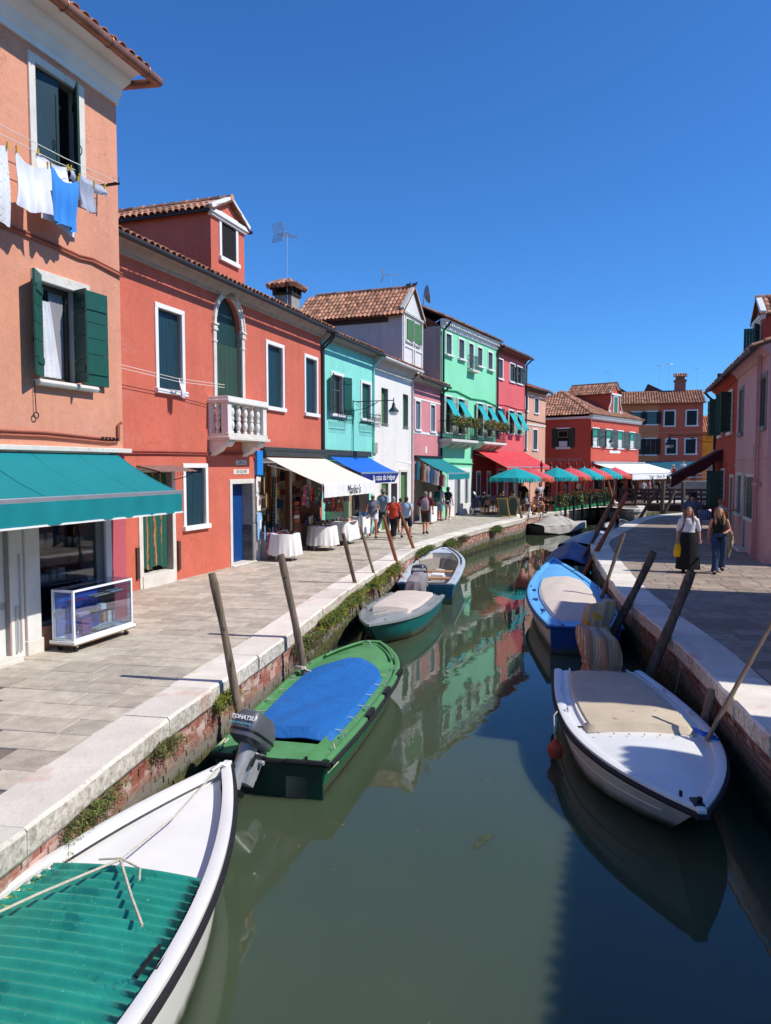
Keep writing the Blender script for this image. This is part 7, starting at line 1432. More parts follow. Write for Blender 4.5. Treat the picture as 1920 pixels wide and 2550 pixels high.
pole('weathered grey pole by the stern of the green boat', (-1.86, 9.25, -.45), (-2.20, 9.25, 1.41), .058, PW); pole('weathered grey pole by the bow of the green boat', (-1.345, 11.72, -.45), (-1.65, 11.7, 1.36), .066, PW)
pole('dark square cut pole by the bow of the grey decked boat', (-.60, 17.39, -.5), (-1.0, 17.3, 1.19), .055, PD, .005); pole('slim grey pole behind the grey decked boat', (-.15, 19.0, -.5), (-.66, 18.9, 1.22), .042, PW, .01); pole('orange brown pole beside the open white boat, left one', (.45, 21.55, -.5), (-.06, 21.4, 1.31), .062, PO, .005); pole('orange brown pole beside the open white boat, right one', (1.05, 24.65, -.3), (.5, 24.5, 1.26), .058, PO, .005)
pole('pale pole leaning by the A board chalkboard', (7.25, 39.2, .0), (6.97, 39.2, 1.1), .07, PW, .005, zb=.0); pole('pole leaning in front of the empty rattan chair', (9.15, 43.9, .0), (8.85, 43.9, .96), .06, PW, .005, zb=.0)
pole('dark leaning pole at the stern of the light blue boat', (4.60, 14.55, -.4), (5.36, 14.7, 1.05), .084, PD); pole('split dark pole behind the white covered boat', (4.25, 11.7, -.65), (4.90, 11.8, 1.08), .086, PD); pole('pale leaning pole by the bow of the light blue boat', (5.33, 17.95, -.35), (5.85, 18.0, 1.13), .052, PW); pole('dark brown long pole leaning over the far right quay', (9.3, 33.28, -.6), (10.39, 33.28, 1.49), .10, PO); pole('long orange brown pole leaning over the navy covered boat', (6.44, 23.81, -.8), (7.80, 23.85, 1.93), .085, PO)
pole('thin short rod standing against the right canal wall', (4.46, 11.2, -.8), (4.55, 11.2, -.34), .02, PW, .002); pole('thick short stump by the white covered boat', (4.10, 9.35, -.6), (4.22, 9.4, -.12), .075, PW, .01); pole('bamboo pole leaning over the near right kerb', (3.80, 8.5, -.4), (4.80, 8.75, 1.2), .028, PB, .005, nodes=True, zb=-.46)
pole('pole leaning over the terrace fence end', (16.2, 52.0, -.2), (15.6, 52.1, 1.97), .10, PO, .01); pole('upright pile left of centre before the wooden footbridge', (18.34, 48.9, -.3), (18.4, 48.9, 1.81), .14, PD, .01); pole('upright pile right of centre before the wooden footbridge', (19.68, 48.9, -.3), (19.7, 48.9, 1.74), .14, PD, .01); pole('leaning pile at the corner of the far right quay', (13.95, 40.6, -.2), (14.85, 40.3, 1.5), .10, PD, .01); pole('leaning pile between the two upright piles', (17.6, 46.73, -.3), (18.34, 46.73, 1.28), .12, PD, .01)
pole('thin leaning rod left of the footbridge steps', (19.3, 56.5, -.2), (18.7, 56.5, 1.9), .07, PW, .01); pole('thin leaning rod right of the footbridge steps', (21.0, 56.6, -.2), (20.4, 56.6, 1.9), .07, PW, .01)
def rope(lab, pts, r=.012, m=None):
    o = thing('mooring_rope', lab, 'rope', pts[0], 0, 'mooring ropes'); k = MB(); k.tube([Vector(p) - Vector(pts[0]) for p in pts], r, 6); k.build('rope', m or ROPE, o)
def coil(c, r, n=26, h=.06, ax=(0, 0)): return [(c[0] + r * math.cos(i * .7), c[1] + r * math.sin(i * .7), c[2] + h * i / n) for i in range(n)]
pole('second dark pole leaning over the navy covered boat', (7.0, 26.2, -.6), (8.1, 26.4, 1.35), .075, PD, .01)
rope('pale rope coiled round the pole at the green boat stern', coil((-1.87, 9.25, -.5), .072) + [(-1.78, 9.2, -.5), (-1.7, 9.1, -.55), (-1.62, 9.0, -.58)], .016); rope('pale rope tied at the pole by the green boat bow', coil((-1.36, 11.72, -.5), .082) + [(-1.25, 11.7, -.52), (-1.1, 11.6, -.55)], .014); rope('rope tied to the slim pole behind the grey boat', coil((-.2, 19.0, -.35), .055) + [(-.05, 18.8, -.5), (.2, 18.6, -.55)], .014); rope('rope from the dark square pole to the grey boat', coil((-.62, 17.39, -.4), .07) + [(-.5, 17.2, -.5), (-.4, 16.9, -.52)], .014)
rope('thin cord hanging over the green boat stern corner', [(-.62, 8.62, -.54), (-.55, 8.4, -.68), (-.66, 8.28, -.76), (-.72, 8.5, -.62)], .008); rope('frayed cord on the green boat near corner', [(-1.95, 8.8, -.55), (-2.02, 8.6, -.6), (-1.95, 8.5, -.56), (-1.9, 8.75, -.53)], .010); rope('rope from the open white boat to the orange pole', coil((.42, 21.55, -.4), .075) + [(.55, 21.3, -.48), (.7, 21.0, -.5)], .014)
# ================================================================== plants on the canal walls
LW1 = leafmat('wall_weed', '3f5a2a', '93a348'); LW2 = leafmat('wall_weed_yellow', '76801f', 'b5a838'); LW3 = leafmat('dry_weed', '4c4a2a', '8c7a4a'); STM = mat('weed_stem', '5a4a2c', .9)
def weed(lab, ts, spread, out, z, n, ms, seed, size=.022, hang_=.25, name='wall_plant', line=None, side=1):
    line = line or LL; rnd = random.Random(seed); p, d = line.at(line.at_y(ts)); nn = Vector((d.y, -d.x)) * side; o = thing(name, lab, 'plant', (p.x, p.y, z), math.atan2(d.y, d.x), 'weeds growing on the canal wall'); ks = MB(); kl = [MB() for _ in ms]; yo = -1 if side > 0 else 1
    for i in range(n):
        x = rnd.gauss(0, 1) * spread * .45; L = rnd.uniform(.4, 1.0); q = [Vector((x, yo * .0, rnd.uniform(-.06, .04)))]; v = Vector((rnd.uniform(-.4, .4), yo * rnd.uniform(.5, 1.0) * out, rnd.uniform(.2, .9) * out))
        for s_ in range(5): q.append(q[-1] + v * L / 5); v.z -= hang_ * rnd.uniform(.3, 1.0) * out
        ks.tube(q, [.004, .004, .003, .003, .002, .0015], 4, caps=False); c = rnd.randrange(len(ms))
        for s_ in q[1:]: leaves(kl[c], s_, (.045, .045, .05), 10, size, rnd, asp=.2, up=.8)
    ks.build('stems', STM, o)
    for a, m in zip(kl, ms):
        if a.v: a.build('foliage', m, o)
weed('dry weed on the wall beside the white bow boat', 6.35, .45, .22, -.30, 46, [LW3, LW1], 1, .018, .5); weed('dark weed hanging from a gap in the kerb', 7.75, .30, .22, -.24, 44, [LW3, LW1], 2, .018, .5); weed('bright green tuft under the kerb at the first pole', 9.35, .28, .24, -.24, 46, [LW1, LW2], 3, .022, .35); weed('yellow green weed at the left frame edge', 5.25, .35, .2, -.5, 40, [LW2], 4, .022, .3)
weed('big grey green weed clump by the second pole', 12.75, .55, .42, -.34, 90, [LW1, LW3], 5, .028, .35); weed('yellow green weed clump behind the bow of the grey boat', 14.4, .9, .48, -.28, 120, [LW2, LW1], 6, .03, .25); weed('green weed strip below the kerb before the dark pole', 16.4, .9, .46, -.26, 110, [LW1, LW2], 7, .03, .25); weed('leafy green weed strip by the slim pole', 18.6, .8, .46, -.24, 100, [LW1, LW2], 8, .03, .25); weed('leafy weed clump before the first orange pole', 20.4, .7, .5, -.2, 100, [LW1, LW2], 9, .03, .2)
weed('low green hedge of weeds along the kerb by the open boat', 25.3, 1.0, .34, -.18, 110, [LW1], 10, .03, .15); weed('round green weed bush hanging on the curved wall', 28.3, .5, .5, -.2, 100, [LW1], 11, .035, .45); weed('brown dry weed beside the round bush', 30.0, .5, .4, -.2, 60, [LW3], 12, .03, .45); weed('round dark bush on the wall before the restaurant', 34.6, .5, .5, -.2, 100, [LW1], 13, .04, .45)
o = thing('floating_seaweed', 'strand of weed floating in the middle of the canal', 'seaweed', (.95, 7.25, WZ + .004), .9); o.scale = (.8, .8, .8); k = MB(); rnd = random.Random(3)
for i in range(26): x = rnd.uniform(-.25, .2); y = rnd.uniform(-.04, .04); k.tube([(x, y, 0), (x + .06, y + rnd.uniform(-.03, .03), .003), (x + .14, y + rnd.uniform(-.06, .06), 0)], .003, 4)
k.build('fronds', mat('dark_weed', '4a5230', .8, .3), o)
rnd = random.Random(12)
for i in range(14):
    o = thing('floating_debris', 'tiny leaf or twig floating on the open canal water', 'leaf', (rnd.uniform(-.9, 2.2), rnd.uniform(4.6, 11.5), WZ + .003), rnd.uniform(0, 6), 'bits floating on the canal'); k = MB(); L = rnd.uniform(.015, .04); k.add([(-L, 0, 0), (0, L * .35, .002), (L, 0, 0), (0, -L * .35, .002)], [(0, 3, 2, 1)]); k.build('leaf', mat('dead_leaf', '6a6238', .8, .3), o)
# ================================================================== people (local frame: facing -y, z up, feet at z = 0)
SKN = mat('skin', 'c98f72', .6, .06, 6, 0, spec=.3); SKN2 = mat('skin_tanned', 'a86a4c', .6, .06, 6, 0, spec=.3)
def cl(c, v=.10): return mat('clothes_' + c, c, .9, v, 8, .3, 22, .015)
def remesh(mb, vox, m, name):
    me = mb.mesh('tmp', m); o = bpy.data.objects.new('tmp', me); md = o.modifiers.new('r', 'REMESH'); md.mode = 'VOXEL'; md.voxel_size = vox; md2 = o.modifiers.new('s', 'SMOOTH'); md2.factor = .5; md2.iterations = 3
    r = evalmesh(o); bpy.data.meshes.remove(me); r.name = name
    r.materials.clear(); r.materials.append(m); r.polygons.foreach_set('use_smooth', [True] * len(r.polygons)); return r
def lerp(a, b, t): return Vector(a).lerp(Vector(b), t)
def person(label, loc, rz, h=1.7, pose='stand', top='8090a0', bottom=('trousers', '303848'), hair='4a3426', skin=None, long_hair=False, hat=None, sleeves=.5, shoes='2a2a2a', female=False, group=None, vox=.020, arms=None, lean=0.0, extras=None, bald=False, glasses=False, crossed=False, wide=1.0):
    k_ = h / 1.70; skin = skin or SKN; o = thing('person', label, 'person', loc, rz, group); o.scale = (k_, k_, k_); V = Vector
    sit = pose == 'sit'; dz = -.44 if sit else 0.0
    J = dict(pel=V((0, 0, .95 + dz)), waist=V((0, 0, 1.10 + dz)), chest=V((0, lean * .5, 1.28 + dz)), neck=V((0, lean, 1.45 + dz)), head=V((0, lean - .02, 1.59 + dz)))
    for s, n in ((-1, 'l'), (1, 'r')):
        J['hip' + n] = V((s * .095, 0, .92 + dz)); J['sho' + n] = V((s * (.165 if female else .19) * wide, lean, 1.40 + dz))
        if sit:
            J['kne' + n] = V((s * .12, -.42, .50)); J['ank' + n] = V((s * .11, -.38, .09)); J['toe' + n] = V((s * .12, -.56, .04))
            J['elb' + n] = V((s * .26, -.08 + lean, 1.14 + dz)); J['wri' + n] = V((s * .14, -.30 + lean, 1.10 + dz))
        else:
            f = {'stand': 0, 'walk': .17 * s, 'walk2': -.17 * s}[pose]
            J['kne' + n] = V((s * .10, -.03 - f * .75 - (.05 if pose != 'stand' else 0), .51)); J['ank' + n] = V((s * .10, .03 - f * 1.4 + (.04 if f < 0 else 0), .09 + (.06 if f < 0 else 0))); J['toe' + n] = J['ank' + n] + V((s * .02, -.17, -.05 if f >= 0 else -.08))
            J['elb' + n] = V((s * .25 * (wide * .5 + .5), .03 + f * .5, 1.13)); J['wri' + n] = V((s * .27, -.04 + f * .9, .89))
    if crossed: J['kner'] = V((.02, -.44, .58)); J['ankr'] = V((-.16, -.50, .24)); J['toer'] = V((-.2, -.64, .20))
    if arms:
        for q, p in arms.items(): J[q] = V(p)
    k = MB(); T_ = lambda pts, r, n=10: k.tube([J[p] if isinstance(p, str) else p for p in pts], r, n)
    fw = .125 if female else .13
    tor = [J['pel'] - V((0, 0, .06)), J['pel'], J['waist'], J['chest'], J['neck'] - V((0, 0, .06)), J['neck']]; tr = [(.10, .13), (.115, .165 * wide), (.10 * (wide * .7 + .3), .135 * wide), (.115 * (wide * .7 + .3), .165 * wide), (.085, .14), (.055, .06)]
    k.tube(tor, tr, 14); T_(['neck', J['neck'] + V((0, -.01, .08))], [.052, .05])
    hd = J['head']; k.ball(hd, (.073, .092, .112), 14, 10); k.ball(hd + V((0, -.03, -.065)), (.052, .06, .05), 10, 7); k.tube([hd + V((0, -.085, .02)), hd + V((0, -.108, -.025)), hd + V((0, -.09, -.03))], [.012, .017, .012], 6)
    for s in (-1, 1): k.ball(hd + V((s * .076, .005, -.005)), (.014, .02, .03), 6, 5)
    for s, n in ((-1, 'l'), (1, 'r')):
        T_(['hip' + n, lerp(J['hip' + n], J['kne' + n], .35), 'kne' + n, lerp(J['kne' + n], J['ank' + n], .3), 'ank' + n], [.092, .086, .06, .062, .040]); T_(['ank' + n, lerp(J['ank' + n], J['toe' + n], .6) - V((0, 0, .012)), 'toe' + n], [.044, .042, .03])
        T_(['sho' + n, lerp(J['sho' + n], J['elb' + n], .4), 'elb' + n, lerp(J['elb' + n], J['wri' + n], .3), 'wri' + n], [.056, .05, .039, .040, .028]); T_([lerp(J['neck'], J['sho' + n], .3), 'sho' + n], [.065, .056])
        d = (J['wri' + n] - J['elb' + n]).normalized(); T_(['wri' + n, J['wri' + n] + d * .08], [(.026, .022), (.034, .020)], 8)
    me = remesh(k, vox, skin, 'body')
    # fingers joined to the same mesh
    bm = bmesh.new(); bm.from_mesh(me); fk = MB()
    for s, n in ((-1, 'l'), (1, 'r')):
        d = (J['wri' + n] - J['elb' + n]).normalized(); sd_ = d.cross(V((0, 0, 1) if abs(d.z) < .8 else (0, 1, 0))).normalized(); up = sd_.cross(d); pm = J['wri' + n] + d * .075
        for i in range(4): q = pm + sd_ * (-.024 + .016 * i); L = (.055, .07, .075, .06)[i]; fk.tube([q - d * .02, q + d * L * .5 - up * .004, q + d * L * .85 - up * .02], [.009, .0085, .007], 6)
        q = J['wri' + n] + d * .03 + sd_ * .026; fk.tube([q, q + sd_ * .022 + d * .022, q + sd_ * .026 + d * .05], [.011, .010, .008], 6)
    vv = [bm.verts.new(p) for p in fk.v]
    for f in fk.f:
        nf = bm.faces.new([vv[i] for i in f]); nf.smooth = True
    bm.to_mesh(me); bm.free(); inst('body', me, o)
    # clothing
    def garment(fn, name, c, vx=None): kk = MB(); fn(kk); q = inst(name, remesh(kk, vx or vox, c if not isinstance(c, str) else cl(c), name), o); return q
    e = .022
    def shirt(kk):
        t2 = [(a + e, b + e) for a, b in tr]; pts = list(tor); pts[0] = pts[0] - V((0, 0, .05)); kk.tube(pts[:5] + [J['neck'] - V((0, 0, .02))], t2[:5] + [(.075, .085)], 14)
        for n in 'lr':
            kk.tube([lerp(J['neck'], J['sho' + n], .25), J['sho' + n]], [.075, .07], 10); L = sleeves
            if L > 0:
                a = min(L, .5) / .5; pts = [J['sho' + n], lerp(J['sho' + n], J['elb' + n], a * .5), lerp(J['sho' + n], J['elb' + n], a)]; r = [.074, .07, .066]
                if L > .5: pts.append(lerp(J['elb' + n], J['wri' + n], (L - .5) / .5)); r = [.074, .068, .058, .046]
                kk.tube(pts, r, 10)
    if top: garment(shirt, 'shirt', top)
    kind, bc = bottom
    if kind in ('trousers', 'shorts', 'long_shorts', 'flared'):
        end = {'trousers': .97, 'shorts': .27, 'long_shorts': .5, 'flared': 1.02}[kind]
        def tr_(kk):
            kk.tube([J['pel'] - V((0, 0, .08)), J['pel'], J['waist'] - V((0, 0, .03))], [(.10 + e, .13 + e), (.115 + e, .165 * wide + e), (.105 + e, .14 * wide + e)], 14)
            for n in 'lr':
                a, b, c = J['hip' + n], J['kne' + n], J['ank' + n]; P = [a]; Rr = [.105]
                if end <= .5: P += [lerp(a, b, end), lerp(a, b, end * 2)]; Rr += [.10, .098]
                else: P += [lerp(a, b, .5), b, lerp(b, c, (end - .5) * 1.0), lerp(b, c, min(1.06, (end - .5) * 2))]; Rr += [.095, .074, .07, .068 if kind != 'flared' else .098]
                kk.tube(P, Rr, 10)
        garment(tr_, 'trousers' if end > .6 else 'shorts', bc)
    elif kind == 'skirt':
        kk = MB(); rg = []
        for i in range(9):
            t = i / 8; z = 1.06 - t * .96; rr = .165 + .12 * t ** .7; rg.append([(rr * 1.05 * math.cos(a) * (1 + .06 * t * math.sin(8 * a)), rr * .85 * math.sin(a) * (1 + .06 * t * math.sin(8 * a + 1)), z) for a in [2 * math.pi * j / 32 for j in range(32)]])
        kk.loft(rg); kk.build('skirt', cl(bc), o)
    for n in 'lr':
        kk = MB(); a, b = J['ank' + n], J['toe' + n]; kk.tube([a + V((0, .05, -.045)), a + V((0, 0, -.03)), lerp(a, b, .6) - V((0, 0, .02)), b + V((0, -.02, 0))], [.04, .05, .046, .028], 10); kk.build('shoe', cl(shoes), o)
    # hair, hat, face
    HC = mat('hair_' + hair, hair, .55, .25, 30, .5, 80, .004)
    if not bald:
        kk = MB(); kk.ball(hd + V((0, .016, .030)), (.083, .093, .098), 14, 9); kk.ball(hd + V((0, .04, -.02)), (.075, .06, .085), 10, 7)
        if long_hair:
            for s in (-1, 1): kk.tube([hd + V((s * .06, -.03, .05)), hd + V((s * .085, -.01, -.05)), hd + V((s * .10, -.05, -.18)), hd + V((s * .095, -.09, -.32))], [(.02, .03), (.03, .035), (.035, .04), (.015, .02)], 8)
            kk.tube([hd + V((0, .06, .02)), hd + V((0, .085, -.12)), hd + V((0, .10, -.30))], [(.04, .07), (.04, .085), (.015, .05)], 10)
        q = inst('hair', remesh(kk, vox * .8, HC, 'hair'), o)
    else: kk = MB(); kk.ball(hd + V((0, -.03, -.085)), (.056, .062, .045), 10, 7); kk.build('beard', HC, o)
    kk = MB()
    for s in (-1, 1): kk.ball(hd + V((s * .03, -.083, .012)), (.014, .010, .009), 8, 6)
    kk.build('eyes', BLACK, o); kk = MB(); kk.ball(hd + V((0, -.090, -.060)), (.024, .012, .007), 8, 6); kk.build('mouth', mat('lips', '9a4a44', .5), o)
    if glasses:
        kk = MB()
        for s in (-1, 1): kk.ball(hd + V((s * .034, -.092, .015)), (.028, .008, .020), 8, 6); kk.beam(hd + V((s * .065, -.085, .02)), hd + V((s * .08, .0, .02)), .006, .008)
        kk.build('sunglasses', BLACK, o)
    if hat:
        kk = MB(); rb, hh = hat[1], .11; kk.lathe([(rb, .035), (rb, .045), (.098, .06), (.092, hh), (.07, hh + .045), (.01, hh + .055)], 18, tuple(hd + V((0, .01, 0)))); kk.build('hat', cl(hat[0]), o)
    if extras: extras(o, J)
    return o
def backpack(c, c2=None, big=1.0):
    def f(o, J):
        kk = MB(); b = J['chest'] + Vector((0, .20, -.06)); kk.loft([rrect(w * big, d * big, z * big, 18, 3.4) for z, w, d in ((-.26, .11, .07), (-.22, .15, .10), (0, .155, .11), (.16, .14, .09), (.23, .09, .05))]); kk.xf(Matrix.Translation(b)); q = kk.build('backpack', mat('pack_' + c, c, .8, .35, 18, .3), o)
        for s in (-1, 1): kk = MB(); kk.tube([b + Vector((s * .08, -.08, .2)), J['neck'] + Vector((s * .10, -.02, -.01)), J['chest'] + Vector((s * .12, -.15, .0)), J['waist'] + Vector((s * .14, -.05, .02)), b + Vector((s * .12, -.05, -.2))], [(.02, .008)] * 5, 6); kk.build('strap', mat('pack_strap', '2a2c30', .8), q)
        if c2: kk = MB(); kk.ball(b + Vector((0, .10, -.12)), (.11, .05, .10)); kk.build('pocket', mat('pack_' + c2, c2, .8), q)
    return f
def at_cam(x, y): return math.atan2(-x, y) * -1      # rotation that turns a figure towards the camera
# right quay: two walking women
def w1x(o, J):
    kk = MB(); kk.tube([J['neck'] + Vector((-.10, -.02, .0)), J['chest'] + Vector((-.13, -.15, 0)), J['waist'] + Vector((-.16, -.04, .02))], [(.018, .008)] * 3, 6); kk.build('pack_strap', BLACK, o); kk = MB(); kk.loft([rrect(.13, .09, z, 16, 3.4) for z in (-.2, .15)]); kk.xf(Matrix.Translation(J['chest'] + Vector((0, .18, -.05)))); kk.build('backpack', cl('1f2228'), o)
W1 = person('woman in white blouse and long black skirt carrying a yellow bag', (7.85, 19.07, 0), R(-18), 1.70, 'stand', 'dcdce0', ('skirt', '121316'), '8a6440', long_hair=True, sleeves=.62, shoes='15161a', female=True, vox=.016, extras=w1x)
W2 = person('woman in black vest top and blue jeans with a beige jacket on her arm', (8.60, 18.97, 0), R(-20), 1.68, 'walk2', '15161a', ('flared', '2f4668'), 'b08a54', long_hair=True, sleeves=0, shoes='15161a', female=True, vox=.016, arms={'elbr': (.25, .02, 1.13), 'wrir': (.15, -.22, 1.10), 'elbl': (-.235, .05, 1.13), 'wril': (-.25, .06, .89)})
bg = thing('yellow_bag', 'yellow shopping bag held by the woman in the white blouse', 'bag', (7.85 - .30 * math.cos(R(-18)), 19.07 - .30 * math.sin(R(-18)) - .12, .42), R(-10)); k = MB(); k.loft([rrect(w, d, z, 16, 3) for z, w, d in ((0, .085, .03), (.1, .10, .05), (.24, .085, .04), (.33, .06, .012))]); k.build('bag', mat('yellow_plastic', 'e6b400', .5, .1, 12, .5, 18, .02), bg); k = MB(); k.tube([(-.06, 0, .32), (-.03, 0, .42), (.03, 0, .42), (.06, 0, .32)], .007, 6); k.build('handle', mat('yellow_plastic', 'e6b400'), bg)
jk = thing('beige_jacket', 'beige jacket draped over the forearm of the woman in jeans', 'jacket', (8.60 + .17, 18.97 - .22, 1.10), R(-20)); k = MB(); P = []
for i in range(9):
    t = i / 8; s_ = abs(t - .45) * 2; P.append([(-.07 + (.20 - .07 * s_) * j / 10 + .03 * math.sin(i * 1.3), .07 * (t - .45) * 2 + .025 * math.sin(j * 1.4 + i), .05 - (.42 + .10 * math.sin(j * .7) if t < .45 else .55 + .08 * math.sin(j * .9 + 1)) * s_ ** 1.2) for j in range(11)])
k.sheet(P, .014); k.build('cloth', mat('beige_knit', 'a8987e', .95, .12, 10, .5, 25, .02), jk)
person('man in grey shirt and dark cap with a striped bag on the right quay', (10.9, 26.2, 0), R(-20), 1.78, 'stand', '5a6478', ('shorts', '8a8f98'), '2a2420', hat=('1d1f26', .10), glasses=True, female=False, vox=.022, wide=1.15, arms={'elbr': (.30, .05, 1.15), 'wrir': (.30, -.1, .95)}, sleeves=.4); sg = thing('striped_bag', 'blue striped shoulder bag beside the man in grey', 'bag', (11.25, 25.95, .88), R(-20)); k = MB(); k.loft([rrect(w, d, z, 18, 2.6) for z, w, d in ((0, .14, .08), (.1, .2, .12), (.28, .19, .10), (.36, .10, .03))]); k.build('bag', stripemat('navy_stripes', [(.5, '28355c'), (1, '7a86a8')], .06, 0), sg)
person('woman in pale pink shirt pointing, behind the two walking women', (11.45, 25.2, 0), R(75), 1.64, 'stand', 'b8a8ac', ('shorts', '6a6258'), '9a7448', female=True, wide=1.15, vox=.022, arms={'elbl': (-.3, -.2, 1.32), 'wril': (-.3, -.46, 1.36), 'elbr': (.28, .12, 1.12), 'wrir': (.16, -.05, 1.0)})
# left quay: passers by
LQ = 'people walking on the left quay'
person('woman in blue grey top and white shorts with sunglasses walking towards the camera', (-.486, 28.55, 0), R(5), 1.66, 'walk', '6a7286', ('shorts', 'd8d6d8'), 'c9b8a0', SKN2, glasses=True, sleeves=.1, female=True, wide=1.1, shoes='303030', vox=.02, arms={'wrir': (.12, -.22, 1.14), 'elbr': (.25, -.02, 1.12)})
person('man in pale blue shirt and cap with jeans beside the blue awning', (-.1, 30.4, 0), R(150), 1.80, 'walk2', '8fa6bc', ('trousers', '2f4256'), '6a6460', hat=('8a8474', .12), sleeves=.4, wide=1.08)
person('woman in red shirt and black leggings seen from behind', (.3, 27.65, 0), R(165), 1.62, 'walk', 'c0402e', ('trousers', '16171a'), '9a989a', sleeves=.4, female=True, wide=1.18, shoes='8a8a8c')
person('woman in light blue top and navy skirt shorts seen from behind', (.80, 28.25, 0), R(160), 1.60, 'walk2', 'a8c4d8', ('long_shorts', '1a2038'), '4a2a24', sleeves=.25, female=True, wide=1.08, shoes='303238')
person('man in maroon shirt and dark shorts with a patterned backpack', (1.62, 29.85, 0), R(168), 1.74, 'walk', '6a1f2c', ('long_shorts', '34302e'), '8c8076', sleeves=.45, wide=1.2, shoes='222222', extras=backpack('9a8a90'))
person('man in white shirt and denim shorts with a teal backpack', (2.75, 37.5, 0), R(140), 1.76, 'stand', 'c0c4c8', ('long_shorts', '8aa4bc'), '1d1a1a', sleeves=.4, hat=('15161a', .10), extras=backpack('12504e', '1f8a84'))
person('woman in navy top and grey cap beside the teal backpack man', (3.22, 38.1, 0), R(150), 1.66, 'stand', '1f2234', ('shorts', 'd0c8c8'), '1d1a1c', hat=('7a7c7e', .13), female=True, shoes='e0e0e0', sleeves=.3)
person('child in dark blue shirt between the passers by', (.62, 30.6, 0), R(175), 1.45, 'walk', '3a4458', ('shorts', '303040'), '3a2c26', vox=.02)
# restaurant guests and waiters
SQ = 'seated restaurant guests'
S = [('guest in navy shirt sitting with back to the quay at the grey wall', (5.55, 41.75), 150, '1f2638', 'shorts', '30303a', '1d1a1a', False), ('bearded bald guest in black shirt facing the quay', (5.75, 43.2), 20, '15161a', 'long_shorts', '2a2c30', '2a1f1a', True), ('woman guest in dark top sitting crosswise near the wall', (6.45, 42.0), 60, '2a2226', 'shorts', '3a2a24', '2a1a14', False), ('guest in grey shirt with bare legs near the wall', (6.75, 43.1), 15, '6a6c72', 'shorts', '3a4456', '2a2420', False), ('guest in dark shirt further under the red awning', (7.1, 44.9), 40, '2c2a2c', 'trousers', '2a2a30', '1d1a1a', False), ('guest in black under the red awning near the door', (7.9, 45.6), 200, '141416', 'trousers', '1a1a20', '1d1a1a', False),
     ('woman guest with sunglasses behind the chalkboard', (7.40, 43.15), -60, 'c9c6c0', 'shorts', 'b0a890', 'b08a54', False), ('woman guest in white and navy top with crossed bare legs', (8.15, 42.55), 60, 'b0b4c0', 'shorts', '28324a', 'c0a070', False), ('guest in pink shirt and straw hat under the red parasol', (8.95, 43.65), 80, 'b87a90', 'shorts', '5a7a9a', '6a4a34', False), ('guest in blue at the terrace corner table', (10.15, 45.6), 90, '2a4a60', 'trousers', '20242c', '2a1f1a', False), ('guest in red behind the planters', (11.6, 47.9), 60, '8a3a3a', 'trousers', '30303a', '2a1f1a', False), ('guest in white behind the planters', (12.8, 49.4), 120, 'c0bcb8', 'trousers', '30303a', '4a3426', False), ('guest in pale blue at the far end of the planters', (14.2, 51.4), 30, '9ab0c4', 'trousers', '30303a', '4a3426', False)]
for i, (lab, (x, y), rz, tp, kd, bc, hr, bd) in enumerate(S):
    person(lab, (x, y, 0), R(rz), 1.72, 'sit', tp, (kd, bc), hr, group=SQ, vox=.028, bald=bd, crossed=i in (2, 7), female=i in (2, 6, 7), hat=('3a3034', .16) if i == 8 else None, glasses=i == 6, long_hair=i in (2, 7), sleeves=.4)
    if i not in (0,): cafe_chair(x, y, R(rz) + math.pi, 'rattan chair under the ' + lab.split(' with ')[0].split(' sitting')[0])
person('guest standing in a white shirt under the red parasol', (9.35, 45.1, 0), R(30), 1.75, 'stand', 'c8c8cc', ('trousers', '20242c'), '2a1f1a', vox=.028, lean=-.1); person('waiter in black bending over a table under the red awning', (8.75, 46.6, 0), R(-40), 1.78, 'stand', '16161a', ('trousers', '16161a'), '2a1f1a', vox=.028, lean=-.22); person('waiter in black standing by the terrace corner', (10.0, 46.2, 0), R(60), 1.78, 'stand', '1a1a20', ('trousers', '16161a'), '2a1f1a', vox=.028, lean=-.12)
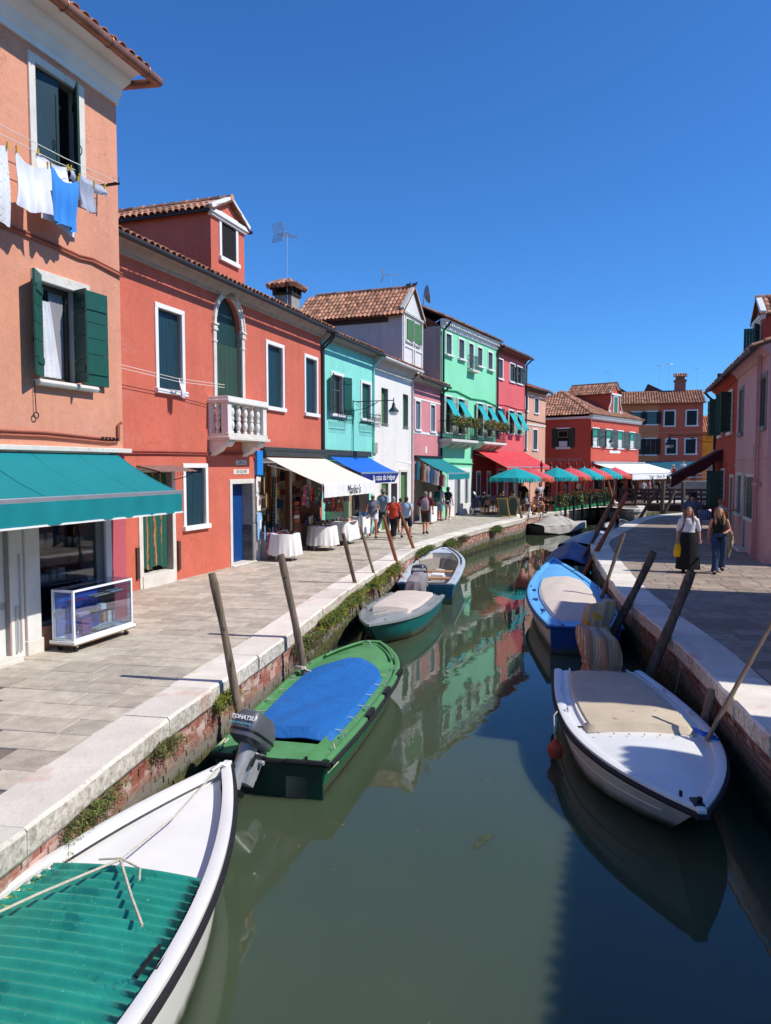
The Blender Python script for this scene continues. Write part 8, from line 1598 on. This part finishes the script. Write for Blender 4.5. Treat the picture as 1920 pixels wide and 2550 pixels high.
person('waiter in white behind the red posts of the terrace', (12.1, 49.6, 0), R(40), 1.75, 'stand', 'd0ccc8', ('trousers', '202024'), '2a1f1a', vox=.03); person('waiter in white near the far parasols', (14.0, 53.2, 0), R(-40), 1.75, 'stand', 'd0ccc8', ('trousers', '202024'), '2a1f1a', vox=.03)
# far people by the cafe and on the stepped bridge
for i, (lab, x, y, z, rz, tp, bt, hr, ht, ex) in enumerate([('person in dark shirt and cap walking by the planters end', 18.9, 59.5, 0, 120, '2a2c38', ('shorts', '8a96a8'), '2a2420', ('20222a', .11), None), ('person in olive shirt in front of the white awning', 20.0, 62.5, 0, 20, '8a7a50', ('trousers', '3a3a40'), '2a2420', None, None), ('woman in pink top near the wooden footbridge', 20.9, 58.6, 0, 80, 'c8909a', ('long_shorts', '202024'), '3a2c26', None, None), ('person in white walking behind the footbridge rail', 20.2, 58.0, 0, -30, 'c8c4c0', ('trousers', '4a4a52'), '3a2c26', None, None), ('person in black at the right under the white awning', 22.6, 61.0, 0, 10, '1d1d22', ('trousers', '24242a'), '2a2420', None, None), ('person in straw hat with red backpack climbing the stepped bridge', 24.5, 63.0, 1.20, 190, 'c0b8a8', ('shorts', '6a6a70'), '4a3426', ('c9b48c', .17), backpack('8a1f28')), ('person in white near the foot of the stepped bridge', 23.0, 63.2, .62, 160, 'c8b8c0', ('trousers', '30303a'), '6a5a50', None, None), ('person with blue grey top on the bridge landing', 26.3, 63.0, 1.52, 170, '8a98b0', ('trousers', '30303a'), '8a7a6a', None, None), ('person with blond hair on the bridge steps behind the straw hat', 25.5, 63.4, 1.52, 180, 'b0b0b8', ('trousers', '30303a'), 'b0905c', None, None), ('person in straw hat at the top of the stepped bridge', 27.6, 63.0, 1.52, 150, '9a8a80', ('trousers', '30303a'), '8a7a6a', ('c9b48c', .17), None)]):
    person(lab, (x, y, z), R(rz), 1.70, 'walk' if z == 0 else 'stand', tp, bt, hr, hat=ht, extras=ex, vox=.034, sleeves=.4)

bpy.data.scenes.remove(TSC)
